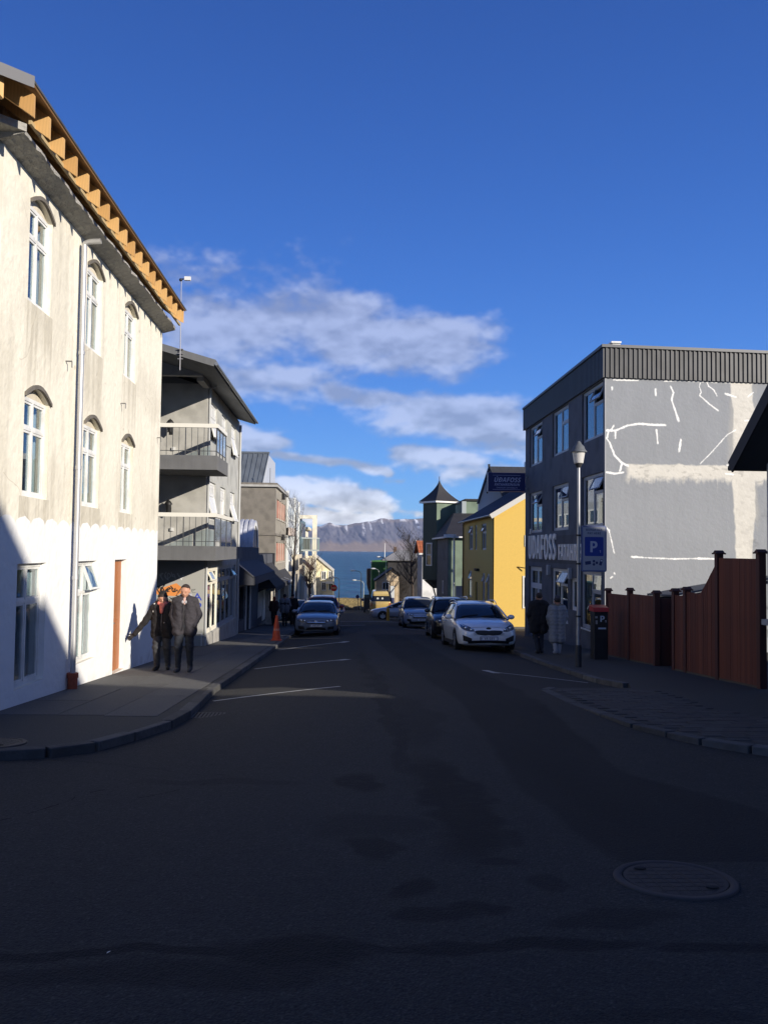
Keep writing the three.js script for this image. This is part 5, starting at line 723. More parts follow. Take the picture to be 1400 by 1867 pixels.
{
  const X = -4.7, t = thing('pale_glazed_house', 'pale blue-grey house with a band of attic windows and white corner posts', 'building', [-8, -4, 75]);
  const pm = M([.42, .45, .48], .8, { map: 'streak', m: 3 }), wm = M([.66, .68, .66], .7), gm = M([.05, .06, .07], .15);
  ms('wall', bx(-12, X, -5, 3.4, 67.2, 84), pm, t); ms('attic', prism('x', [[67.4, 3.42], [83.8, 3.42], [83.8, 6.25], [80, 6.25], [67.4, 5.7]], -12, X + .1), pm, t); ms('side_face', bx(-12, X - .4, 3.42, 5.6, 67.15, 67.38), M([.5, .54, .5], .7), t);
  for (let k = 0; k < 5; k++) { const d = 68 + k * 2.6; const f = ms('window', ringX(X + .16, 1, .05, d, d + 2.4, 4.0, 5.2, .14), wm, t); ms('pane', bx(X + .11, X + .13, 4.14, 5.06, d + .14, d + 2.26), gm, f); }
  for (const d of [67.3, 76.5, 83.4]) ms('pilaster', bx(X, X + .22, -1, 6.2, d, d + .35), wm, t); for (const [d, y] of [[68.2, 1.6], [71.2, 1.6], [74, 1.6], [68.2, -.9], [71.2, -.9], [74, -.9]]) { const f = ms('window', ringX(X + .03, 1, .05, d, d + 2, y, y + 1.6, .1), wm, t); ms('pane', bx(X + .001, X + .01, y + .1, y + 1.5, d + .1, d + 1.9), gm, f); }
  ms('balcony_panel', bx(X, X + .5, 2.7, 3.3, 67.3, 73), M([.55, .47, .42], .8), t); ms('aerial', [cyl([-6.2, 5.6, 70], [-6.2, 8.2, 70], .02)], DARK, t);
  ms('shop_fascia', bx(X, X + .55, -.2, 1.15, 76, 84), M([.62, .55, .42], .8, { map: 'mottle', m: 2 }), t); for (let k = 0; k < 4; k++) ms('painted_scroll', tube([[X + .56, .2, 78 + k * 1.1], [X + .56, .8, 78.3 + k * 1.1], [X + .56, .25, 78.7 + k * 1.1], [X + .56, .75, 79 + k * 1.1]], .05, 12, 5), DARK, t);
  ms('shop_wall', bx(X, X + .3, -5, -.202, 67.4, 84), M([.52, .46, .36], .85, { map: 'mottle', m: 2 }), t); ms('doorway', bx(X + .3, X + .34, -4.6, -.6, 77, 79.5), DARK, t); ms('shop_window', bx(X + .3, X + .33, -3.6, -.7, 69, 72.5), M([.10, .22, .24], .2), t); ms('shop_window', bx(X + .3, X + .33, -3.4, -.8, 73.5, 76), M([.5, .5, .45], .6), t);

  const g = thing('teal_balcony_house', 'teal glazed house with a railed balcony jutting over the street', 'building', [-6, -5, 90]), tm = M([.10, .17, .19], .4, { map: 'streak', m: 2 });
  ms('wall', prism('x', [[85, -5.6], [95.5, -5.6], [95.5, 4.6], [88, 4.6], [85, 4.3]], -12, -4.45), tm, g); for (let k = 0; k < 4; k++) for (const y of [-.1, 2.9]) { const d = 85.4 + k * 2.5; ms('window', bx(-4.449, -4.42, y, y + 1.4, d, d + 2), M([.03, .05, .06], .1), g); }
  const b = ms('balcony', bx(-4.44, -2.75, 1.45, 1.62, 87, 90), M([.4, .44, .42], .7), g); ms('handrail', bx(-4.44, -2.72, 2.72, 2.82, 86.95, 87.05), M([.5, .55, .53], .5), b); for (let k = 0; k < 11; k++) ms('baluster', bx(-4.4 + k * .16, -4.36 + k * .16, 1.62, 2.72, 86.97, 87.01), M([.22, .3, .28], .5), b); for (let k = 0; k < 6; k++) ms('baluster', bx(-2.78, -2.74, 1.62, 2.72, 87.2 + k * .5, 87.26 + k * .5), M([.22, .3, .28], .5), b); ms('handrail', bx(-2.79, -2.72, 2.72, 2.82, 87.06, 90), M([.5, .55, .53], .5), b); ms('privacy_panel', bx(-4.3, -3.6, 1.62, 2.7, 87.1, 87.14), M([.16, .14, .12], .7), b);
  ms('oriel_roof', slab([[-4.45, .6, 87], [-4.45, .6, 93], [-3.3, -.4, 93], [-3.3, -.4, 87]], .15), DARK, g); ms('lower_front', bx(-4.44, -4.1, -5.6, -1.3, 87, 95), M([.55, .5, .42], .8), g);

  const c = thing('cream_frame_house', 'cream house with an open roof terrace frame at the street end', 'building', [-6.5, -5.5, 101]), cm = M([.8, .74, .58], .85, { map: 'mottle', m: 3 });
  ms('wall', bx(-12, -3.6, -6, .6, 97, 107), cm, c); ms('frame_post', bx(-3.75, -3.25, .6, 5.5, 97, 97.5), cm, c); ms('frame_beam', bx(-7.5, -3.25, 5.1, 5.5, 96.99, 97.49), cm, c); ms('inner_post', bx(-5.4, -5.0, .6, 5.1, 98, 98.4), cm, c); ms('terrace_block', bx(-9, -4.6, .602, 3.9, 99, 106), cm, c); ms('slab', bx(-5.6, -4.2, 3.902, 4.2, 98.5, 106), cm, c); ms('dark_opening', bx(-4.599, -4.57, 1.6, 3.1, 100, 104), DARK, c);

  const y = thing('yellow_gable_house', 'pale yellow house with a long sloping gable and white bay windows above the shore', 'house', [-3.5, -6, 114]), ym = M([.88, .78, .50], .85, { map: 'mottle', m: 3 });
  ms('wall', prism('d', [[-7.5, -6.6], [-1.55, -6.6], [-1.55, -1.05], [-2.2, -.6], [-3.85, .78], [-7.5, .8]], 110, 118), ym, y); ms('roof', slab([[-1.45, -1.06, 109.8], [-1.45, -1.06, 118.2], [-3.85, .9, 118.2], [-3.85, .9, 109.8]], .12), M([.5, .48, .42], .8), y);
  for (const [x, yy] of [[-3.0, -2.2], [-2.1, -2.15], [-3.0, -3.6], [-2.1, -3.55]]) windowD(y, 109.95, x, x + .6, yy, yy + 1.1, { fw: .1 }); ms('balcony', bx(-2.4, -1.4, -2.7, -2.4, 109.4, 109.9), WHITE, y); ms('base_wall', [bx(-3.8, -1.5, -6.5, -4.75, 109.3, 109.9), bx(-5.5, -3.802, -6.5, -3.2, 108.6, 109.5)], M([.11, .10, .10], .9, { map: 'mottle', m: 1 }), y); ms('corner_quoin', bx(-4.3, -3.81, -6.4, -3.2, 108.3, 108.58), WHITE2, y);
}

// =====================================================  STREET FURNITURE
{
  const t = thing('street_lamp', 'street lamp with a dark cap over a white lantern, carrying the parking sign', 'street lamp', [5.33, gy(19.5) + .09, 19.5]), py = gy(19.5) + .09;
  ms('pole', [cyl([5.33, .2, 19.5], [5.33, 3.58, 19.5], .041, .037, 16), cyl([5.33, py + .5, 19.5], [5.33, .2, 19.5], .05, .047, 16)], STEEL, t); ms('base', cyl([5.33, py - .05, 19.5], [5.33, py + .5, 19.5], .072, .068, 16), M([.03, .03, .032], .6), t); ms('neck', cyl([5.33, 3.56, 19.5], [5.33, 3.65, 19.5], .05, .09, 16), DARK, t);
  ms('lantern', lathe([[0, 3.65], [.095, 3.65], [.105, 3.67], [.145, 3.92], [.14, 3.93], [0, 3.93]], [5.33, 0, 19.5], 24), M([.66, .65, .62], .3, { phys: 1, transmission: .2, thickness: 0 }), t); ms('cap', lathe([[.18, 3.91], [.19, 3.93], [.165, 3.96], [.145, 3.99], [.125, 4.05], [.07, 4.1], [.05, 4.14], [.03, 4.17], [0, 4.18]], [5.33, 0, 19.5], 24), M([.10, .11, .12], .6), t);
  for (const y of [2.0, 1.35, .15]) ms('clamp', cyl([5.33, y - .02, 19.5], [5.33, y + .02, 19.5], .06, .06, 16), DARK, t);
  const s = thing('parking_sign', 'blue and white pay-here parking sign clamped to the street lamp', 'sign', [5.66, 1.7, 19.42]);
  const st = canvasTex(560, 1020, (g, w, h) => {
    g.fillStyle = css(.30, .32, .35); g.fillRect(0, 0, w, h); g.strokeStyle = css(.02, .05, .22); g.lineWidth = 16; g.strokeRect(16, 16, w - 32, h - 32); g.fillStyle = css(.015, .03, .12); g.textAlign = 'center'; g.font = 'bold 68px sans-serif'; g.fillText('BORGA HÉR', w / 2, 108, 450); g.fillText('PAY HERE', w / 2, 188, 380);
    g.fillStyle = css(.008, .03, .24); g.beginPath(); g.roundRect(66, 246, w - 132, 430, 24); g.fill(); g.fillStyle = css(.42, .45, .5); g.font = 'bold 350px sans-serif'; g.fillText('P', w / 2 - 14, 590); g.font = 'bold 80px sans-serif'; g.fillText('1', w - 140, 600);
    g.fillStyle = css(.01, .02, .1); g.save(); g.translate(140, 830); g.rotate(-.14); g.fillRect(-66, -38, 132, 76); g.restore(); for (const [x, y] of [[275, 790], [275, 862], [342, 826]]) { g.beginPath(); g.arc(x, y, 30, 0, 7); g.fill(); } g.save(); g.translate(438, 815); g.rotate(.3); g.fillRect(-30, -70, 60, 140); g.fillStyle = css(.5, .52, .56); g.fillRect(-20, -56, 40, 34); g.restore();
  });
  ms('plate', prism('d', [[5.4, 1.17], [5.92, 1.17], [5.955, 1.2], [5.955, 2.19], [5.92, 2.225], [5.4, 2.225], [5.37, 2.19], [5.37, 1.2]], 19.405, 19.43), M([.02, .05, .2], .5), s);
  { const m = new THREE.Mesh(new THREE.PlaneGeometry(.565, 1.035).translate(5.6625 - 5.66, 1.6975 - 1.7, .02), new THREE.MeshStandardMaterial({ map: st, roughness: .45 })); m.name = 'print'; m.receiveShadow = true; s.add(m); }
  ms('bracket', bx(5.36, 5.8, 1.9, 1.95, 19.43, 19.46), STEEL, s); ms('bracket', bx(5.36, 5.8, 1.4, 1.45, 19.43, 19.46), STEEL, s);
  const m = thing('parking_meter', 'black pay machine with a red top standing at the end of the board fence', 'parking meter', [6.62, gy(22.2) + .09, 22.2]), my = gy(22.2);
  ms('body', bx(6.43, 6.8, my + .05, .08, 22.05, 22.4, .03), BLACK, m); ms('hood', [prism('x', [[22.02, .082], [22.43, .082], [22.43, .24], [22.05, .19]], 6.41, 6.82)], M([.42, .02, .015], .4), m);
  const mt = canvasTex(128, 256, (g, w, h) => { g.fillStyle = css(.012, .012, .013); g.fillRect(0, 0, w, h); g.fillStyle = css(.5, .55, .62); g.font = 'bold 92px sans-serif'; g.textAlign = 'center'; g.fillText('P', 76, 90); g.font = 'bold 34px sans-serif'; g.fillText('1', 110, 96); g.fillRect(36, 150, 76, 18); g.fillStyle = css(.3, .3, .3); g.fillRect(6, 30, 24, 22); g.fillRect(10, 74, 20, 40); });
  { const pl = new THREE.Mesh(new THREE.PlaneGeometry(.34, .62).translate(6.615 - 6.62, -.27 - (my + .09), .16), new THREE.MeshStandardMaterial({ map: mt, roughness: .4 })); pl.name = 'front_print'; m.add(pl); }
  const cn = thing('traffic_cone', 'tall orange traffic cone on the left kerb beside the blue-grey car', 'traffic cone', [-2.4, gy(30.7) + .09, 30.7]), cy = gy(30.7) + .09; ms('cone', lathe([[0, .9], [.03, .895], [.045, .87], [.15, .06], [.16, .04]], [-2.4, cy, 30.7], 20), M([.62, .085, .03], .6), cn); ms('base', bx(-2.59, -2.21, cy, cy + .045, 30.51, 30.89, .02), M([.5, .07, .03], .7), cn); ms('band', lathe([[.113, .36], [.099, .45]], [-2.4, cy, 30.7], 20), M([.7, .25, .16], .5), cn);
  const bo = thing('bollard', 'yellow bollard in the road before the silver saloon', 'bollard', [2.96, gy(59), 59]); ms('post', cyl([2.96, gy(59), 59], [2.96, gy(59) + .92, 59], .11, .1, 14), M([.5, .27, .03], .6), bo); ms('cap', ball(2.96, gy(59) + .92, 59, .1, .06, .1), M([.5, .27, .03], .6), bo);
  // no entry sign and other signs on posts
  const ne = thing('no_entry_sign', 'round red no-entry sign with a pale bar on a post by the left kerb', 'sign', [-1.15, gy(90), 90]); const disc = (x, y, d, r) => { const g = new THREE.CylinderGeometry(r, r, .03, 28); g.rotateX(Math.PI / 2); return plain(g.translate(x, y, -d)); };
  ms('disc', disc(-1.15, -2.36, 89.94, .34), M([.62, .03, .015], .5), ne); ms('bar', bx(-1.38, -.92, -2.41, -2.3, 89.9, 89.92), M([.75, .45, .2], .5), ne); ms('post', cyl([-1.15, gy(90), 90], [-1.15, -1.2, 90], .035), STEEL, ne);
  const bs = thing('blue_sign', 'round dark blue traffic sign beside the lamp post at the street end', 'sign', [1.55, gy(106), 106]); ms('disc', disc(1.55, -4.1, 105.9, .22), M([.012, .03, .16], .5), bs); ms('post', cyl([1.6, gy(106), 106], [1.6, -3.8, 106], .03), STEEL, bs);
  const b2 = thing('small_blue_sign', 'small blue sign fixed low on the lamp post at the street end', 'sign', [2.2, gy(106), 106]); ms('disc', disc(2.2, -4.45, 105.9, .16), M([.012, .03, .16], .5), b2); ms('bracket', bx(1.98, 2.2, -4.47, -4.43, 105.92, 105.95), STEEL, b2);
  const arm = (name, label, x, d, yt, L, s = 1) => { const l = thing(name, label, 'street lamp', [x, gy(d), d]), y0 = gy(d); ms('pole', [cyl([x, y0, d], [x, yt - .9, d], .075, .055), tube([[x, yt - .92, d], [x, yt - .4, d], [x - s * L * .25, yt - .06, d], [x - s * L, yt + .06, d]], .045, 16, 6)], M([.30, .34, .33], .5, { metalness: .4 }), l); ms('lamp_head', [ball(x - s * (L + .16), yt + .08, d, .3, .09, .14)], M([.6, .62, .62], .4), l); return l; };
  arm('street_lamp', 'curved street lamp rising against the sea at the middle of the street end', 1.95, 105, -.95, .85); arm('street_lamp', 'street lamp with a curved arm beside the brown glazed block', 3.85, 98, -.55, .5); arm('street_lamp', 'tall street lamp in front of the green shed', 4.23, 90, .85, .55); arm('street_lamp', 'street lamp by the pale yellow house behind the no-entry sign', -.75, 108, -1.9, .5); arm('street_lamp', 'slender lamp post half hidden behind the middle lamp at the shore', 2.5, 116, -2.5, 1.1);
  const wl = thing('white_lamp_post', 'white lamp post with a flat box lantern between the yellow and green houses', 'street lamp', [6.98, gy(55), 55]); ms('pole', cyl([6.98, gy(55), 55], [6.96, 2.5, 55], .075, .06), WHITE, wl); ms('lantern', bx(6.35, 7.08, 2.46, 2.68, 54.8, 55.1, .03), WHITE, wl);
  const fl = thing('flagpole', 'white flagpole standing behind the green shed', 'flagpole', [5.38, -6.5, 118]); ms('pole', cyl([5.38, -6.5, 118], [5.38, 2.5, 118], .1, .04), WHITE, fl); ms('finial', ball(5.38, 2.52, 118, .07), WHITE, fl);
}

// =====================================================  CARS (built nose towards +z)
function loft(st, half) { // half(section) gives points from the middle of the underside round one flank to the middle of the top
  const P = [], I = []; let n = 0;
  for (const s of st) { const h = half(s), ring = [...h.map(([x, y]) => [x, y]), ...h.slice(1, -1).reverse().map(([x, y]) => [-x, y])]; n = ring.length; for (const [x, y] of ring) P.push(x, y, s[0]); }
  for (let j = 0; j < st.length - 1; j++) for (let k = 0; k < n; k++) { const a = j * n + k, b = j * n + (k + 1) % n; I.push(a, a + n, b, b, a + n, b + n); }
  const cap = (j, f) => { const m = P.length / 3; let y = 0; for (let k = 0; k < n; k++) y += P[(j * n + k) * 3 + 1]; P.push(0, y / n, st[j][0]); for (let k = 0; k < n; k++) { const a = j * n + k, b = j * n + (k + 1) % n; f ? I.push(a, b, m) : I.push(b, a, m); } };
  cap(0, true); cap(st.length - 1, false);
  const g = new THREE.BufferGeometry(); g.setAttribute('position', new THREE.Float32BufferAttribute(P, 3)); g.setIndex(I); g.computeVertexNormals(); g.setAttribute('uv', new THREE.Float32BufferAttribute(new Float32Array(P.length / 3 * 2), 2)); return crease(g, .75);
}
function caster(g) { // distance of a surface along +z (or +x) at a point, to lay details on curved panels
  const p = plain(g).attributes.position.array;
  return (axis, u, v) => { let best = -9; const A = axis === 'z' ? [0, 1, 2] : [2, 1, 0]; for (let i = 0; i < p.length; i += 9) { const ax = p[i + A[0]], ay = p[i + A[1]], bx_ = p[i + 3 + A[0]], by = p[i + 3 + A[1]], cx = p[i + 6 + A[0]], cy = p[i + 6 + A[1]], den = (by - cy) * (ax - cx) + (cx - bx_) * (ay - cy); if (Math.abs(den) < 1e-9) continue; const l = ((by - cy) * (u - cx) + (cx - bx_) * (v - cy)) / den, m = ((cy - ay) * (u - cx) + (ax - cx) * (v - cy)) / den; if (l < -1e-6 || m < -1e-6 || l + m > 1 + 1e-6) continue; best = Math.max(best, l * p[i + A[2]] + m * p[i + 3 + A[2]] + (1 - l - m) * p[i + 6 + A[2]]); } return best; };
}
const along = (l, t) => { const f = t * (l.length - 1), i = Math.min(l.length - 2, Math.floor(f)); return [mix(l[i][0], l[i + 1][0], f - i), mix(l[i][1], l[i + 1][1], f - i)]; };
function patch(cast, axis, lo, hi, off = .01, n = 10, m = 4, sign = 1) {
  const P = [], I = [], U = [];
  for (let j = 0; j <= m; j++) for (let i = 0; i <= n; i++) { const a = along(lo, i / n), b = along(hi, i / n), u = mix(a[0], b[0], j / m), v = mix(a[1], b[1], j / m); let w = cast(axis, u, v); if (w < -5) w = P.length ? P[P.length - 3 + (axis === 'z' ? 2 : 0)] * (axis === 'z' ? 1 : sign) - off : 0; w += off; axis === 'z' ? P.push(u, v, w) : P.push(w * sign, v, u); U.push(i / n, j / m); }
  for (let j = 0; j < m; j++) for (let i = 0; i < n; i++) { const a = j * (n + 1) + i; (axis === 'z') === (sign > 0) ? I.push(a, a + 1, a + n + 1, a + 1, a + n + 2, a + n + 1) : I.push(a, a + n + 1, a + 1, a + 1, a + n + 1, a + n + 2); }
  const g = new THREE.BufferGeometry(); g.setAttribute('position', new THREE.Float32BufferAttribute(P, 3)); g.setAttribute('uv', new THREE.Float32BufferAttribute(U, 2)); g.setIndex(I); g.computeVertexNormals(); return plain(g);
}
const mirrorX = (l) => l.map(([x, y]) => [-x, y]);
const TYRE = M([.012, .012, .012], .9), RIM = M([.42, .43, .45], .35, { metalness: .7 }), CARGLASS = M([.01, .012, .014], .03, { phys: 1, ior: 1.5 }), LAMPGL = M([.10, .105, .115], .1, { phys: 1, clearcoat: 1 }), PLASTIC = M([.014, .014, .015], .55), CHROME = M([.6, .61, .62], .2, { metalness: 1 });
const paint = (c, r = .35) => M(c, r, { phys: 1, clearcoat: 1, clearcoatRoughness: .05, metalness: .15 });
function plateTex(str) { return canvasTex(416, 92, (g, w, h) => { g.fillStyle = css(.62, .63, .62); g.fillRect(0, 0, w, h); g.strokeStyle = css(.02, .04, .2); g.lineWidth = 10; g.strokeRect(5, 5, w - 10, h - 10); g.fillStyle = css(.02, .03, .12); g.font = 'bold 74px sans-serif'; g.textAlign = 'center'; g.fillText(str, w / 2 + 10, 73, w - 60); g.fillRect(20, 22, 20, 48); }); }
const BODY = [[2.25, .42, .53, .57, .46], [2.22, .31, .61, .67, .64], [2.15, .23, .665, .745, .76], [2.02, .19, .715, .80, .84], [1.75, .18, .78, .865, .875], [1.4, .19, .84, .93, .886], [1.0, .2, .885, .985, .888], [.75, .2, .905, 1.01, .888], [0, .2, .93, .96, .89], [-1, .2, .95, .98, .89], [-1.7, .22, .965, 1, .875], [-2.05, .26, .97, 1, .83], [-2.2, .34, .9, .95, .76], [-2.25, .45, .8, .85, .66]];
const CABINS = {
  wagon: [[1.0, .995, .74], [.55, 1.22, .68], [.12, 1.40, .605], [-.3, 1.465, .60], [-1, 1.48, .6], [-1.75, 1.45, .58], [-1.98, 1.38, .56], [-2.18, 1.0, .7]],
  hatch: [[1.0, .995, .74], [.55, 1.22, .68], [.12, 1.40, .605], [-.3, 1.455, .60], [-1, 1.45, .59], [-1.5, 1.38, .57], [-1.75, 1.3, .55], [-2.1, 1.0, .68]],
  sedan: [[1.05, .995, .74], [.6, 1.2, .67], [.15, 1.37, .60], [-.3, 1.43, .59], [-.8, 1.42, .58], [-1.2, 1.33, .57], [-1.85, 1.03, .66]],
  suv: [[1.0, .995, .76], [.65, 1.22, .71], [.3, 1.42, .64], [-.2, 1.48, .63], [-1, 1.49, .63], [-1.7, 1.46, .61], [-1.95, 1.38, .6], [-2.15, 1.0, .72]],
};
function car(name, label, cat, x, d, yaw, o) {
  const t = thing(name, label, cat, [x, roadY(x, d), d], o.group); t.rotation.order = 'YXZ'; t.rotation.set(-.056 * Math.cos(yaw), yaw, .056 * Math.sin(yaw) * -1);
  const sx = (o.W ?? 1.78) / 1.78, sy = (o.H ?? 1.48) / 1.48, sz = (o.L ?? 4.5) / 4.5, S = (g) => g.scale(sx, sy, sz);
  const half = ([, yb, ys, yt, w]) => [[0, yb], [w * .78, yb], [w * .93, yb + .05], [w * .985, yb + .16], [w, mix(yb, ys, .55)], [w * .985, mix(yb, ys, .86)], [w * .95, ys], [w * .84, mix(ys, yt, .55)], [w * .55, yt - .012], [0, yt]];
  const body = S(loft(BODY, half)), pm = o.paint, c = caster(body), K = (p) => p.map(([a, b]) => [a * sx, b * sy]);
  const b = local('body', body, pm, t);
  const cab = S(loft(CABINS[o.type], ([z, yt, wt]) => { const yb = .9, wb = .84; return [[0, yb], [wb, yb], [mix(wt, wb, .55) + .018, mix(yt - .04, yb, .55)], [wt + .004, Math.max(yb + .02, yt - .05)], [wt * .8, yt], [wt * .45, yt + .01], [0, yt + .014]]; })), cc = caster(cab);
  const gl = local('windows', cab, CARGLASS, t);
  const rs = CABINS[o.type].filter((s) => s[1] > 1.29), rg = S(loft(rs.map((s, i) => (i === 0 ? [s[0] + .07, s[1] - .03, s[2] + .012] : s)), ([z, yt, wt]) => [[0, yt - .07], [wt * .9, yt - .07], [wt + .016, yt - .06], [wt + .01, yt - .035], [wt * .82, yt + .014], [wt * .45, yt + .025], [0, yt + .028]]));
  local('roof', rg, o.roof ?? pm, t);
  const cs = CABINS[o.type], tb = (pts, r) => S(plain(new THREE.TubeGeometry(new THREE.CatmullRomCurve3(pts.map((q) => new THREE.Vector3(...q))), 10, r, 6)));
  for (const s of [-1, 1]) {
    local('pillar', tb([[s * .83, .93, cs[0][0] + .02], [s * (mix(cs[1][2], .84, .3)), cs[1][1] - .05, cs[1][0]], [s * (cs[2][2] + .02), cs[2][1] - .04, cs[2][0]]], .032), o.dark ? PLASTIC : pm, t);
    for (const [z0, z1, mt] of [[-.42, -.31, PLASTIC], [-1.28, -1.18, PLASTIC], [-2.02, -1.72, pm]]) if (z1 > cs[cs.length - 1][0] + .25) local('pillar', patch(cc, 'x', [[z0 * sz, .93 * sy], [z1 * sz, .93 * sy]], [[z0 * sz + .04, (o.type === 'sedan' && z0 < -1 ? 1.2 : 1.38) * sy], [z1 * sz + .04, (o.type === 'sedan' && z0 < -1 ? 1.2 : 1.38) * sy]], .012, 2, 6, s), mt, t);
    const mir = local('mirror', S(plain(new THREE.SphereGeometry(1, 14, 10).scale(.11, .075, .07).translate(s * .98, 1.0, .72))), o.mirror ?? pm, t); local('arm', S(new THREE.BoxGeometry(.12, .03, .05).translate(s * .88, .96, .72)), PLASTIC, mir);
    const hl = local('headlight', patch(c, 'z', K((s > 0 ? (q) => q : mirrorX)(o.lamp[0])), K((s > 0 ? (q) => q : mirrorX)(o.lamp[1])), .012, 10, 4, s), LAMPGL, t); local('reflector', [-1, 1].map((q) => { const [lx, ly] = along(o.lamp[0], .38 + q * .2), [hx, hy] = along(o.lamp[1], .38 + q * .2), ux = s * (lx + hx) / 2 * sx, uy = (ly + hy) / 2 * sy; return new THREE.SphereGeometry(.05, 12, 8).scale(1, 1, .35).translate(ux, uy, c('z', ux, uy) + .004); }), CHROME, hl);
    if (o.fog) local('fog_slot', patch(c, 'z', K((s > 0 ? (q) => q : mirrorX)(o.fog[0])), K((s > 0 ? (q) => q : mirrorX)(o.fog[1])), .009, 8, 3, s), PLASTIC, t);
    local('door_handle', [-.2, -1.1].map((z) => S(new THREE.BoxGeometry(.03, .03, .17).translate(s * .9, .86, z))), pm, t);
    local('sill', S(new THREE.BoxGeometry(.03, .1, 2.1).translate(s * .87, .24, 0)), PLASTIC, t);
    for (const z of [1.36, -1.36]) {
      const r = o.wheel ?? .32, ru = z * sz, arch = []; for (let i = 0; i <= 16; i++) { const a = Math.PI * i / 16; arch.push([ru + (r + .055) * Math.cos(a), r + (r + .055) * Math.sin(a) * .98]); }
      local('wheel_arch', patch(c, 'x', arch.map(([u]) => [u, .24 * sy]), arch, .006, 16, 4, s), PLASTIC, t);
      const wx = s * (.89 * sx - .1), pr = [[r * .62, -.1], [r * .93, -.105], [r, -.085], [r, .085], [r * .93, .105], [r * .62, .1]].map((q) => new THREE.Vector2(...q));
      const wh = local('wheel', new THREE.LatheGeometry(pr, 28).rotateZ(Math.PI / 2).translate(wx, r, ru), TYRE, t);
      const rim = [new THREE.CylinderGeometry(r * .64, r * .64, .05, 24).rotateZ(Math.PI / 2).translate(wx + s * .05, r, ru)]; for (let k = 0; k < 5; k++) rim.push(new THREE.BoxGeometry(.03, r * .56, .07).translate(0, r * .3, 0).rotateX(k * 1.2566).translate(wx + s * .095, r, ru)); local('rim', rim, RIM, wh);
    }
  }
  if (o.grille) { const g = local('grille', patch(c, 'z', K(o.grille[0]), K(o.grille[1]), .009, 14, 4), PLASTIC, t); for (const [y, w] of o.bars ?? []) local('bar', patch(c, 'z', K([[-w, y - .016], [0, y - .02], [w, y - .016]]), K([[-w, y + .016], [0, y + .012], [w, y + .016]]), .022, 12, 1), CHROME, g); }
  if (o.intake) local('lower_intake', patch(c, 'z', K(o.intake[0]), K(o.intake[1]), .009, 14, 4), PLASTIC, t);
  if (o.lip) local('lip', patch(c, 'z', K([[-.66, .215], [0, .235], [.66, .215]]), K([[-.64, .25], [0, .27], [.64, .25]]), .02, 12, 1), o.lip, t);
  local('bonnet_line', patch(c, 'z', K([[-.6, .70], [0, .735], [.6, .70]]), K([[-.6, .706], [0, .741], [.6, .706]]), .004, 14, 1), PLASTIC, t);
  if (o.badge) local('badge', new THREE.SphereGeometry(1, 16, 8).scale(.075, .036, .02).translate(0, o.badge * sy, c('z', 0, o.badge * sy) + .008), o.badgeMat ?? CHROME, t);
  if (o.plate) { const y = o.plate[0] * sy, z = c('z', 0, y) + .02, p = local('number_plate', new THREE.BoxGeometry(.53, .12, .02).translate(0, y, z), PLASTIC, t); const f = new THREE.Mesh(new THREE.PlaneGeometry(.52, .113).translate(0, y, z + .0125), new THREE.MeshStandardMaterial({ map: plateTex(o.plate[1]), roughness: .4 })); f.name = 'print'; p.add(f); }
  if (o.rails) for (const s of [-1, 1]) local('roof_rail', tb([[s * .62, 1.42, .15], [s * .635, 1.5, -.2], [s * .635, 1.51, -1.2], [s * .6, 1.45, -1.8]], .018), o.rails, t);
  local('wiper', [tb([[-.6, 1.02, .98], [-.1, 1.08, .9]], .012), tb([[0, 1.02, 1.0], [.5, 1.08, .9]], .012)], PLASTIC, t);
  return t;
}
const G1 = 'cars parked along the right kerb';
car('parked_car', 'white estate car with a dark wide grille, nearest in the right-hand row', 'car', 4.22, 27.6, .02, { L: 4.5, W: 1.8, H: 1.5, type: 'wagon', paint: paint([.82, .85, .88], .4), group: G1, rails: M([.5, .52, .55], .3), wheel: .33, lamp: [[[.42, .60], [.56, .60], [.70, .635], [.80, .70]], [[.44, .67], [.56, .74], [.68, .79], [.79, .80]]], grille: [[[-.38, .555], [-.33, .51], [-.12, .485], [0, .50], [.12, .485], [.33, .51], [.38, .555]], [[-.42, .60], [-.36, .635], [-.12, .64], [0, .625], [.12, .64], [.36, .635], [.42, .60]]], intake: [[[-.60, .24], [0, .25], [.60, .24]], [[-.62, .33], [-.4, .34], [0, .36], [.4, .34], [.62, .33]]], fog: [[[.50, .28], [.74, .33]], [[.50, .40], [.76, .50]]], lip: M([.6, .63, .68], .4), badge: .69, badgeMat: PLASTIC, plate: [.40, 'VA G51'] });
car('parked_car', 'black off-roader squeezed between the white estate and the silver car on the right', 'car', 4.32, 34.9, -.02, { L: 4.5, W: 1.85, H: 1.64, type: 'suv', paint: paint([.012, .012, .015], .3), group: G1, wheel: .36, rails: CHROME, lamp: [[[.45, .6], [.74, .63]], [[.46, .7], [.73, .72]]], grille: [[[-.4, .5], [0, .5], [.4, .5]], [[-.4, .66], [0, .67], [.4, .66]]], bars: [[.56, .38], [.62, .38]], intake: [[[-.6, .27], [.6, .27]], [[-.6, .38], [.6, .38]]], plate: [.42, 'KL T83'], dark: true });
car('parked_car', 'silver off-roader with a chrome barred grille, farthest in the right-hand row', 'car', 3.98, 47.0, .01, { L: 4.5, W: 1.86, H: 1.64, type: 'suv', paint: paint([.40, .42, .45], .35), group: G1, wheel: .36, lamp: [[[.46, .6], [.74, .63]], [[.44, .68], [.74, .72]]], grille: [[[-.42, .50], [0, .49], [.42, .50]], [[-.44, .68], [0, .68], [.44, .68]]], bars: [[.53, .41], [.59, .42], [.65, .43]], intake: [[[-.62, .24], [.62, .24]], [[-.62, .34], [.62, .34]]], fog: [[[.52, .34], [.72, .36]], [[.54, .44], [.73, .46]]], lip: CHROME, badge: .60, badgeMat: M([.01, .02, .12], .3), plate: [.42, 'RX 417'] });
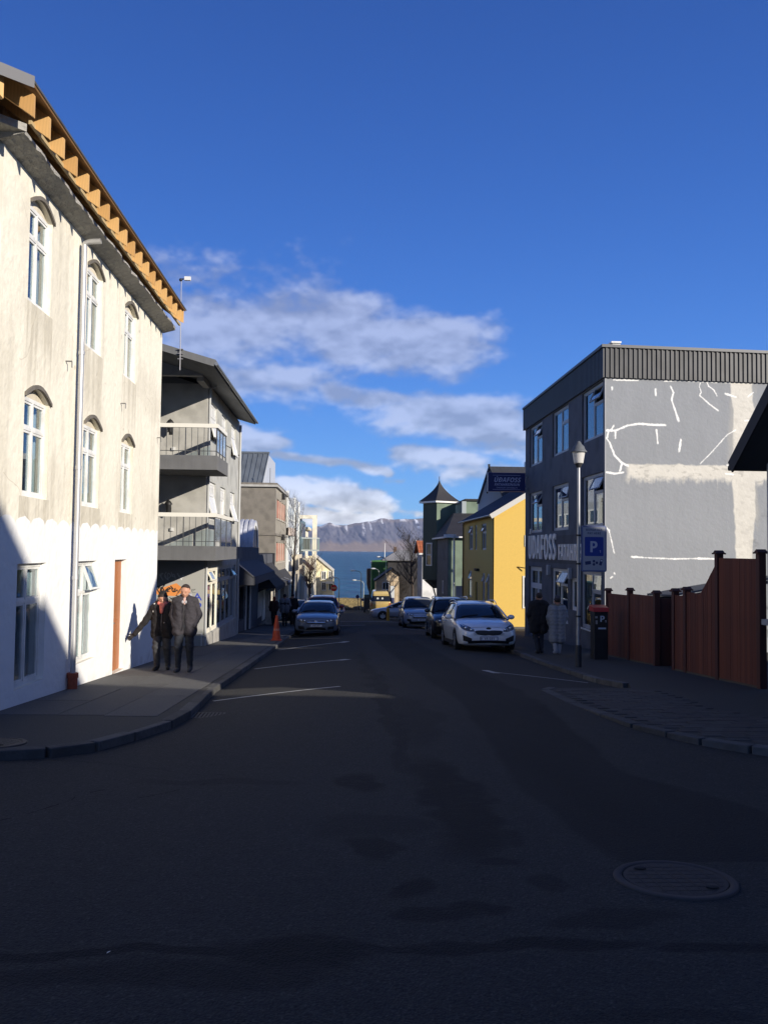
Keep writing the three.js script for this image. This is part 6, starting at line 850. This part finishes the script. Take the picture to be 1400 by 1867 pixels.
car('parked_car', 'blue-grey hatchback parked behind the orange cone by the left kerb', 'car', -1.12, 37.2, -.015, { L: 4.35, W: 1.8, H: 1.45, type: 'hatch', paint: paint([.16, .2, .27], .3), group: 'cars by the left kerb', lamp: [[[.38, .58], [.56, .57], [.74, .63]], [[.42, .66], [.58, .71], [.73, .73]]], grille: [[[-.36, .54], [0, .52], [.36, .54]], [[-.40, .63], [0, .64], [.40, .63]]], bars: [[.585, .36]], intake: [[[-.40, .25], [.40, .25]], [[-.36, .36], [.36, .36]]], fog: [[[.46, .28], [.70, .30]], [[.48, .40], [.72, .42]]], badge: .615, lip: M([.35, .38, .42], .3), plate: [.44, 'PM J97'] });
car('parked_car', 'dark red people carrier parked behind the blue-grey hatchback', 'car', -1.15, 45.4, 0, { L: 4.4, W: 1.82, H: 1.68, type: 'suv', paint: paint([.34, .02, .03], .3), group: 'cars by the left kerb', roof: paint([.36, .03, .04], .35), rails: CHROME, lamp: [[[.45, .6], [.74, .63]], [[.46, .7], [.73, .72]]], grille: [[[-.4, .54], [.4, .54]], [[-.4, .64], [.4, .64]]], plate: [.44, 'TB 209'] });
car('parked_car', 'black car standing half on the left pavement beside the bare tree', 'car', -3.1, 59.5, .05, { L: 4.4, W: 1.78, H: 1.5, type: 'hatch', paint: paint([.014, .015, .018], .3), lamp: [[[.45, .6], [.74, .63]], [[.46, .7], [.73, .72]]], grille: [[[-.4, .54], [.4, .54]], [[-.4, .64], [.4, .64]]], plate: [.44, 'OH 531'] });
car('crossing_car', 'silver saloon crossing the street sideways behind the yellow bollard', 'car', 4.15, 63.4, -Math.PI / 2, { L: 4.6, W: 1.78, H: 1.45, type: 'sedan', paint: paint([.34, .37, .42], .3), lamp: [[[.45, .6], [.74, .63]], [[.46, .7], [.73, .72]]], grille: [[[-.4, .54], [.4, .54]], [[-.4, .64], [.4, .64]]], plate: [.44, 'LE 662'] });
{ // van seen over the saloon, trailer beside it
  const x = 3.36, d = 81, y0 = gy(d), t = thing('van', 'gold van with a dark full-width rear window at the street end', 'van', [x, y0, d]), gm = paint([.42, .30, .10], .35);
  const g = loft([[.0, .5, 1.2, 1.25, .90], [-.04, .32, 1.3, 1.34, .93], [-.2, .28, 1.32, 1.36, .95], [-4.4, .28, 1.3, 1.34, .95], [-4.8, .4, 1.0, 1.05, .8]], ([, yb, ys, yt, w]) => [[0, yb], [w * .9, yb], [w, yb + .1], [w, ys], [w * .98, yt], [0, yt + .01]]); local('body', g, gm, t);
  local('windows', loft([[-.05, 1.33, 1.34, 1.36, .9], [-.30, 1.3, 1.98, 2.02, .72], [-3.2, 1.3, 2.0, 2.05, .74], [-4.2, 1.3, 1.33, 1.36, .85]], ([, yb, ys, yt, w]) => [[0, yb], [.92, yb], [w, ys], [w * .9, yt], [0, yt + .01]]), CARGLASS, t);
  local('roof', loft([[-.20, 1.86, 2.0, 2.1, .76], [-.34, 1.95, 2.22, 2.28, .70], [-3.2, 1.95, 2.24, 2.3, .70], [-3.5, 1.9, 2.0, 2.02, .7]], ([, yb, ys, yt, w]) => [[0, yb], [w + .04, yb], [w, ys], [w * .9, yt], [0, yt]]), paint([.5, .38, .15], .4), t);
  for (const s of [-1, 1]) { local('tail_lamp', new THREE.BoxGeometry(.1, .3, .05).translate(s * .86, 1.05, -.0), M([.4, .02, .02], .3), t); for (const z of [-.8, -3.7]) { const w = local('wheel', new THREE.CylinderGeometry(.34, .34, .22, 20).rotateZ(Math.PI / 2).translate(s * .83, .34, z), TYRE, t); local('rim', new THREE.CylinderGeometry(.2, .2, .23, 16).rotateZ(Math.PI / 2).translate(s * .83, .34, z), RIM, w); } local('window_mark', new THREE.CylinderGeometry(.1, .1, .02, 12).rotateX(Math.PI / 2).translate(s * .22 - .05, 1.62, -.13), M([.5, .52, .5], .6), t); }
  local('bumper', new THREE.BoxGeometry(1.8, .18, .14).translate(0, .48, .03), PLASTIC, t);
  const r = thing('trailer', 'dark closed trailer standing left of the gold van', 'trailer', [2.38, gy(92), 92]), ry = gy(92); ms('box', [bx(2.04, 2.74, ry + .5, -3.5, 92, 94)], M([.03, .035, .035], .6), r); ms('frame', [bx(2.02, 2.76, -3.5, -3.12, 92, 92.05), bx(2.02, 2.06, ry + .4, -3.5, 91.95, 92)], M([.07, .09, .08], .5), r); for (const x of [2.1, 2.68]) { const w = ms('wheel', new THREE.CylinderGeometry(.28, .28, .16, 18).rotateZ(Math.PI / 2).translate(x, ry + .28, -92.4), TYRE, r); ms('rim', new THREE.CylinderGeometry(.17, .17, .17, 14).rotateZ(Math.PI / 2).translate(x, ry + .28, -92.4), RIM, w); }
  for (const [x, dd, c, l] of [[-.8, 104, [.7, .7, .7], 'small white marker cone standing left of the street end'], [-.1, 103, [.65, .5, .5], 'small pinkish marker cone at the street end']]) { const q = thing('marker_cone', l, 'cone', [x, gy(dd), dd]), y = gy(dd); ms('cone', lathe([[0, .62], [.04, .6], [.16, .04]], [x, y, dd], 14), M(c, .6), q); ms('foot', bx(x - .22, x + .22, y, y + .04, dd - .22, dd + .22), M(c, .7), q); }
}

// =====================================================  PEOPLE: smooth joined fields over a posed skeleton
function field(bones, N, k = .03, mod = null, pad = .03) {
  const lo = [9, 9, 9], hi = [-9, -9, -9]; for (const b of bones) for (const [o, r] of [[0, 3], [4, 7]]) for (let a = 0; a < 3; a++) { lo[a] = Math.min(lo[a], b[o + a] - b[r] - pad); hi[a] = Math.max(hi[a], b[o + a] + b[r] + pad); }
  const c = lo.map((v, a) => (v + hi[a]) / 2), h = Math.max(...lo.map((v, a) => (hi[a] - v) / 2)) * 1.04;
  const mc = new MarchingCubes(N, new THREE.MeshStandardMaterial(), false, false, 90000), hs = N / 2; mc.isolation = 0; mc.field.fill(-1);
  const pre = bones.map((b) => { const d = [b[4] - b[0], b[5] - b[1], b[6] - b[2]]; return [b, d, d[0] ** 2 + d[1] ** 2 + d[2] ** 2 || 1e-9]; });
  for (let z = 1; z < N - 1; z++) for (let y = 1; y < N - 1; y++) for (let x = 1; x < N - 1; x++) {
    const px = c[0] + (x - hs) / hs * h, py = c[1] + (y - hs) / hs * h, pz = c[2] + (z - hs) / hs * h; let f = 9;
    if (px < lo[0] || px > hi[0] || py < lo[1] || py > hi[1] || pz < lo[2] || pz > hi[2]) continue;
    for (const [b, d, L] of pre) { const qx = px - b[0], qy = py - b[1], qz = pz - b[2]; let t = (qx * d[0] + qy * d[1] + qz * d[2]) / L; t = t < 0 ? 0 : t > 1 ? 1 : t; const ex = qx - d[0] * t, ey = qy - d[1] * t, ez = qz - d[2] * t, s = Math.sqrt(ex * ex + ey * ey + ez * ez) - (b[3] + (b[7] - b[3]) * t); const w = Math.max(k - Math.abs(f - s), 0) / k; f = Math.min(f, s) - w * w * k * .25; }
    if (mod) f = mod(f, px, py, pz);
    mc.field[x + y * N + z * N * N] = -f;
  }
  mc.update(); const n = mc.count, g = new THREE.BufferGeometry(), P = new Float32Array(n * 3); for (let i = 0; i < n; i++) for (let a = 0; a < 3; a++) P[i * 3 + a] = c[a] + mc.positionArray[i * 3 + a] * h;
  g.setAttribute('position', new THREE.BufferAttribute(P, 3)); const nr = new Float32Array(n * 3); for (let i = 0; i < n * 3; i++) nr[i] = mc.normalArray[i]; for (let i = 0; i < n; i++) { const l = Math.hypot(nr[i * 3], nr[i * 3 + 1], nr[i * 3 + 2]) || 1; for (let a = 0; a < 3; a++) nr[i * 3 + a] /= l; } 
  { // make the normals look outwards
    let s = 0; const a = new THREE.Vector3(), b = new THREE.Vector3(), d = new THREE.Vector3(); for (let i = 0; i + 2 < n; i += 3) { a.fromArray(P, i * 3); b.fromArray(P, i * 3 + 3).sub(a); d.fromArray(P, i * 3 + 6).sub(a); b.cross(d); s += b.x * nr[i * 3] + b.y * nr[i * 3 + 1] + b.z * nr[i * 3 + 2]; } if (s < 0) for (let i = 0; i < n * 3; i++) nr[i] *= -1; }
  g.setAttribute('normal', new THREE.BufferAttribute(nr, 3)); g.setAttribute('uv', new THREE.BufferAttribute(new Float32Array(n * 2), 2)); return uvm(g);
}
const SKIN = M([.46, .24, .16], .6), HAIRD = M([.025, .016, .012], .7), cloth = (c, m = .18) => M(c, .92, { map: 'mottle', m, bump: 'mottleB', bm: .22, bs: .008 });
function hand(w, dir, side, curl = .35) { // palm, four unequal fingers bent at the knuckle, thumb from the side of the palm
  const D = new THREE.Vector3(...dir).normalize(), up = new THREE.Vector3(0, 0, 1), S = new THREE.Vector3().crossVectors(D, up).normalize(), N = new THREE.Vector3().crossVectors(S, D).normalize(), W = new THREE.Vector3(...w), pt = (a, b, c) => W.clone().addScaledVector(D, a).addScaledVector(S, b).addScaledVector(N, c), B = [], put = (p, r, q, s) => B.push([p.x, p.y, p.z, r, q.x, q.y, q.z, s]);
  for (const b of [-.026, -.009, .009, .026]) put(pt(0, b * .6, 0), .016, pt(.085, b, 0), .013);
  [[-.03, .062], [-.01, .075], [.01, .07], [.03, .055]].forEach(([b, l]) => { const k = pt(.088, b, 0), m = pt(.088 + l * .55, b * 1.2, -l * .3 * curl), e = pt(.088 + l * .92, b * 1.25, -l * .9 * curl); put(k, .0105, m, .0095); put(m, .0095, e, .008); });
  put(pt(.02, side * .03, 0), .015, pt(.055, side * .058, -.012), .0115); put(pt(.055, side * .058, -.012), .0115, pt(.085, side * .066, -.02), .009); return B;
}
function head(c, yaw, pitch, hairFn) { // skull, jaw, nose, brow, lips, ears, neck
  const e = new THREE.Euler(pitch, yaw, 0, 'YXZ'), P = (x, y, z) => { const v = new THREE.Vector3(x, y, z).applyEuler(e); return [c[0] + v.x, c[1] + v.y, c[2] + v.z]; }, b = (p, r, q, s) => [...P(...p), r, ...P(...q), s];
  return { P, e, bones: [b([0, .025, -.012], .088, [0, .02, .012], .084), b([0, -.03, .028], .062, [0, -.085, .05], .034), b([-.03, -.05, .03], .04, [.03, -.05, .03], .04), b([0, .005, .088], .011, [0, -.03, .104], .015), b([-.035, .022, .078], .013, [.035, .022, .078], .013), b([-.018, -.062, .083], .0075, [.018, -.062, .083], .0075), b([-.085, -.01, -.005], .016, [-.087, -.03, -.008], .011), b([.085, -.01, -.005], .016, [.087, -.03, -.008], .011)] };
}
function person(label, x, d, yaw, s, o) {
  const t = thing('person', label, 'person', [x, (o.ground ?? gy(d) + .1), d], o.group); t.rotation.y = yaw; t.scale.setScalar(s); const J = o.pose, q = o.q ?? 1, put = (n, g, m, p = t) => local(n, g, m, p);
  const H = head(J.head, J.hy ?? 0, J.hp ?? 0), nk = [J.head[0], J.head[1] - .05, J.head[2] - .02, .055, 0, J.neck, -.02, .06];
  const legs = (k) => J.legs.flatMap(([h, kn, a]) => [[...h, .085 * k, ...kn, .066 * k], [...kn, .066 * k, ...a, .045 * k]]), arms = (k) => J.arms.flatMap(([sh, el, wr]) => [[...sh, .062 * k, ...el, .05 * k], [...el, .05 * k, ...wr, .036 * k]]);
  const torso = (k, w = .1) => [[-w, J.neck - .1, 0, .1 * k, -w * .85, J.hip + .02, 0, .11 * k], [w, J.neck - .1, 0, .1 * k, w * .85, J.hip + .02, 0, .11 * k], [J.arms[0][0][0], J.arms[0][0][1], 0, .07 * k, J.arms[1][0][0], J.arms[1][0][1], 0, .07 * k]];
  const body = merge([field([...torso(1), ...arms(1), ...legs(1), nk], Math.round(88 * q), .05), field([...H.bones, [...nk.slice(0, 4), ...nk.slice(4)]], Math.round(64 * q), .028), ...(o.bare ? [] : [])]);
  const B = put('body', body, SKIN); const eyes = [-1, 1].map((k) => { const p = H.P(k * .032, .0, .083); return new THREE.SphereGeometry(.0105, 10, 8).translate(...p); }); put('eyes', eyes, M([.03, .025, .02], .3), B); put('mouth', new THREE.SphereGeometry(1, 12, 6).scale(.024, .006, .008).applyQuaternion(new THREE.Quaternion().setFromEuler(H.e)).translate(...H.P(0, -.06, .087)), M([.3, .1, .085], .6), B);
  put(o.coatName ?? 'jacket', field([...torso(1.3 * (o.coatK ?? 1), .1), ...arms(1.32 * (o.coatK ?? 1)), ...(o.coat ?? [])], Math.round(96 * q), .026, o.coatMod ?? ((f, x, y, z) => f + .0026 * Math.sin(y * 48 + x * 24 + 2 * Math.sin(z * 21 + x * 9)) * (.4 + Math.abs(Math.sin(y * 7 + x * 5))) + .0035 * Math.sin(x * 46 + y * 14))), o.coatM, B);
  put('trousers', field([...legs(1.18), [-.06, J.hip, 0, .12, .06, J.hip, 0, .12]], Math.round(88 * q), .026, (f, x, y, z) => f + .0045 * Math.sin(y * 58 + x * 30 + 2 * Math.sin(z * 30)) * (.35 + Math.exp(-(((y - .5) / .12) ** 2)) + Math.exp(-(((y - .16) / .08) ** 2)))), o.legM, B);
  for (const f of J.feet) put(o.bootTop ? 'boot' : 'shoe', field([[...f[0], .042, ...f[1], .04], [f[0][0], f[0][1] + .03, f[0][2], .05, f[0][0], f[0][1] + .05, f[0][2] + .03, .045], ...(o.bootTop ? [[f[0][0], f[0][1] + .05, f[0][2], .056, ...o.bootTop(f), .07]] : [])], Math.round(44 * q), .03, (v, px, py) => Math.max(v, .0 - py)), o.shoeM ?? PLASTIC, B);
  if (o.hair) put('hair', field([[...H.P(0, .04, -.022), .094, ...H.P(0, .045, .01), .084], ...(o.hair.extra ?? []).map((b) => [...H.P(...b[0]), b[1], ...H.P(...b[2]), b[3]])], Math.round(44 * q), .03, o.hair.cut ? (f, px, py, pz) => { const v = new THREE.Vector3(px - J.head[0], py - J.head[1], pz - J.head[2]).applyQuaternion(new THREE.Quaternion().setFromEuler(H.e).invert()); return Math.max(f, o.hair.cut - v.y - Math.max(0, -v.z) * 1.5 + Math.max(0, v.z - .03) * .9); } : null), o.hair.m, B);
  if (o.hat) put('hat', field([[...H.P(0, .055, -.015), .104, ...H.P(0, .085, -.02), .085]], Math.round(48 * q), .02, (f, px, py) => Math.max(f, H.P(0, .035, 0)[1] - py)), o.hat, B);
  for (const [n, bones, m, N = 56, k = .03, mod] of o.extra ?? []) put(n, field(bones, Math.round(N * q), k, mod), m, B);
  return t;
}
{
  const jeans = cloth([.022, .026, .036]), black = cloth([.016, .016, .018]);
  // the couple on the left pavement, walking up towards the camera
  const mj = { head: [0, 1.625, .02], hy: -.18, hp: .22, neck: 1.5, hip: .93, arms: [[[-.185, 1.41, 0], [-.265, 1.14, -.05], [-.2, .93, .07]], [[.185, 1.41, 0], [.275, 1.15, -.04], [.21, .93, .08]]], legs: [[[-.09, .92, 0], [-.11, .5, .05], [-.12, .1, .0]], [[.09, .92, 0], [.1, .5, -.02], [.1, .1, -.1]]], feet: [[[-.12, .045, -.02], [-.14, .04, .15]], [[.1, .05, -.11], [.11, .04, .05]]] };
  person('man in a charcoal winter jacket and jeans walking with his hands in his pockets', -3.2, 17.5, -.02, 1.0, { pose: mj, coatM: cloth([.04, .036, .043]), coatK: .97, legM: jeans, shoeM: M([.04, .042, .048], .8), hair: { m: M([.03, .02, .016], .8), cut: .062, extra: [[[0, .075, .02], .05, [0, .085, .05], .028]] },
    coat: [[-.1, 1.0, 0, .13, -.12, .82, .01, .13], [.1, 1.0, 0, .13, .12, .82, .01, .13], [-.07, 1.49, -.03, .06, .07, 1.49, -.03, .06]],
    extra: [['hood', [[-.085, 1.5, -.02, .035, -.03, 1.40, .11, .024], [.085, 1.5, -.02, .035, .03, 1.40, .11, .024], [-.08, 1.53, -.06, .04, .08, 1.53, -.06, .04]], M([.36, .35, .37], .9)], ['shirt', [[0, 1.46, .05, .04, 0, 1.38, .1, .03]], M([.5, .34, .3], .9), 30], ['zip', [[0, 1.38, .145, .008, .005, .85, .155, .008]], PLASTIC, 60, .005]] });
  const hnd = hand([-.555, .73, .06], [-.72, -.62, .12], 1, .25);
  const wj = { head: [.0, 1.465, .03], hy: .1, hp: .1, neck: 1.35, hip: .86, arms: [[[-.165, 1.28, 0], [-.33, 1.02, .02], [-.54, .74, .06]], [[.165, 1.28, 0], [.25, 1.03, -.03], [.2, .84, .05]]], legs: [[[-.085, .85, 0], [-.1, .47, .06], [-.09, .1, .02]], [[.085, .85, 0], [.1, .47, 0], [.11, .1, -.14]]], feet: [[[-.09, .045, 0], [-.12, .04, .15]], [[.11, .05, -.14], [.13, .04, .0]]] };
  person('woman in black coat, knit hat and salmon scarf reaching towards the white wall', -3.74, 17.95, .05, 1.0, { pose: wj, coatM: cloth([.014, .013, .015]), legM: cloth([.05, .052, .058]), bootTop: (f) => [f[0][0] - .01, .34, f[0][2] + .03], shoeM: M([.012, .012, .013], .6), hat: M([.015, .014, .015], .95, { bump: 'grainB', bm: .06, bs: .01 }), hair: { m: HAIRD, extra: [[[-.07, -.02, -.03], .04, [-.08, -.1, -.01], .03], [[.07, -.02, -.03], .04, [.08, -.1, -.01], .03]] },
    coat: [[-.09, .95, 0, .125, -.11, .74, .0, .125], [.09, .95, 0, .125, .11, .74, 0, .125]],
    extra: [['scarf', [[-.06, 1.37, .06, .045, .06, 1.37, .06, .045], [-.075, 1.38, -.02, .045, .075, 1.38, -.02, .045], [-.02, 1.34, .11, .035, 0, 1.2, .14, .03], [.03, 1.34, .11, .035, 0, 1.2, .14, .02]], M([.85, .25, .19], .95, { map: 'mottle', m: .1, bump: 'mottleB', bm: .1, bs: .01 })], ['fur_hood', [[-.13, 1.37, -.05, .045, -.16, 1.33, .02, .035], [-.12, 1.38, -.08, .045, .12, 1.38, -.08, .045]], M([.16, .1, .06], .98, { bump: 'grainB', bm: .04, bs: .02 })], ['glove', hnd, M([.014, .013, .014], .7), 70, .012], ['bag_strap', [[-.16, 1.36, .06, .016, -.17, 1.2, .1, .016]], WHITE2, 30, .01], ['zip', [[0, 1.2, .14, .006, .0, .82, .15, .006]], M([.2, .2, .2], .4), 50, .004], ['button', [[.06, .98, .15, .012, .061, .98, .15, .012]], CHROME, 20, .004]] });
  // two walking away on the right pavement
  const bj = { head: [0, 1.59, -.02], neck: 1.46, hip: .9, arms: [[[-.19, 1.37, 0], [-.28, 1.1, 0], [-.22, .9, .1]], [[.19, 1.37, 0], [.28, 1.1, .0], [.22, .9, .1]]], legs: [[[-.09, .88, 0], [-.09, .48, .06], [-.08, .1, -.02]], [[.09, .88, 0], [.08, .48, .04], [.05, .1, -.1]]], feet: [[[-.08, .045, -.04], [-.09, .04, .12]], [[.05, .05, -.1], [.05, .04, .06]]] };
  person('person in a bulky black coat walking away past the shop windows', 5.5, 24.3, Math.PI + .1, 1.0, { ground: gy(24.3) + .1, pose: bj, coatM: black, coatK: 1.2, legM: jeans, hair: { m: HAIRD }, coat: [[-.12, 1.0, 0, .15, -.13, .68, 0, .14], [.12, 1.0, 0, .15, .13, .68, 0, .14], [-.1, 1.44, -.07, .08, .1, 1.44, -.07, .08]], extra: [['glove', hand([-.22, .9, .1], [.2, -.9, .2], 1, .6), black, 50, .012], ['glove', hand([.22, .9, .1], [-.2, -.9, .2], -1, .6), black, 50, .012]] });
  const pj = { head: [0, 1.48, -.02], neck: 1.35, hip: .85, arms: [[[-.16, 1.27, 0], [-.24, 1.02, .0], [-.2, .82, .1]], [[.16, 1.27, 0], [.24, 1.02, .0], [.2, .82, .1]]], legs: [[[-.08, .83, 0], [-.08, .46, .04], [-.06, .1, 0]], [[.08, .83, 0], [.08, .46, .0], [.06, .1, -.08]]], feet: [[[-.06, .045, 0], [-.07, .04, .13]], [[.06, .05, -.08], [.07, .04, .06]]] };
  const white = M([.25, .265, .28], .75, { map: 'mottle', m: .3 });
  person('person in a long quilted white coat and knit hat walking away beside the black coat', 5.98, 24.1, Math.PI, 1.0, { ground: gy(24.1) + .1, pose: pj, coatName: 'quilted_coat', coatM: white, coatK: 1.12, legM: M([.32, .33, .36], .9), shoeM: M([.3, .3, .32], .8), hat: M([.06, .06, .07], .95), hair: { m: HAIRD },
    coat: [[-.08, 1.1, 0, .14, -.09, .42, 0, .15], [.08, 1.1, 0, .14, .09, .42, 0, .15]], coatMod: (f, x, y) => f - .011 * Math.abs(Math.sin(y * 31.4)) + .006, extra: [['fur_collar', [[-.12, 1.36, -.04, .055, .12, 1.36, -.04, .055], [-.12, 1.36, .02, .05, .12, 1.36, .02, .05]], M([.2, .17, .13], .98)], ['glove', hand([.2, .82, .1], [0, -1, .1], -1, .6), black, 50, .012], ['glove', hand([-.2, .82, .1], [0, -1, .1], 1, .6), black, 50, .012]] });
  // walkers further down on the left
  const q = .62, grey = cloth([.2, .21, .23]);
  person('person in a grey and black jacket carrying a pale plastic bag down the left pavement', -3.22, 46.6, Math.PI, 1.0, { q, ground: gy(46.6) + .1, pose: bj, coatM: grey, coatK: 1.1, legM: black, hair: { m: HAIRD }, coat: [[-.1, 1, 0, .14, -.11, .8, 0, .14], [.1, 1, 0, .14, .11, .8, 0, .14]], extra: [['dark_band', [[-.11, 1.2, 0, .15, .11, 1.2, 0, .15]], black, 40, .02], ['hand', [...hand([.23, .88, .08], [.1, -1, 0], -1, .8)], SKIN, 40, .012]] });
  { const b = thing('plastic_bag', 'pale blue plastic bag held by the grey-jacketed walker', 'bag', [-3.48, -2.1, 46.5]); ms('bag', field([[-3.48, -1.98, -46.5, .05, -3.5, -2.18, -46.5, .13], [-3.54, -2.2, -46.5, .09, -3.42, -2.2, -46.5, .09]], 40, .05), M([.4, .52, .6], .5), b); ms('handles', tube([[-3.5, -1.98, 46.5], [-3.47, -1.82, 46.52], [-3.44, -1.98, 46.5]], .012, 10, 5), M([.4, .52, .6], .5), b); }
  person('dark-clad walker on the kerb side of the grey jacket', -2.86, 47.6, Math.PI - .1, 1.02, { q, ground: gy(47.6) + .1, pose: bj, coatM: black, legM: black, hair: { m: HAIRD } });
  person('person with orange hair and a dark red-brown coat walking by the shop front', -3.85, 47.3, Math.PI + .2, .98, { q, ground: gy(47.3) + .1, pose: pj, coatM: cloth([.06, .03, .025]), legM: black, hair: { m: M([.32, .08, .03], .8), extra: [[[0, -.02, -.06], .08, [0, -.12, -.06], .05]] } });
  person('dark figure standing in the road beyond the dark red car', -.92, 60, .3, 1.0, { q, ground: gy(60) + .06, pose: bj, coatM: black, coatK: 1.2, legM: black, hair: { m: HAIRD } });
}

{ const p = thing('paper_scrap', 'tiny white scrap of paper lying on the foreground asphalt', 'litter', [-1.04, roadY(-1.04, 4.0) + .006, 4.0]); ms('scrap', [slab([[-1.046, roadY(0, 4) + .004, 3.992], [-1.034, roadY(0, 4) + .01, 3.994], [-1.032, roadY(0, 4) + .008, 4.006], [-1.044, roadY(0, 4) + .005, 4.004]], .001)], WHITE, p); }

// =====================================================  BARE TREES
function tree(label, x, d, H, o) {
  const y0 = o.y0 ?? gy(d) + .08, t = thing('bare_tree', label, 'tree', [x, y0, d]), q = rng(o.seed), trunk = [], twigs = [];
  const grow = (p, dir, len, r, lev) => {
    const n = lev === 0 ? 7 : 3; let a = p.clone(), v = dir.clone(); const stops = [];
    for (let i = 0; i < n; i++) { const b = a.clone().addScaledVector(v, len / n), r0 = r * (1 - .75 * i / n), r1 = r * (1 - .75 * (i + 1) / n); (lev === 0 ? trunk : twigs).push(cyl(a, b, r0, r1, lev === 0 ? 8 : lev === 1 ? 5 : 4)); stops.push([b, v.clone(), r1]); a = b; v.add(new THREE.Vector3((q() - .5) * o.wob, .04 + (lev ? o.up * .12 : 0), (q() - .5) * o.wob)).normalize(); }
    if (lev >= o.levels) return;
    stops.forEach(([b, bv, br], i) => { if (lev === 0 && (i + 1) / n < o.clear) return; const m = lev === 0 ? o.per : 2; for (let k = 0; k < m; k++) { const az = q() * 6.283, out = new THREE.Vector3(Math.cos(az), o.up * (.6 + .6 * q()), Math.sin(az)).normalize(); grow(b, bv.clone().multiplyScalar(.55).add(out.multiplyScalar(o.spread)).normalize(), len * (lev === 0 ? o.branch * (1.15 - .6 * (i + 1) / n) : .62) * (.7 + .6 * q()), Math.max(o.min, br * (lev === 0 ? .5 : .6)), lev + 1); } });
  };
  grow(V(x, y0, d), new THREE.Vector3(0, 1, 0), H, o.r, 0);
  const m = M([.07, .052, .042], .95, { map: 'streak', m: .5 }); ms('trunk', trunk, m, t); ms('crown', twigs, M(o.twig ?? [.10, .075, .06], .95), t); return t;
}
tree('slender bare tree rising in front of the concrete house', -3.05, 50, 6.4, { seed: 3, r: .10, wob: .1, up: .9, clear: .45, per: 3, levels: 3, spread: .9, branch: .2, min: .005, twig: [.05, .04, .034] });
tree('bushy bare tree with reddish twigs farther down the left pavement', -2.72, 70, 3.9, { seed: 8, r: .16, wob: .2, up: .8, clear: .45, per: 5, levels: 3, spread: 1, branch: .32, min: .008, twig: [.10, .06, .045] });
tree('wide dark bare tree over the house roofs on the right', 7.25, 93, 6.9, { seed: 5, r: .2, wob: .25, up: .7, clear: .3, per: 5, levels: 3, spread: 1.3, branch: .36, min: .012, twig: [.035, .03, .03] });
tree('low tangled bare tree before the dark house on the right', 6.4, 98.5, 3.6, { seed: 15, r: .16, wob: .3, up: .6, clear: .2, per: 5, levels: 3, spread: 1.1, branch: .4, min: .014, twig: [.04, .034, .03] });

renderer.render(scene, camera);
